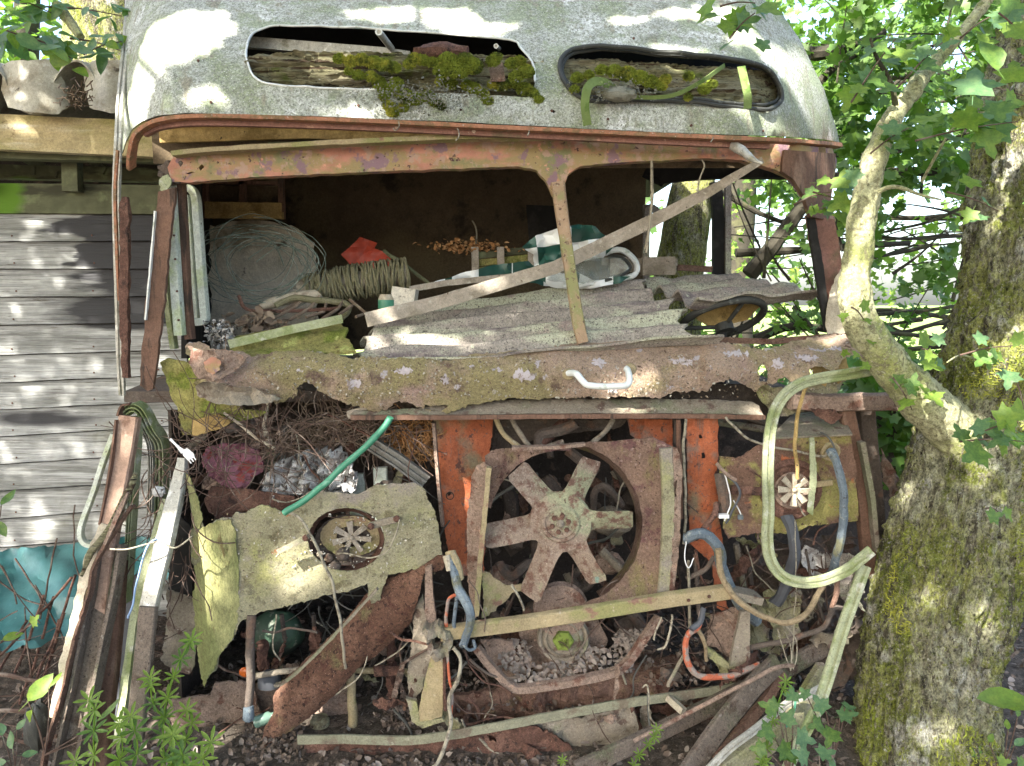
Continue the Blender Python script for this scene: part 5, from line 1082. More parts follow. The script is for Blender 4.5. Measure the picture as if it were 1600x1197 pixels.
def star(cx, cy, Y, r0, r1, n, w, rot, m, parent, sq=1.0):
    for k in range(n):
        a = rot + k * 2 * math.pi / n
        d = (math.cos(a), math.sin(a) * sq)
        pts = [(cx + d[0] * r0, cy + d[1] * r0, Y + .004, .7), (cx + d[0] * r1, cy + d[1] * r1, Y, 1.15)]
        bp('vane', sweep(pts, w, .004, 'flat', sm=0, roll=.35), m, parent)
    bp('vane_hub', lathe([(0, -.002), (.008, -.002), (.008, .006), (.003, .010), (0, .010)], 8, face_cam(cx, cy, Y)), m, parent)
star(549, 840, 2.485, 4, 31, 7, 9, .12, m_woodgr, lamp, .82)
for x, y in ((441, 860), (586, 818)):
    pass
bp('lamp_lug', sweep([(434, 862, 2.375), (455, 852, 2.375), (474, 842, 2.37), (482, 838, 2.37)], 7, .014, 'flat', sm=0, seg=7, rough=.7), m_dust, lamp)
bp('lamp_lug', sweep([(578, 822, 2.385), (600, 816, 2.38), (618, 812, 2.38)], 11, .014, 'bevel', sm=0, seg=7, rough=.9), m_dust, lamp)
for x, y in ((478, 840), (580, 822), (620, 810)): bp('bolt', lathe([(0, 0), (.011, 0), (.011, .008), (.007, .012), (0, .012)], 7, face_cam(x, y, 2.372)), m_rust, lamp)
for x, y, r in ((514, 872, 9), (524, 884, 12), (500, 866, 7), (536, 866, 14)): bp('lamp_fitting', blob(P(x, y, 2.46), r * 2.46 / F * .8, 7, .2, x), m_grime if r > 8 else m_dust, lamp)
bp('lamp_cable', tube([(444, 802, 2.36), (462, 806, 2.35), (478, 822, 2.33), (498, 862, 2.33), (515, 900, 2.34), (528, 950, 2.34), (535, 1000, 2.34), (540, 1044, 2.40)], 2.4, 8, 6), m_wire, lamp)
bp('lamp_cable', tube([(624, 812, 2.36), (618, 836, 2.36), (606, 860, 2.37), (580, 872, 2.38), (540, 864, 2.42), (528, 864, 2.44)], 1.3, 6, 6), m_wire, lamp)
# ---- right lamp panel
RP = [(1124, 712), (1150, 716), (1166, 708), (1184, 696), (1196, 690), (1230, 684), (1262, 682), (1300, 680), (1330, 678), (1336, 720), (1340, 780), (1342, 814), (1290, 820), (1262, 822), (1240, 836), (1200, 832), (1160, 836), (1138, 842), (1130, 826), (1132, 800), (1126, 760)]
def rpY(x, y): return 2.50 + .0002 * (x - 1130) + .008 * math.sin(x * .03)
RC = ell(1232, 762, 26, 34, 0, 345, 16)
rlamp = bp('right_lamp_panel', sheet(RP, rpY, [ell(1236, 765, 24, 24, 0, 345, 16)], step=10, jag=(4, 1.8), hjag=(5, .5), t=.006, bump=(.02, .012), seed=5), mat('right_panel_paint', (.25, .225, .075), [((.17, .10, .07), 6, .47, .56), ((.46, .14, .06), 6.5, .57, .62), ((.30, .22, .10), 12, .56, .66), ((.09, .055, .04), 70, .60, .66), ((.35, .25, .20), 120, .62, .68)], rough=.9, bump=(120, .6), fine=(400, .18)), label='orange and algae coloured panel round the right lamp')
bp('panel_top', mesh_from('m', [P(1200, 684, 2.50), P(1332, 678, 2.53), P(1312, 640, 2.75), P(1240, 646, 2.75)] + [v - Vector((0, 0, .006)) for v in (P(1200, 684, 2.50), P(1332, 678, 2.53), P(1312, 640, 2.75), P(1240, 646, 2.75))], [(0, 1, 2, 3), (7, 6, 5, 4), (0, 4, 5, 1), (1, 5, 6, 2), (2, 6, 7, 3), (3, 7, 4, 0)], 0), m_dust, rlamp)
Mr = face_cam(1236, 765, 2.50)
bp('lamp_ring', lathe([(.098, -.004), (.104, .0), (.098, .006), (.086, .008), (.080, .002), (.050, .004), (.046, -.012), (.048, -.03)], 32, Mr), m_rust, rlamp)
bp('lamp_ring', lathe([(.056, .006), (.062, .012), (.056, .014), (.050, .010)], 28, Mr), m_rustpink, rlamp)
bp('lamp_back', lathe([(0, -.03), (.05, -.03), (.05, -.036), (0, -.036)], 20, Mr), m_dark, rlamp)
star(1241, 766, 2.462, 4, 25, 8, 9, .05, m_card, rlamp)
bp('lamp_bracket', sweep([(1142, 765, 2.49), (1190, 768, 2.485), (1210, 768, 2.48)], 14, .012, 'bevel', sm=0, seg=8, rough=1), m_rust, rlamp)
bp('lamp_bracket', sweep([(1270, 758, 2.49), (1300, 754, 2.49)], 9, .012, 'bevel', sm=0, seg=8, rough=1), m_bar, rlamp)
bp('hose_collar', mesh_from('m', *tube3([face_cam(1298, 706, 2.49) @ Vector((.026 * math.cos(a), .026 * math.sin(a), .004 * math.sin(a * 3))) for a in [i * .524 for i in range(12)]], .007, 8, True)), m_bar, rlamp)
bp('green_strip', sheet([(1265, 684), (1272, 684), (1275, 720), (1277, 752), (1272, 790), (1270, 806), (1262, 800), (1266, 750), (1266, 720)], 2.46, step=6, jag=(4, 1.2), t=.006), m_trim, rlamp)
# cables and hoses round the right side
for pts, r, m, nm in (
    (((1070, 842, 2.42), (1084, 834, 2.40), (1106, 838, 2.40), (1122, 858, 2.41), (1130, 890, 2.42), (1142, 920, 2.44), (1160, 950, 2.47), (1184, 972, 2.5)), 9, m_hose, 'hose'),
    (((1298, 704, 2.46), (1308, 722, 2.43), (1316, 756, 2.42), (1319, 800, 2.42), (1312, 850, 2.43), (1302, 890, 2.46), (1294, 900, 2.5)), 7, m_hose, 'hose'),
    (((1229, 806, 2.48), (1238, 826, 2.45), (1242, 856, 2.44), (1236, 890, 2.46), (1222, 930, 2.5), (1210, 944, 2.52)), 9.5, m_hosedk, 'hose'),
    (((1122, 858, 2.36), (1128, 900, 2.36), (1146, 930, 2.36), (1180, 958, 2.36), (1220, 972, 2.36), (1256, 962, 2.37), (1276, 936, 2.40), (1286, 910, 2.44)), 5, m_hosebr, 'cable'),
    (((1270, 586, 2.50), (1256, 612, 2.46), (1246, 650, 2.45), (1243, 700, 2.44), (1246, 748, 2.45)), 3, m_woodyel, 'cable'),
    (((1134, 652, 2.5), (1156, 676, 2.46), (1190, 694, 2.46), (1240, 704, 2.47), (1284, 712, 2.48), (1292, 704, 2.48)), 2, m_wire, 'cable'),
    (((1282, 676, 2.5), (1300, 690, 2.46), (1314, 730, 2.44), (1320, 760, 2.42)), 1.6, m_wired, 'cable'),
    (((1072, 655, 2.5), (1068, 720, 2.5), (1072, 800, 2.5), (1068, 850, 2.5)), 2.4, m_wire, 'cable'), (((1060, 655, 2.53), (1062, 720, 2.53), (1064, 810, 2.53)), 4, m_woodbr, 'cable'), (((1056, 655, 2.56), (1058, 700, 2.56)), 4, m_dark, 'cable'),
    (((1120, 724, 2.46), (1132, 742, 2.44), (1136, 760, 2.44), (1142, 790, 2.44), (1132, 814, 2.44)), 1.1, m_plastic, 'wire'), (((1146, 782, 2.44), (1154, 796, 2.44), (1158, 806, 2.44)), 1.0, m_plastic, 'wire'),
    (((1122, 730, 2.45), (1136, 744, 2.44), (1150, 756, 2.43), (1154, 775, 2.43), (1142, 806, 2.44), (1134, 818, 2.44)), 2, m_hosedk, 'wire'), (((1119, 724, 2.45), (1134, 740, 2.43), (1150, 750, 2.43)), 3.0, m_rustpink, 'wire'),
    (((1124, 740, 2.48), (1130, 770, 2.47), (1133, 800, 2.47)), 9, m_grime, 'wiring_loom'), (((1072, 846, 2.4), (1070, 870, 2.38), (1076, 886, 2.38), (1084, 872, 2.4)), .9, m_plastic, 'wire'),
    (((1086, 842, 2.46), (1104, 820, 2.44), (1118, 800, 2.44), (1120, 788, 2.46)), 5, m_rust, 'rod'),
    (((1076, 876, 2.44), (1076, 930, 2.46), (1078, 980, 2.5)), 2.4, m_wire, 'cable'), (((1086, 866, 2.5), (1090, 920, 2.5), (1092, 960, 2.5)), 3.5, m_grime, 'cable'), (((1072, 904, 2.46), (1100, 890, 2.46), (1116, 870, 2.46)), 4, m_grime, 'cable'),
    (((1098, 955, 2.40), (1092, 978, 2.39), (1078, 990, 2.38), (1072, 1006, 2.38), (1074, 1030, 2.38), (1084, 1050, 2.38), (1104, 1058, 2.38), (1140, 1056, 2.39), (1168, 1046, 2.40), (1186, 1038, 2.42)), 5, m_orcable, 'orange_cable'),
    (((1100, 950, 2.39), (1094, 972, 2.38), (1080, 984, 2.37)), 5, m_hosedk, 'cable'), (((1090, 980, 2.42), (1100, 1000, 2.42), (1104, 1032, 2.43)), 3.5, m_hosebr, 'cable'),
    (((1034, 964, 2.42), (1026, 984, 2.41), (1022, 1000, 2.41)), 1.6, m_wire, 'wire'), (((1050, 960, 2.42), (1046, 990, 2.4), (1040, 1012, 2.4), (1028, 1016, 2.4)), 2, m_wire, 'wire'), (((1072, 1020, 2.4), (1060, 1040, 2.4), (1044, 1072, 2.4)), 3, m_dust, 'rod'),
    (((1004, 1074, 2.36), (1010, 1070, 2.35), (1012, 1080, 2.35), (1016, 1120, 2.35), (1028, 1132, 2.36)), 1.6, m_wire, 'wire'), (((1012, 1082, 2.35), (1014, 1130, 2.35), (1016, 1138, 2.35)), 1.6, m_wired, 'wire'),
    # left of the fan
    (((700, 870, 2.36), (710, 890, 2.34), (718, 920, 2.32), (730, 948, 2.31), (734, 975, 2.31), (728, 1000, 2.32), (724, 1010, 2.32)), 7.5, m_hose, 'hose'), (((704, 862, 2.37), (714, 886, 2.35), (718, 906, 2.34)), 9, m_bar, 'hose_sleeve'),
    (((724, 1006, 2.31), (732, 1018, 2.31), (742, 1014, 2.32), (740, 1002, 2.33)), 2.6, m_hose, 'wire'), (((697, 868, 2.345), (703, 890, 2.34)), 6, m_card, 'hose_clip'),
    (((712, 930, 2.36), (700, 938, 2.35), (697, 960, 2.35), (698, 985, 2.36)), 3, m_orcable, 'wire'), (((715, 930, 2.36), (711, 950, 2.35), (710, 980, 2.35)), 3.2, m_hose, 'wire'),
    (((708, 1012, 2.33), (718, 1030, 2.32), (716, 1060, 2.31), (704, 1090, 2.31), (704, 1130, 2.30), (694, 1170, 2.28), (676, 1200, 2.26)), 3.4, m_wire, 'cable'), (((700, 1020, 2.34), (702, 1060, 2.33), (708, 1090, 2.32), (703, 1130, 2.31)), 2.2, m_orcable, 'wire'), (((694, 1026, 2.36), (696, 1110, 2.36)), 3, m_rust, 'wire'),
    (((586, 1040, 2.5), (620, 1020, 2.5), (640, 1000, 2.5)), 1.3, m_wire, 'wire'), (((432, 960, 2.45), (426, 1010, 2.44), (438, 1032, 2.44)), 1.3, m_wire, 'wire'), (((800, 914, 2.40), (810, 932, 2.38), (818, 954, 2.38)), 2, m_wire, 'wire')):
    bp(nm, tube(pts, r, 8, 5), m)
bp('connector', box3(P(1157, 808, 2.43), (.016, .01, .014)), m_hose)
bp('cable_tie', sweep([(1122, 806, 2.44), (1138, 806, 2.44)], 6, .02, 'flat', sm=0), m_plastic)

# ---- rust flakes, torn strips and crumbs lying about the chassis
fr_ = random.Random(404)
for k in range(125):
    zone = ((560, 1160, 1040, 1185, 2.44), (400, 660, 960, 1150, 2.66), (1080, 1330, 850, 1080, 2.68), (760, 1040, 690, 990, 2.90), (300, 660, 650, 790, 2.62))[k % 5]
    x, y = fr_.uniform(zone[0], zone[1]), fr_.uniform(zone[2], zone[3]); a = fr_.uniform(0, 3.14); L = fr_.uniform(10, 34) if k % 3 else fr_.uniform(30, 62); W = fr_.uniform(3, 10); Yz = zone[4] + fr_.uniform(-.05, .1)
    o = [(x + L * math.cos(t) * math.cos(a) - W * math.sin(t) * math.sin(a), y + L * math.cos(t) * math.sin(a) + W * math.sin(t) * math.cos(a)) for t in [i * .7 for i in range(9)]]
    me = sheet(o, lambda u, v, x=x, Yz=Yz, s=fr_.uniform(-.0015, .0015), q_=fr_.uniform(0, .00006): Yz + s * (u - x) + q_ * (u - x) ** 2, step=9, jag=(3, 2.5), t=.004, bump=(.06, .03), seed=k)
    bp('rust_flake', me, (m_rust, m_rustpink, m_dust, m_rustred, m_grime, m_panel)[k % 6])
for k in range(95):
    zone = ((560, 1200, 1000, 1190, 2.42), (1060, 1330, 700, 1060, 2.5), (690, 760, 880, 1180, 2.36), (300, 640, 920, 1150, 2.5), (760, 1040, 700, 1000, 2.75), (420, 680, 650, 780, 2.52))[k % 6]
    x, y = fr_.uniform(zone[0], zone[1]), fr_.uniform(zone[2], zone[3]); Yz = zone[4] + fr_.uniform(-.03, .12); a = fr_.gauss(1.57, .8); pts = []
    for j in range(5): pts.append((x, y, Yz)); x += 22 * math.cos(a); y += 22 * math.sin(a); a += fr_.uniform(-.6, .6)
    bp('loose_wire', tube(pts, fr_.choice((.8, 1.0, 1.4, 2.2)), 5, 4), fr_.choice((m_wired, m_wire, m_grime, m_rust, m_twig)))
cr3 = np.random.RandomState(5); C = []
for k in range(900):
    x = cr3.uniform(310, 1310); y = cr3.uniform(556, 622); C.append(P(x, y, noseY(x, y) - .006))
add('crumbs', leafcloud('crumbs', C, .0065, 'dead', up=(0, -1, .6), tilt=.5, rs=cr3, size_var=.7), mat('lichen_crumb', (.40, .37, .30), [((.16, .12, .08), 30, .48, .52)], rough=.95, bump=None), None, 'crumbs and lichen scattered over the rusted nose', 'crumbs', kind='stuff')
C = []
for k in range(500):
    x = cr3.uniform(330, 680); y = cr3.uniform(800, 900); C.append(P(x, y, lpY(x, y) - .004))
add('crumbs', leafcloud('crumbs', C, .006, 'dead', up=(0, -1, .6), tilt=.5, rs=cr3, size_var=.7), mat('pale_crumb', (.45, .43, .37), [((.16, .13, .08), 30, .46, .50)], rough=.95, bump=None), None, 'pale specks of lichen on the left lamp panel', 'crumbs', kind='stuff')
# ------------------------------------------------------------------ right side: trims, posts, junk
add('window_trim', sweep([(1364, 578, 2.42), (1330, 584, 2.40), (1290, 590, 2.38), (1256, 598, 2.36), (1230, 614, 2.34), (1212, 640, 2.33), (1203, 680, 2.32), (1200, 740, 2.31), (1201, 800, 2.30), (1199, 840, 2.30), (1204, 874, 2.30), (1222, 900, 2.29), (1250, 910, 2.28), (1282, 908, 2.27), (1318, 894, 2.26), (1345, 874, 2.26), (1362, 860, 2.26)], 18, .014, 'trim', sm=6, rough=.25), m_trim, None,
    'long algae stained aluminium window trim bent into a hook in front of the right lamp', 'window trim', 'loose window trims')
add('window_trim', sweep([(1352, 884, 2.30), (1336, 930, 2.28), (1318, 980, 2.26), (1300, 1040, 2.24), (1280, 1100, 2.21), (1258, 1145, 2.18), (1240, 1180, 2.15), (1225, 1215, 2.1)], 20, .014, 'trim', sm=6, rough=.25), m_trim, None,
    'second aluminium window trim standing on the ground beside the mossy trunk', 'window trim', 'loose window trims')
add('window_trim', sweep([(1290, 1072, 2.34), (1262, 1086, 2.32), (1230, 1100, 2.30), (1180, 1140, 2.22), (1140, 1170, 2.18), (1100, 1210, 2.14)], 13, .012, 'trim', sm=5, rough=.25), m_alu, None,
    'grey metal trim lying low from the bumper towards the lower right corner', 'window trim', 'loose window trims')
add('angle_iron', sweep([(1215, 1036, 2.42), (1180, 1070, 2.36), (1130, 1130, 2.28), (1080, 1200, 2.18), (1060, 1230, 2.12)], 34, .02, 'bevel', sm=0, seg=12, rough=.5), m_dustdk, None,
    'broad dusty rusted angle iron sloping down to the bottom edge', 'angle iron')
add('angle_iron', sweep([(1222, 1050, 2.44), (1200, 1090, 2.38), (1150, 1150, 2.28), (1120, 1190, 2.2)], 16, .02, 'flat', sm=0, seg=12, rough=.8), m_rustred, None, 'red-brown inner flange beside the broad dusty angle iron', 'angle iron')
add('angle_iron', sweep([(1290, 1010, 2.56), (1220, 1050, 2.5), (1100, 1110, 2.42), (980, 1168, 2.30), (900, 1205, 2.24)], 30, .02, 'bevel', sm=0, seg=12, rough=.5), m_dustdk, None, 'long grey channel lying under the thin rod at the lower right', 'channel')
add('rod', mesh_from('m', *tube([(1240, 1040, 2.32), (1216, 1044, 2.30), (1160, 1070, 2.3), (1080, 1112, 2.32), (990, 1158, 2.30)], 3.6, 8, 5)), m_rustpink, None, 'thin rusty rod with a hooked end lying across the angle irons', 'rod')
add('bent_pipe', mesh_from('m', *tube([(1160, 1016, 2.46), (1220, 1002, 2.44), (1260, 992, 2.43), (1286, 980, 2.42), (1296, 962, 2.42), (1304, 950, 2.43), (1320, 952, 2.44)], 4.5, 8, 5)), m_grime, None, 'dark bent pipe running behind the second window trim', 'pipe')
add('rusty_pipe', mesh_from('m', *tube([(1308, 900, 2.46), (1306, 930, 2.44), (1300, 950, 2.43)], 4.5, 8, 4)), m_rustred, None, 'short orange rusty pipe hanging under the hook of trim', 'pipe')
add('twine', mesh_from('m', *tube([(1244, 1090, 2.28), (1240, 1112, 2.26), (1228, 1136, 2.24)], 2, 6, 4)), m_greenpipe, None, 'short green twine beside the seedlings at lower right', 'twine')
add('mossy_plank', sweep([(1290, 1050, 2.5), (1240, 1130, 2.34), (1130, 1210, 2.16)], 40, .03, 'bevel', sm=0, seg=12, rough=.8), m_panel, None, 'mossy board lying below the grey trim at the lower right', 'board')
for i, (o, Y, m, lab, cat) in enumerate((
    ([(1150, 850), (1230, 846), (1330, 830), (1350, 900), (1350, 1010), (1290, 1000), (1200, 980), (1150, 940)], 2.95, m_grime, 'dark crumpled metal behind the right hoses', 'metal sheet'),
    ([(1195, 930), (1216, 920), (1250, 920), (1250, 990), (1240, 1010), (1210, 1010)], 2.60, m_panel, 'green stained upright plate behind the hanging brown cable', 'plate'),
    ([(1174, 930), (1196, 940), (1210, 980), (1200, 1012), (1172, 1012)], 2.64, m_panel, 'green stained plate beside the box bracket', 'plate'),
    ([(1290, 862), (1340, 868), (1352, 900), (1346, 940), (1356, 960), (1320, 940), (1296, 900)], 2.62, m_asb, 'pale torn sheet between the tree and the hook of trim', 'metal sheet'),
    ([(1256, 850), (1290, 862), (1310, 900), (1300, 920), (1270, 900), (1252, 880)], 2.66, m_wool, 'crumpled pale cloth behind the right hoses', 'cloth'),
    ([(1262, 996), (1310, 976), (1336, 960), (1330, 1010), (1300, 1016), (1290, 1006), (1280, 1018)], 2.50, m_dust, 'torn grey sheet behind the second window trim', 'metal sheet'),
    ([(1300, 1010), (1345, 960), (1352, 1010), (1330, 1060), (1290, 1080), (1270, 1050)], 2.60, m_grime, 'dark scrap leaning against the foot of the tree', 'metal sheet'))):
    add('scrap_sheet' if cat != 'cloth' else 'cloth', sheet(o, Y, step=10, jag=(4, 2.5), t=.006, bump=(.03, .05), seed=i + 2), m, None, lab, cat)
rp_ = thing('corner_post', P(1380, 960, 2.75), 'dark leaning pair of posts with torn skin at the right corner of the bus', 'post')
add('post', sweep([(1352, 640, 2.75), (1362, 740, 2.75), (1372, 830, 2.75), (1385, 900, 2.75)], 26, .04, 'bevel', sm=3, rough=.6), m_grime, rp_)
add('post', sweep([(1322, 640, 2.62), (1346, 760, 2.62), (1356, 850, 2.62), (1364, 900, 2.62)], 24, .03, 'bevel', sm=3, rough=.6), m_woodbr, rp_)
add('post', sweep([(1345, 690, 2.58), (1360, 770, 2.58), (1366, 830, 2.58), (1370, 860, 2.58)], 8, .03, 'flat', sm=3, rough=.6), m_dust, rp_)
add('torn_skin', sheet([(1376, 700), (1400, 740), (1420, 770), (1410, 800), (1396, 790), (1380, 750)], 2.78, step=9, jag=(4, 2), t=.006, bump=(.05, .03)), m_rustpink, rp_)
add('inner_skin', sheet([(1380, 830), (1430, 800), (1450, 900), (1380, 960), (1350, 930)], 3.0, step=12, jag=(4, 2), t=.006), m_grime, rp_)
for i, (a, b, Y, r) in enumerate((((1150, 850), (1166, 940), 2.7, 5), ((1166, 850), (1176, 930), 2.75, 4), ((1246, 920), (1262, 960), 2.6, 4), ((1274, 930), (1290, 980), 2.6, 3), ((1120, 660), (1320, 690), 2.8, 6), ((1150, 648), (1250, 676), 2.75, 5), ((1170, 660), (1350, 700), 2.9, 8))):
    bp('stay', tube([(a[0], a[1], Y), (b[0], b[1], Y + .05)], r, 6, 0), m_dust if i in (0, 4) else m_grime)
for pts in (((1222, 976, 2.36), (1236, 1010, 2.36), (1238, 1040, 2.34), (1236, 1048, 2.34)), ((1226, 974, 2.36), (1244, 1000, 2.35), (1246, 1030, 2.34), (1240, 1046, 2.33)), ((1214, 982, 2.36), (1226, 1020, 2.35), (1236, 1046, 2.34)), ((1242, 812, 2.42), (1243, 900, 2.40), (1240, 960, 2.40), (1238, 1044, 2.38))):
    bp('thin_wire', tube(pts, .9, 5, 5), m_wire)
bp('thin_wire', tube([(1244, 780, 2.44), (1250, 790, 2.44), (1258, 806, 2.44)], 1.2, 5, 3), m_wire)

# ------------------------------------------------------------------ nest of twigs and rags in the left of the nose
m_nb = m_purple
add('purple_cloth', sheet([(320, 700), (345, 694), (378, 694), (404, 702), (414, 716), (408, 740), (392, 748), (384, 762), (360, 766), (330, 752), (316, 730)], 2.54, step=6, jag=(3, 2), t=.01, bump=(.022, .05), seed=3), m_purple, None, 'crumpled purple cloth under the twigs left of the nose', 'cloth')
add('brown_cloth', sheet([(318, 740), (344, 744), (356, 760), (340, 770), (318, 762)], 2.60, step=7, jag=(5, 1.5), t=.01, bump=(.06, .05), seed=4), m_rustpink, None, 'small brown cloth below the purple cloth', 'cloth')
add('insulation', sheet([(410, 742), (440, 720), (480, 706), (520, 700), (548, 712), (560, 740), (556, 766), (520, 780), (470, 782), (430, 778), (404, 770)], 2.56, step=5, jag=(4, 4), t=.012, bump=(.07, .10), seed=5), m_wool, None, 'torn white insulation wadding behind the green hose', 'insulation')
add('hessian', sheet([(340, 670), (440, 680), (560, 650), (640, 650), (672, 660), (672, 700), (600, 690), (540, 700), (460, 712), (400, 700), (350, 690)], 2.70, step=7, jag=(4, 3), t=.01, bump=(.06, .12), seed=6), m_nest, None, 'brown matted hessian behind the twigs', 'sacking')
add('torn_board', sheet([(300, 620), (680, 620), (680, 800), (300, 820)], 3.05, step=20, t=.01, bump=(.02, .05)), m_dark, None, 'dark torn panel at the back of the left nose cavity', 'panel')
add('painted_slat', sweep([(594, 730, 2.62), (598, 830, 2.62)], 22, .02, 'bevel', sm=0, seg=12, rough=.4), m_aluw, None, 'pale blue-white slat upright between the green hose and the dark slat', 'slat', 'pale upright slats')
add('painted_slat', sweep([(556, 740, 2.66), (562, 840, 2.66)], 26, .02, 'bevel', sm=0, seg=12, rough=.4), m_aluw, None, 'pale blue-white slat upright just behind the green hose', 'slat', 'pale upright slats')
add('rusty_rod', mesh_from('m', *tube([(536, 720, 2.58), (542, 790, 2.58), (546, 830, 2.58)], 3, 6, 0)), m_rustpink, None, 'thin rusty upright rod behind the green hose', 'rod')
add('grooved_rail', sweep([(572, 688, 2.55), (620, 718, 2.55), (666, 752, 2.56)], 22, .03, 'rail', sm=0, seg=14), m_mesh, None, 'dark grey grooved slat sloping down beside the orange upright', 'rail')
add('white_bone', mesh_from('m', *tube([(418, 628, 2.56, 2.5), (415, 650, 2.55, 3), (413, 668, 2.55, 3.5), (417, 680, 2.55, 5)], 4, 8, 4)), m_card, None, 'pale bone-like stick hanging under the torn nose', 'stick')
add('pale_stick', mesh_from('m', *tube([(350, 645, 2.5), (390, 676, 2.48), (430, 702, 2.48)], 2.4, 6, 4)), m_card, None, 'long pale stick across the twig nest', 'stick')
add('wood_chip', sweep([(544, 648, 2.52), (590, 636, 2.52)], 12, .03, 'flat', sm=0, seg=8, rough=1.5), m_woodgr, None, 'short pale wooden chunk under the torn nose edge', 'wood')
add('green_hose', mesh_from('m', *tube([(610, 652, 2.40), (596, 672, 2.39), (560, 708, 2.38), (520, 745, 2.37), (480, 778, 2.36), (444, 802, 2.35)], 5.5, 12, 6)), m_greenpipe, None, 'bright green hose sticking diagonally out of the nose', 'hose')
fk = thing('plastic_fork', P(300, 712, 2.38), 'white plastic fork caught in the twigs at the left of the nose', 'fork')
add('handle', sweep([(266, 686, 2.38, .5), (276, 696, 2.375, .45), (286, 706, 2.37, 1)], 8, .003, 'flat', sm=3), m_plastic, fk)
add('head', sheet([(284, 704), (292, 700), (302, 708), (304, 714), (294, 720), (286, 712)], 2.368, step=5, t=.002), m_plastic, fk)
for dx in (0, 3.6, 7.2): add('tine', sweep([(294 + dx, 718 - dx * .8, 2.368), (299 + dx, 724 - dx * .75, 2.366)], 2.0, .002, 'flat', sm=0), m_plastic, fk)
def twigs(name, n, xr, yr, Yr, lr, r, m, label, seed, curve=.4, group=None, ang=None):
    q = random.Random(seed); L = []
    for k in range(n):
        x, y, Y = q.uniform(*xr), q.uniform(*yr), q.uniform(*Yr); a = q.uniform(0, 6.28) if ang is None else q.gauss(ang, .5); l = q.uniform(*lr); c = q.uniform(-curve, curve); pts = []
        for j in range(5):
            pts.append((x, y, Y)); x += l / 4 * math.cos(a); y += l / 4 * math.sin(a); Y += q.uniform(-.02, .02); a += c + q.uniform(-.15, .15)
        L.append(tube(pts, q.uniform(.5, 1) * r, 4, 2))
    return add(name, mesh_from('m', *join(L)), m, None, label, 'twigs', group, 'stuff')
twigs('twigs', 110, (280, 450), (640, 740), (2.42, 2.5), (40, 150), 1.0, m_twig, 'tangle of dry brown twigs at the left of the nose', 5)
twigs('twigs', 70, (420, 660), (640, 690), (2.46, 2.6), (30, 90), 1.0, m_twig, 'dry stems hanging behind the torn nose edge', 6)
twigs('straw', 260, (440, 600), (650, 700), (2.6, 2.72), (20, 60), 1.2, m_nest, 'pale matted straw inside the nose', 7, .8)
twigs('straw', 200, (612, 676), (655, 712), (2.62, 2.7), (15, 40), 1.3, m_straw, 'orange straw nest beside the orange upright', 8, 1.2)
twigs('twigs', 60, (410, 560), (705, 780), (2.55, 2.66), (20, 70), 1.2, m_wired, 'dark stems over the white insulation', 9, .6, ang=1.9)
twigs('roots', 60, (230, 310), (690, 900), (2.34, 2.45), (30, 110), 1.1, m_twig, 'dry creeper stems over the bundle of frames', 10, .5, ang=1.7)
twigs('twigs', 60, (20, 200), (940, 1180), (2.35, 2.7), (60, 170), 1.5, m_twig, 'brushwood on the ground beside the tarpaulin', 11, .2)
twigs('roots', 50, (860, 1180), (960, 1080), (2.5, 2.7), (30, 110), 1.4, m_twig, 'thin roots and stems trailing over the chassis', 12, .6)
twigs('twigs', 60, (380, 680), (920, 1130), (2.6, 3.0), (40, 150), 1.6, m_wired, 'dark stems behind the fallen arm', 13, .4)
twigs('roots', 70, (1130, 1330), (850, 1080), (2.55, 2.8), (30, 120), 1.6, m_twig, 'stems and wires tangled behind the right hoses', 14, .6)
# mossy end board hanging at the left of the nose
bp('end_board', sheet([(250, 566), (262, 560), (300, 568), (322, 584), (330, 604), (350, 612), (380, 640), (420, 642), (410, 650), (380, 656), (340, 668), (300, 680), (285, 680), (275, 640), (262, 600)], lambda x, y: 2.50 + .0003 * abs(x - 300), step=9, jag=(4, 1.5), t=.014, bump=(.04, .02), seed=3), m_woodmoss, label='mossy layered board hanging at the left corner')
bp('end_board', sheet([(300, 656), (340, 646), (360, 660), (340, 672), (300, 682)], 2.47, step=8, jag=(4, 1.5), t=.01), m_woodyel)

# ------------------------------------------------------------------ bundle of frames and boards leaning at the left
fr = thing('window_frame', P(150, 1190, 2.35), 'tall rounded bronze window frame leaning upside down in front of the shed', 'window frame')
add('outer_rail', sweep([(110, 1195, 2.20), (128, 1100, 2.24), (150, 1000, 2.28), (160, 900, 2.32), (172, 820, 2.36), (187, 745, 2.40), (197, 690, 2.42), (203, 650, 2.43)], 31, .03, 'bevel', sm=5, rough=.3), m_bronze, fr)
add('outer_rail', sweep([(196, 646, 2.47), (204, 638, 2.46), (214, 636, 2.46), (226, 645, 2.48), (238, 668, 2.50), (252, 690, 2.54), (254, 730, 2.56), (252, 800, 2.58), (250, 880, 2.60)], 13, .05, 'rail', sm=5), m_trim, fr, label='grooved side of the rounded frame')
add('inner_rail', sweep([(216, 650, 2.46), (213, 700, 2.45), (208, 780, 2.43), (203, 860, 2.42), (198, 940, 2.40)], 9, .04, 'rail', sm=4), m_trim, fr)
add('inner_rail', sweep([(222, 662, 2.50), (236, 694, 2.53), (238, 740, 2.54), (236, 800, 2.55)], 8, .03, 'rail', sm=4), m_alu, fr)
add('dark_edge', sweep([(186, 650, 2.425), (192, 634, 2.43), (204, 631, 2.435)], 3, .03, 'flat', sm=3), m_woodbr, fr)
add('dark_edge', sweep([(184, 656, 2.415), (176, 720, 2.39), (166, 780, 2.37), (158, 820, 2.35)], 3, .03, 'flat', sm=4), m_woodbr, fr)
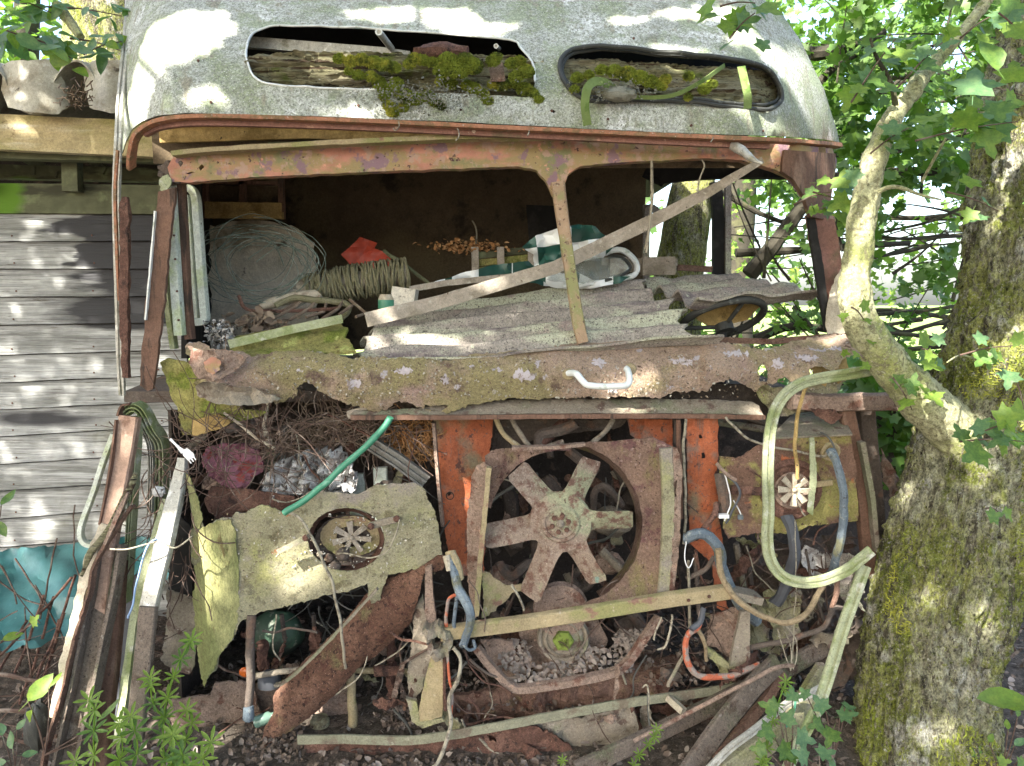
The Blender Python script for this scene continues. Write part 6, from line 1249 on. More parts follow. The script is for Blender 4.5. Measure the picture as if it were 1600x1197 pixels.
add('window_frame', sweep([(178, 678, 2.46), (162, 720, 2.45), (146, 770, 2.44), (131, 810, 2.43), (126, 832, 2.42), (130, 846, 2.42), (142, 852, 2.42), (165, 850, 2.43)], 8, .02, 'bevel', sm=5), m_aluw, None, 'slim white frame with rounded corner leaning behind the bronze frame', 'window frame')
add('steel_channel', sweep([(176, 850, 2.33), (165, 920, 2.29), (152, 980, 2.26), (136, 1060, 2.22), (118, 1140, 2.17), (103, 1210, 2.13)], 40, .05, 'Uopen', sm=4, rough=.5), m_dustdk, None, 'long dusty brown steel channel leaning at the left, widest of the bundle', 'channel', 'boards and channels of the left bundle')
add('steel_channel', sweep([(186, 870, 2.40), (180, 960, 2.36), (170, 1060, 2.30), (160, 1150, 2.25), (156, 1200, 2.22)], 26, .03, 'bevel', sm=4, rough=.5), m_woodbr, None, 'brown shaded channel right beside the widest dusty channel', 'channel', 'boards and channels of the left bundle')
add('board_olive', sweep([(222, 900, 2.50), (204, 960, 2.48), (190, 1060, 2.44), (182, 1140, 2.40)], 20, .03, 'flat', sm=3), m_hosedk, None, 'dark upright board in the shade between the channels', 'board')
add('bark_batten', sweep([(168, 820, 2.32), (148, 860, 2.29), (136, 900, 2.27), (122, 960, 2.25), (110, 1010, 2.23), (98, 1070, 2.2), (86, 1120, 2.17)], 14, .03, 'flat', sm=4, rough=4.0, seg=6), m_card, None, 'splintered pale batten along the left of the bundle', 'batten')
add('bark_batten', sweep([(208, 790, 2.30), (186, 820, 2.29), (150, 880, 2.26), (140, 930, 2.25), (118, 1000, 2.22), (100, 1080, 2.18), (76, 1160, 2.13), (66, 1210, 2.1)], 4, .03, 'flat', sm=4, rough=1.6, seg=6), m_rustred, None, 'thin red-edged batten down the left of the bundle', 'batten')
add('rotten_branch', mesh_from('m', *tube([(212, 740, 2.30, 4), (200, 770, 2.29, 6), (180, 810, 2.28, 7), (160, 840, 2.27, 6), (140, 866, 2.27, 6), (128, 900, 2.26, 4)], 6, 8, 5)), m_woodrot, None, 'rotten grey branch lying across the bronze frame', 'branch')
add('splinter', sweep([(200, 770, 2.27, .5), (186, 800, 2.265), (164, 850, 2.26, .6)], 7, .01, 'flat', sm=3, rough=1), m_rustpink, None, 'pink splintered wood strip on the rotten branch', 'splinter')
add('white_post', sweep([(286, 716, 2.42, .5), (280, 750, 2.40, .7), (268, 800, 2.36, .9), (254, 860, 2.32), (244, 900, 2.30), (232, 950, 2.28)], 28, .03, 'bevel', sm=4, rough=1.2, seg=8), m_alu, None, 'bright whitish metal post leaning beside the lamp panel', 'post')
add('white_post', sweep([(232, 948, 2.26), (226, 1010, 2.24), (218, 1080, 2.21), (212, 1140, 2.18), (210, 1156, 2.17)], 28, .02, 'bevel', sm=3, rough=.7, seg=10), m_dustdk, None, 'flat dusty lower strip continuing the whitish post', 'post')
add('green_board', sweep([(262, 780, 2.40), (238, 860, 2.36), (216, 940, 2.33), (206, 1010, 2.30), (196, 1080, 2.27), (186, 1160, 2.22)], 12, .03, 'flat', sm=4, rough=1.2), m_trim, None, 'narrow green-stained batten left of the whitish post', 'batten')
add('blue_string', mesh_from('m', *tube([(248, 842, 2.32), (234, 850, 2.30), (224, 870, 2.28), (214, 910, 2.27), (206, 950, 2.26), (200, 966, 2.26)], 1.8, 6, 5)), mat('blue_string', (.22, .32, .50), (), rough=.6, bump=None), None, 'blue string looped down the bundle', 'string')
add('brown_plate', sheet([(262, 920), (300, 934), (310, 960), (304, 1040), (294, 1056), (270, 1050), (254, 1030)], 2.56, step=10, jag=(4, 2), t=.006, bump=(.03, .02)), m_dust, None, 'grey-brown plate between the white post and the lamp panel', 'plate')
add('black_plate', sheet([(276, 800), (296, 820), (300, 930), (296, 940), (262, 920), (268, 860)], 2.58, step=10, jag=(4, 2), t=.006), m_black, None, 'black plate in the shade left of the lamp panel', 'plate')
add('white_rag', mesh_from('m', *blob(P(248, 768, 2.38), .018, 8, .4, 3, (1.2, .7, .9))), m_wool, None, 'small white lump stuck on the twigs beside the bronze frame', 'rag')
add('string', mesh_from('m', *tube([(172, 858, 2.24), (196, 858, 2.24), (222, 852, 2.25), (250, 846, 2.27), (272, 856, 2.28), (300, 838, 2.3)], 1.4, 6, 5)), m_wire, None, 'pale string tied round the bundle', 'string')
rods = [((118, 898), (58, 1060)), ((142, 905), (70, 1120)), ((68, 930), (20, 1060)), ((84, 932), (30, 1100)), ((42, 970), (-10, 1060)), ((100, 958), (36, 1150)), ((112, 902), (-6, 1030)), ((92, 968), (60, 1080))]
RODL = ['rusty rod whose tip reaches highest, its foot left of the bundle', 'rightmost rusty rod, close along the splintered batten', 'second rusty rod from the left edge before the tarpaulin', 'third rusty rod from the left edge before the tarpaulin',
        'leftmost short rusty rod before the tarpaulin', 'rusty rod in the middle, lower than the two tall tips', 'longest rusty rod, lying flattest across the others', 'short lowest rusty rod near the ground beside the tarpaulin']
for i, (a, b) in enumerate(rods):
    add('steel_rod', mesh_from('m', *tube([(a[0], a[1], 2.62 - .03 * (i % 3)), ((a[0] + b[0]) / 2 + 3, (a[1] + b[1]) / 2, 2.58), (b[0], b[1], 2.42)], 2.3, 6, 3)), m_rust, None, RODL[i], 'rod', 'rusty rods leaning against the tarpaulin')
add('black_plastic', mesh_from('m', *blob(P(58, 1134, 2.26), .075, 9, .25, 5, (.5, .5, 1.0))), m_rubber, None, 'dark plastic piece lying at the left of the bundle', 'plastic')
for i, pts in enumerate((((-10, 1052, 2.4), (60, 1064, 2.38), (140, 1078, 2.36)), ((0, 1110, 2.3), (60, 1108, 2.3), (80, 1090, 2.3)), ((-5, 1140, 2.25), (40, 1160, 2.25), (90, 1150, 2.25)))):
    add('stick', mesh_from('m', *tube(pts, 3.4, 6, 4)), m_twig, None, ('upper', 'middle', 'lowest')[i] + ' of the fallen sticks on the ground at the far left', 'stick')

# ------------------------------------------------------------------ rotten log and moss in the roof openings
log1 = bp('rotten_beam', sheet([(384, 92), (400, 84), (460, 80), (540, 80), (600, 82), (680, 84), (780, 86), (850, 92), (850, 150), (780, 156), (640, 150), (560, 142), (530, 136), (500, 132), (470, 138), (440, 134), (420, 138), (396, 136), (384, 116)], lambda x, y: 2.50 + .00012 * (x - 400) + .010 * abs(math.sin((y - 80) * .2)), step=5, jag=(3, 2.6), t=.05, bump=(.16, .022, 7), seed=4), m_woodrot)
log2 = bp('rotten_beam', sheet([(878, 92), (960, 92), (1060, 100), (1160, 104), (1226, 118), (1226, 172), (1120, 166), (1000, 160), (900, 156), (878, 130)], lambda x, y: max(2.52 + .0002 * (x - 880), roofY(x, y) + .05) + .010 * abs(math.sin((y - 80) * .2)), step=5, jag=(3, 2.6), t=.05, bump=(.16, .022, 7), seed=5), m_woodrot)
bp('purple_lining', sheet([(386, 120), (560, 128), (700, 132), (820, 136), (820, 160), (400, 152)], 2.60, step=20, t=.005), m_rustpink)
bp('purple_lining', sheet([(764, 100), (786, 98), (790, 126), (766, 128)], 2.475, step=8, jag=(5, 1), t=.005), m_rustpink)
for x, y in ((690, 82),): bp('rust_lump', mesh_from('m', *blob(P(x, y, 2.47), .06, 9, .3, 2, (1.5, .6, .45))), m_rust)
def moss_patch(name, spots, Yo, label, seed, fr=260):
    rs = random.Random(seed); B = []; C = []
    for (x, y, r) in spots:
        Y = (roofY(x, y) if Yo is None else Yo) ; s = r * Y / F * .82
        B.append(blob(P(x, y, Y), s, 8, .45, seed + x * .1, (1.15, .55, .8)))
        for k in range(int(fr * 3 * r / 14)):
            a = rs.uniform(0, 6.28); b = rs.uniform(-1.2, 1.5); c = P(x, y, Y)
            C.append(c + Vector((math.cos(a) * math.cos(b) * s * 1.2, -abs(math.sin(a)) * math.cos(b) * s * .6, math.sin(b) * s * .85)))
    o = add(name, mesh_from('m', *join(B)), m_moss, None, label, 'moss', kind='stuff')
    add('moss_fronds', leafcloud('moss_fronds', C, .013, 'lance', up=(0, -1, .3), tilt=1.2, rs=np.random.RandomState(seed)), m_mossf, o)
    return o
moss_patch('moss', [(530, 92, 9), (548, 96, 10), (566, 94, 11), (584, 98, 12), (600, 102, 12), (616, 106, 10), (640, 100, 9), (648, 92, 10), (660, 94, 10), (676, 98, 9), (560, 118, 9), (580, 120, 9), (545, 112, 6)], 2.45, 'green moss cushions on the beam in the middle of the left roof opening', 3)
moss_patch('moss', [(700, 96, 16), (716, 108, 19), (738, 104, 16), (726, 96, 15), (690, 112, 12), (770, 96, 10), (776, 90, 8), (800, 100, 10), (812, 96, 9), (822, 112, 12), (806, 120, 10)], 2.42, 'thick moss cushions on the beam at the right of the left opening', 4)
moss_patch('moss', [(596, 138, 11), (614, 142, 12), (632, 150, 12), (650, 156, 12), (668, 152, 12), (680, 162, 9), (690, 168, 7), (608, 166, 9), (614, 176, 9), (630, 168, 8), (600, 152, 8), (592, 128, 10), (620, 130, 10)], None, 'moss hanging over the lower lip of the left roof opening', 5)
moss_patch('moss', [(740, 138, 10), (754, 148, 10), (762, 158, 8), (730, 134, 9), (784, 134, 10), (800, 130, 10), (820, 140, 12), (832, 146, 9), (842, 156, 7), (770, 132, 8), (690, 128, 9), (706, 132, 9)], None, 'smaller moss tufts over the right end of the left opening', 6)
moss_patch('moss', [(902, 122, 9), (920, 118, 8), (940, 110, 9), (960, 112, 12), (980, 116, 14), (1000, 122, 13), (1016, 128, 12), (1032, 134, 10), (1040, 124, 8), (1076, 120, 8), (1100, 140, 9), (1112, 132, 8), (898, 140, 7), (1075, 152, 6)], 2.49, 'moss cushions on the beam inside the black rubber opening', 7)
scraps('dead_moss', 665, 150, 60, 12, 2.375, 900, .008, m_mossg, 'grey dead moss fibres round the lower lip of the left opening', 'dead moss', 8)
scraps('dead_moss', 960, 142, 28, 8, 2.46, 400, .009, m_mossg, 'grey fluff behind the green strap', 'dead moss', 9)
add('grey_fluff', mesh_from('m', *blob(P(968, 148, 2.43), .035, 9, .35, 2, (1.5, .7, .6))), m_mossg, None, 'grey felt lump at the lip of the right roof opening', 'felt')
m_strap = mat('green_strap', (.14, .195, .06), [((.09, .15, .03), 30, .5, .6), ((.28, .34, .12), 60, .6, .68)], rough=.8, bump=(200, .4))
add('strap', sweep([(918, 196, 2.40), (914, 168, 2.385), (916, 144, 2.385), (923, 131, 2.40), (936, 127, 2.42), (950, 132, 2.44), (960, 142, 2.46)], 13, .003, 'flat', sm=6, rough=.3), m_strap, None, 'green webbing strap looping out of the right roof opening', 'strap', 'green webbing straps')
add('strap', sweep([(985, 152, 2.46), (1030, 152, 2.45), (1060, 146, 2.45), (1095, 128, 2.46), (1118, 112, 2.49), (1132, 102, 2.52)], 6, .003, 'flat', sm=6, rough=.3, roll=.5), m_strap, None, 'green webbing strap sagging along the right roof opening', 'strap', 'green webbing straps')
add('strap', sweep([(1158, 104, 2.50), (1164, 130, 2.48), (1168, 150, 2.46), (1168, 170, 2.46)], 12, .003, 'flat', sm=4, rough=.3), m_strap, None, 'short green webbing strap hanging at the right of the rubber opening', 'strap', 'green webbing straps')
for i, pts in enumerate((((622, 190, 2.38), (624, 198, 2.375), (618, 205, 2.37), (614, 200, 2.37)), ((714, 200, 2.38), (716, 212, 2.375), (712, 220, 2.37)), ((826, 204, 2.4), (824, 212, 2.39)), ((1114, 214, 2.4), (1110, 222, 2.39)))):
    bp('loose_thread', tube(pts, .9, 5, 3), m_wire)
# ------------------------------------------------------------------ big mossy tree at the right
def trunk_mesh(path, radii, nseg, nrow, amp, seed, flare=0.0, ridge=.02):
    q = catmull(path, nrow); k = len(q); rr = catmull([(r, 0, 0) for r in radii], nrow)
    pts = [Vector(p) for p in q]; T = frames(pts); u = Vector((1, 0, 0)); V = []; Fs = []
    for i in range(k):
        u = (u - T[i] * u.dot(T[i])).normalized(); w = T[i].cross(u)
        for j in range(nseg):
            a = 2 * math.pi * j / nseg; d = u * math.cos(a) + w * math.sin(a); R0 = rr[i][0]
            p = pts[i] + d * R0
            big = noise.fractal(Vector((p.x * 3, p.y * 3, p.z * 1.4 + seed)), .9, 2, 3)
            rid = noise.ridged_multi_fractal(Vector((math.cos(a) * 5.5 * R0 * 8, math.sin(a) * 5.5 * R0 * 8, p.z * 2.6 + seed)), .9, 2.1, 4, 1, 2) if ridge else 0
            kn = noise.fractal(Vector((p.x * 26, p.y * 26, p.z * 11)), .8, 2, 4)
            fl = flare * max(0, (.55 - p.z)) ** 1.6 * (1 + .7 * math.cos(a * 3 + 1))
            k2 = noise.fractal(Vector((p.x * 60, p.y * 60, p.z * 34)), .8, 2, 3); cell = noise.cell(Vector((p.x * 30, p.y * 30, p.z * 14)))
            V.append(pts[i] + d * (R0 * (1 + amp * big) + ridge * ((rid - 1.2) * .34 + .30 * kn + .24 * k2 + .06 * cell) + .003 * kn + fl))
    for i in range(k - 1):
        for j in range(nseg): Fs.append((i * nseg + j, i * nseg + (j + 1) % nseg, (i + 1) * nseg + (j + 1) % nseg, (i + 1) * nseg + j))
    Fs.append(tuple(range(nseg - 1, -1, -1))); Fs.append(tuple((k - 1) * nseg + j for j in range(nseg)))
    return mesh_from('m', V, Fs, 180)
tree = thing('maple_tree', (1.22, 2.3, 0), 'thick mossy lichen covered tree trunk leaning up the right edge with a pale limb', 'tree')
tp_ = [P(1438, 1300, 2.42), P(1440, 1197, 2.42), P(1445, 1064, 2.44), P(1468, 957, 2.44), P(1516, 800, 2.46), P(1568, 640, 2.50), P(1618, 480, 2.54), P(1640, 300, 2.60), P(1668, 130, 2.70), P(1690, 0, 2.82), P(1690, -400, 3.1)]
tr_ = [.215, .20, .195, .205, .215, .225, .225, .235, .235, .23, .2]
add('trunk', trunk_mesh(tp_, tr_, 230, 44, .05, 2.0, .07, .045), m_bark, tree)
lp_ = [(1500, 680, 2.40), (1446, 628, 2.36), (1400, 580, 2.33), (1360, 530, 2.31), (1338, 480, 2.30), (1337, 420, 2.30), (1346, 350, 2.30), (1362, 270, 2.31), (1384, 205, 2.33), (1420, 150, 2.36), (1462, 95, 2.40), (1520, 30, 2.45), (1580, -40, 2.5)]
lr_ = [.078, .066, .056, .050, .045, .039, .037, .034, .028, .023, .019, .016, .014]
add('limb', trunk_mesh([P(*p) for p in lp_], lr_, 48, 16, .16, 5.0, 0, .012), m_bark2, tree)
def branch(pts, r0, r1, m, parent, nm='branch'):
    q = catmull(pts, 5); n = len(q)
    return add(nm, mesh_from('m', *tube3([P(*p[:3]) for p in q], [((r0 + (r1 - r0) * i / (n - 1)) * (1 + .12 * noise.noise(Vector((i * .9, r0, 0))))) * q[i][2] / F for i in range(n)], 8)), m, parent)
branch([(1350, 320, 2.30), (1372, 300, 2.28), (1400, 292, 2.26), (1440, 305, 2.24), (1470, 312, 2.24)], 5, 1.5, m_bark2, tree)
branch([(1400, 170, 2.34), (1392, 130, 2.33), (1370, 90, 2.33), (1360, 60, 2.34)], 5, 2, m_barkd, tree)
branch([(1440, 285, 2.34), (1470, 230, 2.3), (1490, 200, 2.26), (1520, 186, 2.2)], 2.5, 1.2, m_bark2, tree)
branch([(1520, 560, 2.25), (1500, 555, 2.2), (1480, 566, 2.1)], 2, 1, m_bark2, tree)

LM = {}
def leafmesh(kind, m, v=0):
    k = (kind, m.name, v)
    if k not in LM:
        tv, tf = LEAF[kind]; r = random.Random(v + 3); V = [(x, y, z + .10 * math.sin(x * 4 + v) * abs(x) + .06 * math.sin(y * 5 + v)) for x, y, z in tv]
        me = mesh_from(kind + '_leaf', V, [tuple(int(i) for i in f) for f in tf], 60)
        st = [(-.012, 0, 0), (.012, 0, 0), (.006, -.35, .05), (-.006, -.35, .05)]
        b = len(V); me = mesh_from(kind + '_leaf', V + st, [tuple(int(i) for i in f) for f in tf] + [(b, b + 1, b + 2, b + 3)], 60)
        me.materials.append(m); LM[k] = me
    return LM[k]
def leaf(parent, x, y, Y, s, ang, m, kind='maple', up=(0, -.75, .65), rnd=.35, nm='leaf'):
    n = (Vector(up) + Vector((R.gauss(0, rnd), R.gauss(0, rnd), R.gauss(0, rnd)))).normalized()
    a = math.radians(ang); t = Vector((math.cos(a), 0, math.sin(a))); t = (t - n * t.dot(n)).normalized(); sx = t.cross(n)
    M = Matrix.Identity(4)
    sz = s * Y / F
    for i in range(3): M[i][0] = sx[i] * sz; M[i][1] = t[i] * sz; M[i][2] = n[i] * sz
    M.translation = P(x, y, Y)
    return inst(nm, leafmesh(kind, m, R.randrange(3)), parent, M)
def spray(parent, x0, y0, x1, y1, Y, n, s, mats, kind='maple', spread=22, stem=True, up=(0, -.75, .65), dY=.06):
    if stem: branch([(x0, y0, Y), ((x0 + x1) / 2, (y0 + y1) / 2 - 4, Y - .01), (x1, y1, Y - .02)], 1.6, .7, m_twig, parent, 'twig')
    for k in range(n):
        t = (k + .5) / n; x = x0 + (x1 - x0) * t + R.gauss(0, spread); y = y0 + (y1 - y0) * t + R.gauss(0, spread * .7)
        leaf(parent, x, y, Y + R.uniform(-dY, dY), s * R.uniform(.65, 1.15), R.uniform(-160, 40) if R.random() < .6 else R.uniform(-90, 120), R.choice(mats), kind, up)
GA = [m_leafA, m_leafC, m_leafC, m_leafB]
for a in ((1500, 690, 1600, 690, 1.98, 9, 46), (1525, 680, 1590, 660, 1.95, 5, 44), (1590, 600, 1600, 640, 2.0, 3, 40), (1500, 555, 1590, 540, 2.1, 9, 34), (1440, 545, 1470, 560, 2.2, 4, 30), (1395, 590, 1425, 640, 2.22, 6, 36),
          (1540, 795, 1560, 800, 2.05, 3, 24), (1430, 220, 1590, 190, 2.1, 10, 48), (1560, 20, 1600, 60, 2.0, 4, 70), (1505, 130, 1600, 150, 2.05, 5, 44), (1330, 160, 1400, 60, 2.3, 10, 40), (1270, 300, 1345, 330, 2.38, 9, 38),
          (1330, 480, 1350, 500, 2.2, 3, 22), (1480, 300, 1560, 330, 2.1, 6, 34), (1320, 540, 1350, 560, 2.25, 4, 20), (1240, 320, 1300, 300, 2.42, 6, 34), (1140, 60, 1180, 20, 2.2, 7, 34), (1125, 10, 1180, 5, 2.2, 6, 40), (1400, 140, 1480, 60, 2.25, 9, 34), (1360, 240, 1420, 200, 2.2, 7, 32), (1500, 60, 1560, 20, 2.2, 7, 40)):
    spray(tree, *a, GA)
leaf(tree, 1520, 150, 1.85, 70, 80, m_leafB); leaf(tree, 1560, 110, 1.8, 62, 100, m_leafA, 'oval')

# ------------------------------------------------------------------ plants
def whorl_mesh(m):
    V = []; Fs = []; tv, tf = LEAF['lance']
    for k in range(7):
        a = k * 2 * math.pi / 7; c, s = math.cos(a), math.sin(a); b = len(V)
        for x, y, z in tv:
            yy = y * 1.0; V.append((x * 1.15 * c - yy * s, x * 1.15 * s + yy * c, z + .25 * y * (1 - y) + .2 * y))
        Fs += [tuple(int(i) + b for i in f) for f in tf]
    me = mesh_from('leaf_whorl', V, Fs, 60); me.materials.append(m); return me
WH = [whorl_mesh(m_leafC), whorl_mesh(m_leafA)]
def cleavers(stems, label, Y0, s=13):
    x0, y0 = stems[0][0]
    pl = thing('cleavers', P(x0, min(y0, 1197), Y0), label, 'plant', 'goosegrass plants along the bottom edge')
    for st in stems:
        q = catmull([(x, y, Y0 - .02 * i) for i, (x, y) in enumerate(st)], 6)
        add('stem', mesh_from('m', *tube(q, 1.3, 5, 0)), m_leafC, pl)
        L = 0; last = q[0]
        for p in q[1:]:
            L += math.hypot(p[0] - last[0], p[1] - last[1]); 
            if L > 26 * s / 20:
                L = 0; d = (P(*p) - P(*last)).normalized(); n = (d + Vector((R.gauss(0, .25), -.55, R.gauss(0, .25)))).normalized()
                inst('leaf_whorl', WH[R.randrange(2)], pl, Matrix.Translation(P(*p)) @ n.to_track_quat('Z', 'Y').to_matrix().to_4x4() @ Matrix.Scale(s * R.uniform(.8, 1.15) * Y0 / F, 4))
            last = p
        p = q[-1]; inst('leaf_whorl', WH[0], pl, Matrix.Translation(P(*p)) @ Vector((0, -.6, .8)).to_track_quat('Z', 'Y').to_matrix().to_4x4() @ Matrix.Scale(s * Y0 / F, 4))
cleavers([[(260, 1215), (255, 1150), (262, 1090), (282, 1030), (300, 1000)], [(262, 1215), (272, 1150), (240, 1100), (235, 1060)], [(262, 1215), (300, 1130), (292, 1110)]], 'tall goosegrass sprig climbing in front of the whitish post', 2.12, 20)
cleavers([[(150, 1215), (146, 1160), (148, 1110), (140, 1095)], [(160, 1215), (190, 1180), (186, 1130)], [(130, 1215), (118, 1190)], [(200, 1215), (215, 1170), (205, 1120)]], 'goosegrass clump at the foot of the widest dusty channel', 2.05, 24)
cleavers([[(300, 1215), (320, 1180), (330, 1160)], [(280, 1215), (285, 1180), (270, 1150)], [(310, 1220), (300, 1195)]], 'bright goosegrass clump at the bottom edge in front of the pink panel', 2.02, 26)
cleavers([[(1195, 1215), (1200, 1160), (1212, 1110), (1228, 1066)], [(1195, 1215), (1190, 1185)]], 'thin goosegrass stem in front of the mossy plank at lower right', 2.1, 14)
cleavers([[(985, 1215), (995, 1185), (1020, 1155), (1026, 1140)]], 'small goosegrass tip at the bottom edge under the bumper', 2.15, 12)
cleavers([[(878, 1220), (876, 1198), (879, 1188)]], 'tiny goosegrass tip below the rusted bumper face', 2.2, 10)
def seedling(name, x, y, Y, items, label, cat='seedling', m=GA, group=None):
    t = thing(name, P(x, y, Y), label, cat, group)
    for (lx, ly, s, a, kind) in items:
        if s < 50: s *= .8
        branch([(x, y, Y), ((x + lx) / 2 + 3, (y + ly) / 2, Y), (lx, ly, Y - .01)], 1.4, .8, m_twig, t, 'stem')
        leaf(t, lx, ly, Y - .02, s, a, R.choice(m), kind, up=(0, -.7, .7), rnd=.25)
    return t
GB = [m_leafB, m_leafA]
# fuzz of moss on the trunk
tm = [o for o in bpy.data.objects if o.parent == tree and o.name.startswith('trunk')][0].data
n_ = len(tm.vertices); co = np.empty(n_ * 3, np.float32); tm.vertices.foreach_get('co', co); co = co.reshape(-1, 3)
no = np.empty(n_ * 3, np.float32); tm.vertices.foreach_get('normal', no); no = no.reshape(-1, 3)
sel = []
for i in np.random.RandomState(4).permutation(n_):
    p = co[i]
    if p[1] > 2.42 or p[2] > 3.2 or p[2] < -.05: continue
    f = noise.fractal(Vector((p[0] * 3.2, p[1] * 3.2, p[2] * 2.2 + 4)), .9, 2, 4) + (.35 if p[2] < .3 else 0) + .15 * (1.2 - p[0])
    if f > .12: sel.append(i)
    if len(sel) > 42000: break
C = co[sel] + no[sel] * .004
add('moss', leafcloud('moss', C, .013, 'lance', up=(-.3, -1, .2), tilt=1.5, rs=np.random.RandomState(6)), mat('trunk_moss', (.22, .255, .04), [((.38, .39, .06), 5, .46, .6), ((.09, .12, .025), 9, .52, .62)], rough=1, bump=None), tree, kind='stuff', label='yellow green moss on the bark')
seedling('maple_seedling', 1232, 1215, 2.05, [(1214, 1110, 40, 150, 'maple'), (1205, 1140, 42, 200, 'maple'), (1226, 1130, 38, 60, 'maple'), (1245, 1150, 44, -20, 'maple'), (1218, 1165, 44, -60, 'maple'), (1240, 1180, 40, -120, 'maple'), (1196, 1170, 34, 180, 'maple'), (1238, 1095, 34, 90, 'maple')], 'clump of maple seedlings growing left of the second window trim', m=GB)
seedling('maple_seedling', 1300, 1190, 2.2, [(1290, 1110, 38, 120, 'maple'), (1312, 1120, 40, 0, 'maple'), (1302, 1140, 42, -100, 'maple'), (1284, 1130, 34, 200, 'maple'), (1320, 1105, 30, 40, 'maple'), (1262, 1090, 28, 130, 'maple')], 'maple seedlings growing between the window trim and the mossy trunk', m=GB)
seedling('maple_seedling', 1275, 1225, 1.98, [(1262, 1186, 40, 150, 'maple'), (1280, 1180, 40, 30, 'maple'), (1296, 1200, 36, -10, 'maple')], 'maple seedling at the bottom edge left of the trunk foot', m=GB)
seedling('broadleaf_plant', 1640, 1130, 1.7, [(1595, 1090, 75, 185, 'oval'), (1610, 1100, 60, 170, 'oval')], 'large light green leaf reaching in from the right edge', 'plant', [m_leafC])
seedling('bramble', 1560, 1215, 2.25, [(1530, 1180, 26, 120, 'maple'), (1545, 1160, 24, 60, 'oval'), (1560, 1190, 26, 0, 'maple'), (1585, 1165, 28, 40, 'oval'), (1590, 1190, 24, -20, 'maple'), (1520, 1200, 22, 180, 'oval'), (1575, 1140, 22, 90, 'oval'), (1590, 1120, 20, 70, 'oval')], 'low green plants right of the trunk foot', 'plant')
seedling('broadleaf_plant', 20, 1215, 2.0, [(20, 1170, 38, 120, 'oval'), (10, 1190, 34, 200, 'oval'), (34, 1180, 30, 30, 'oval'), (4, 1150, 34, 100, 'oval'), (26, 1140, 26, 60, 'oval')], 'bluish green round leaves at the bottom left corner', 'plant', [m_leafB])
seedling('broadleaf_plant', 70, 1180, 2.1, [(44, 1096, 52, 60, 'oval'), (76, 1075, 44, 50, 'lance'), (50, 1110, 34, 240, 'oval'), (150, 1130, 50, 60, 'lance'), (165, 1140, 50, 20, 'lance')], 'light green pointed leaves in front of the leaning channel', 'plant', [m_leafC, m_leafA])
seedling('broadleaf_plant', -10, 1010, 2.2, [(4, 1000, 38, 40, 'oval'), (50, 975, 26, 50, 'maple')], 'yellow-green leaf at the left edge before the tarpaulin', 'plant', [m_leafC])
seedling('broadleaf_plant', -10, 830, 2.2, [(2, 790, 40, 80, 'oval'), (-2, 815, 36, -60, 'oval')], 'dark green leaf at the left edge by the boards', 'plant', [m_leafA])

# ------------------------------------------------------------------ leaves over the shed, upper left
lt = thing('elder_bush', P(60, 40, 3.0), 'bluish green leafy sprays hanging over the shed roof at upper left', 'bush')
for a in ((-20, 40, 60, 70, 2.75, 14, 46), (50, 60, 110, 90, 2.72, 12, 40), (110, 60, 190, 80, 2.78, 12, 36), (-10, -10, 80, 20, 2.9, 9, 48), (60, 10, 190, 25, 2.9, 12, 34), (130, 85, 190, 65, 2.75, 6, 30)):
    spray(lt, *a, [m_leafB, m_leafB, m_leafC], 'oval', 16)
branch([(90, 10, 2.95), (110, 35, 2.9), (126, 58, 2.85)], 9, 6, m_bark2, lt)
bt_ = thing('ivy_tree', P(170, 60, 5.2), 'mossy trunk standing behind the shed roof at upper left', 'tree')
add('trunk', trunk_mesh([(P(165, 150, 5.2)).xyz, P(165, 40, 5.2), P(160, -60, 5.2), P(150, -200, 5.2)], [.26, .25, .25, .24], 30, 8, .05, 4, 0, .02), m_bark, bt_)

# ------------------------------------------------------------------ woodland behind, right
def px_leaves(name, parent, n, xr, yr, Yr, size, m, seed, thr=-.1, sc=.012, kind='maple', tilt=.8, kd='stuff', label=None):
    rs = np.random.RandomState(seed); C = []
    while len(C) < n:
        x, y, Y = rs.uniform(*xr), rs.uniform(*yr), rs.uniform(*Yr)
        if noise.fractal(Vector((x * sc, y * sc * 1.4, Y * .8 + seed)), .9, 2, 3) < thr: continue
        p = P(x, y, Y)
        if p.x < 1.45 and 2 < p.y < 6.2: continue
        if p.z < .1: continue
        C.append(p)
    return add(name, leafcloud(name, C, size, kind, up=(0, -.45, .8), tilt=tilt, rs=rs), m, parent, kind=kd, label=label)
T1 = thing('maple_tree', (2.2, 5.6, 0), 'tree with a thick dark slanting limb behind the open right side of the bus', 'tree', 'trees behind the right side of the bus')
add('trunk', trunk_mesh([P(1055, 620, 5.0), P(1058, 500, 5.0), P(1062, 420, 5.0), P(1075, 330, 5.0), P(1100, 200, 5.1), P(1120, 50, 5.3)], [.16, .15, .15, .14, .12, .1], 24, 6, .08, 3, 0, .01), m_bark, T1)
for pts, r0, r1 in ((((1170, 430, 4.6), (1215, 375, 4.6), (1262, 310, 4.6), (1300, 250, 4.7), (1330, 190, 4.9)), 13, 7), (((1150, 395, 4.8), (1230, 392, 4.8), (1320, 386, 4.8), (1420, 380, 5)), 7, 4), (((1180, 530, 4.4), (1240, 510, 4.4), (1330, 520, 4.4)), 8, 5),
                    (((1265, 85, 4.0), (1290, 82, 4.0), (1340, 70, 4.1), (1380, 50, 4.2)), 12, 6), (((1280, 130, 4.2), (1310, 100, 4.2), (1350, 80, 4.3)), 7, 4), (((1240, 480, 4.4), (1275, 520, 4.3), (1300, 560, 4.3)), 4, 3),
                    (((1296, 280, 4.0), (1400, 270, 4.0), (1510, 265, 4.0)), 10, 6), (((1130, 300, 5.2), (1180, 330, 5.2), (1230, 350, 5.2)), 5, 3)):
    branch(pts, r0, r1, m_barkd, T1)
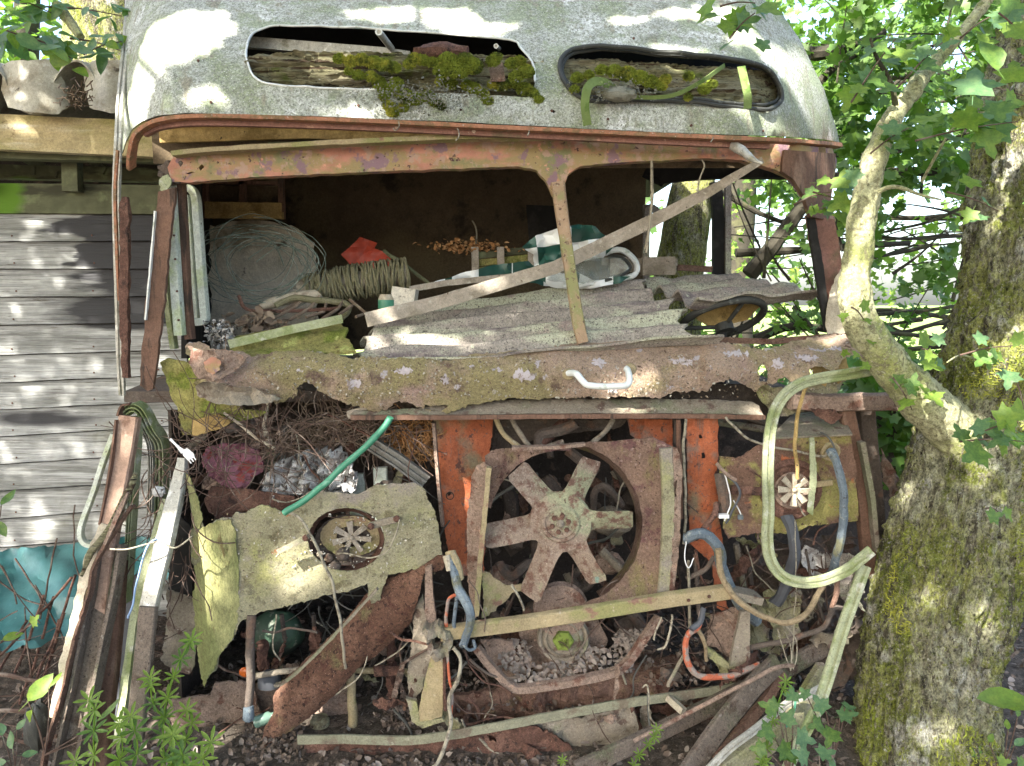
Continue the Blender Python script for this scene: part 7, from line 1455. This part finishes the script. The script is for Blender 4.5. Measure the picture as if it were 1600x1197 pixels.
px_leaves('foliage', T1, 3000, (1180, 1560), (-60, 300), (3.4, 5.6), .064, m_leafA, 21, .06)
px_leaves('foliage', T1, 900, (1120, 1540), (260, 640), (3.6, 5.4), .058, m_leafA, 22, .25)
T2 = thing('maple_tree', (3.4, 6.4, 0), 'fine twigged tree whose bare horizontal branches cross the bright gap left of the trunk', 'tree', 'trees behind the right side of the bus')
add('trunk', trunk_mesh([P(1720, 900, 6.2), P(1720, 600, 6.2), P(1715, 300, 6.2), P(1700, 0, 6.2), P(1680, -300, 6.3)], [.2, .19, .18, .16, .12], 20, 5, .08, 6, 0, .01), m_barkd, T2)
q = random.Random(77)
for k in range(52):
    y0 = q.uniform(60, 620); x0 = q.uniform(1430, 1720); L = q.uniform(160, 420); sl = q.gauss(.06, .13); Y0 = q.uniform(4.2, 6.2)
    pts = [(x0 - L * t, y0 + L * t * sl + q.uniform(-9, 9), Y0 + q.uniform(-.1, .1)) for t in (0, .25, .5, .75, 1)]
    branch(pts, q.uniform(1.6, 4.6), .8, m_barkd, T2)
for k in range(44):
    x0 = q.uniform(1140, 1560); y0 = q.uniform(40, 560); a = q.uniform(-2.6, -.4); L = q.uniform(60, 170); Y0 = q.uniform(3.8, 5.6)
    branch([(x0, y0, Y0), (x0 + L * .5 * math.cos(a), y0 + L * .5 * math.sin(a) + q.uniform(-10, 10), Y0), (x0 + L * math.cos(a), y0 + L * math.sin(a), Y0)], q.uniform(1.2, 3.4), .8, m_barkd, T2)
px_leaves('foliage', T2, 1500, (1150, 1620), (-60, 330), (5.2, 7.5), .075, m_leafA, 23, .1)
px_leaves('foliage', T2, 800, (1120, 1620), (280, 660), (5.0, 7.5), .06, m_leafC, 24, .27)
T3 = thing('hazel_bush', (2.3, 4.6, 0), 'dense green undergrowth between the bus corner and the mossy trunk', 'bush')
px_leaves('foliage', T3, 1300, (1330, 1520), (575, 760), (3.4, 4.6), .075, m_leafA, 25, -.4)
px_leaves('foliage', T3, 800, (1100, 1620), (560, 900), (4.8, 7.0), .10, m_leafB, 26, -.3)
for k in range(7): branch([(1350 + 22 * k, 800, 3.9), (1356 + 22 * k, 700, 3.9), (1366 + 20 * k, 600, 4.0)], 3, 1.5, m_barkd, T3, 'stem')
T4 = thing('maple_tree', (1.0, 8.5, 0), 'dark tree far behind the windows of the bus', 'tree', 'trees behind the right side of the bus')
add('trunk', trunk_mesh([P(1150, 640, 8.5), P(1150, 400, 8.5), P(1160, 200, 8.5), P(1170, 0, 8.5)], [.2, .19, .17, .15], 18, 5, .08, 6, 0, .01), m_barkd, T4)
px_leaves('foliage', T4, 800, (900, 1640), (-80, 560), (7.6, 10.5), .12, m_leafD, 27, .18)
T5 = thing('hawthorn_tree', P(60, 100, 6.5), 'yellow-green tree crown beyond the shed at upper left', 'tree')
add('trunk', trunk_mesh([P(40, 400, 6.8), P(40, 100, 6.8), P(50, -200, 6.8)], [.1, .1, .08], 14, 4, .08, 6, 0, .01), m_barkd, T5)
def shedleaves(n, seed, m, Yr):
    rs = np.random.RandomState(seed); C = [P(rs.uniform(-150, 330), rs.uniform(-120, 130), rs.uniform(*Yr)) for _ in range(n)]
    add('foliage', leafcloud('foliage', C, .10, 'oval', up=(0, -.45, .8), tilt=.8, rs=rs), m, T5, kind='stuff')
rs = np.random.RandomState(55); add('foliage', leafcloud('foliage', np.column_stack([rs.uniform(-11, -4.2, 2600), rs.uniform(3.5, 9, 2600), rs.uniform(.1, 4.2, 2600)]), .11, 'oval', up=(0, -.45, .8), tilt=.8, rs=rs), m_leafA, T5, kind='stuff')
shedleaves(900, 31, m_leafA, (5.8, 7.5)); shedleaves(500, 32, m_leafC, (5.6, 7))

# ------------------------------------------------------------------ unseen tree added over the camera, its crown shaped to dapple the light
GAPS = [(262, 60, 85, 105), (225, 150, 26, 60), (300, 150, 34, 20), (640, 22, 95, 26), (740, 45, 60, 16), (560, 172, 44, 9), (520, 100, 30, 12), (1100, 20, 60, 22), (1060, 78, 40, 8), (1180, 60, 26, 30), (1200, 190, 80, 24), (1272, 188, 30, 32), (1272, 120, 10, 36), (980, 30, 16, 10),
        (625, 530, 60, 14, 2.62), (590, 515, 30, 8, 2.7), (735, 541, 22, 5, 2.6), (800, 490, 14, 3, 2.8), (200, 690, 12, 14, 2.4), (188, 770, 14, 16, 2.35), (262, 880, 20, 50, 2.3), (275, 810, 12, 18, 2.33), (104, 985, 8, 26, 2.22), (122, 930, 6, 14, 2.25), (338, 905, 15, 34), (322, 930, 8, 16),
        (478, 890, 26, 22), (830, 975, 38, 9), (930, 1150, 32, 22), (850, 1105, 30, 8), (990, 570, 10, 16), (1160, 596, 18, 8), (1240, 572, 20, 6), (1320, 534, 12, 8), (1345, 330, 26, 60, 2.27), (1356, 245, 12, 18, 2.27), (1335, 440, 22, 46, 2.25), (1300, 500, 14, 22, 2.6), (1388, 150, 18, 22, 2.3), (1440, 100, 20, 18, 2.3),
        (1290, 320, 34, 10), (1584, 90, 36, 60, 2.3), (1560, 200, 16, 26, 2.28), (1575, 480, 40, 50, 2.25), (1530, 430, 8, 16, 2.25), (1560, 640, 50, 26, 2.22), (1500, 620, 18, 18, 2.22), (1455, 620, 22, 10, 2.28), (1590, 760, 12, 8, 2.2), (1520, 700, 8, 12, 2.2), (40, 868, 70, 10), (1338, 872, 26, 10), (1262, 1140, 14, 24), (1310, 960, 8, 24), (500, 745, 50, 18), (400, 1060, 16, 10), (420, 1110, 18, 16), (520, 735, 30, 30),
        (1370, 1080, 12, 26, 2.2), (1460, 1130, 16, 10, 2.18), (1440, 900, 8, 10, 2.2), (1530, 960, 10, 8, 2.2), (60, 50, 50, 30), (150, 70, 40, 24), (20, 190, 40, 8), (300, 1160, 40, 30), (200, 1110, 18, 20), (1420, 770, 16, 14), (670, 990, 14, 10), (650, 700, 22, 26), (345, 560, 26, 12), (1220, 765, 30, 26), (950, 592, 40, 5), (1425, 570, 18, 12), (610, 440, 20, 6), (340, 575, 14, 10)]  # wanted sun patches; crown leaves on their sun rays are left out
over = thing('added_shade_tree', (-3.6, -2.6, 0), 'unseen leafy tree added behind the viewer, its crown shaped to shade the bus', 'tree')
add('trunk', trunk_mesh([Vector(p) for p in ((-3.6, -2.6, -.1), (-3.6, -2.6, 1.5), (-3.3, -2.4, 3), (-2.8, -1.8, 4.6))], [.28, .24, .2, .14], 20, 5, .08, 6, .1, .02), m_bark, over)
rs = np.random.RandomState(99)
NC = 105000
C = np.column_stack([rs.uniform(-7.0, 2.6, NC), rs.uniform(-4.2, 2.3, NC), rs.uniform(3.9, 5.6, NC)])
tt = (C[:, 1] - 2.45) / SUN.y
S = C - np.array(SUN)[None] * tt[:, None]
ok = np.ones(NC, bool)
px, py = to_px(S)
for g_ in GAPS:
    gx, gy, ga, gb = g_[:4]; m_ = 25.0; Yg = g_[4] if len(g_) > 4 else (roofY(gx, gy) if gy < 215 and 190 < gx < 1312 else 2.45)
    tt = (C[:, 1] - Yg) / SUN.y; S = C - np.array(SUN)[None] * tt[:, None]; px, py = to_px(S)
    ok &= ~(((px - gx) / (ga + m_)) ** 2 + ((py - gy) / (gb + m_)) ** 2 < 1)
tt = (C[:, 1] - 2.45) / SUN.y; S = C - np.array(SUN)[None] * tt[:, None]; px, py = to_px(S)
inb = (px > -350) & (px < 1750) & (py > -420) & (py < 1400)
ok &= inb | (rs.rand(NC) < .3)
ok &= (C[:, 1] < 1.9)
C = C[ok]
add('crown', leafcloud('crown', C, .10, 'dead', up=tuple(SUN), tilt=.45, rs=rs), m_canopy, over, kind='stuff')
for k in range(14):
    a = Vector((-2.8, -1.8, 4.5)); b = Vector((q.uniform(-6, 2), q.uniform(-3.5, 1.5), q.uniform(4.2, 5.2))); mid = (a + b) / 2 + Vector((0, 0, .3))
    add('branch', mesh_from('m', *tube3([a, mid, b], [.05, .03, .012], 6)), m_barkd, over)
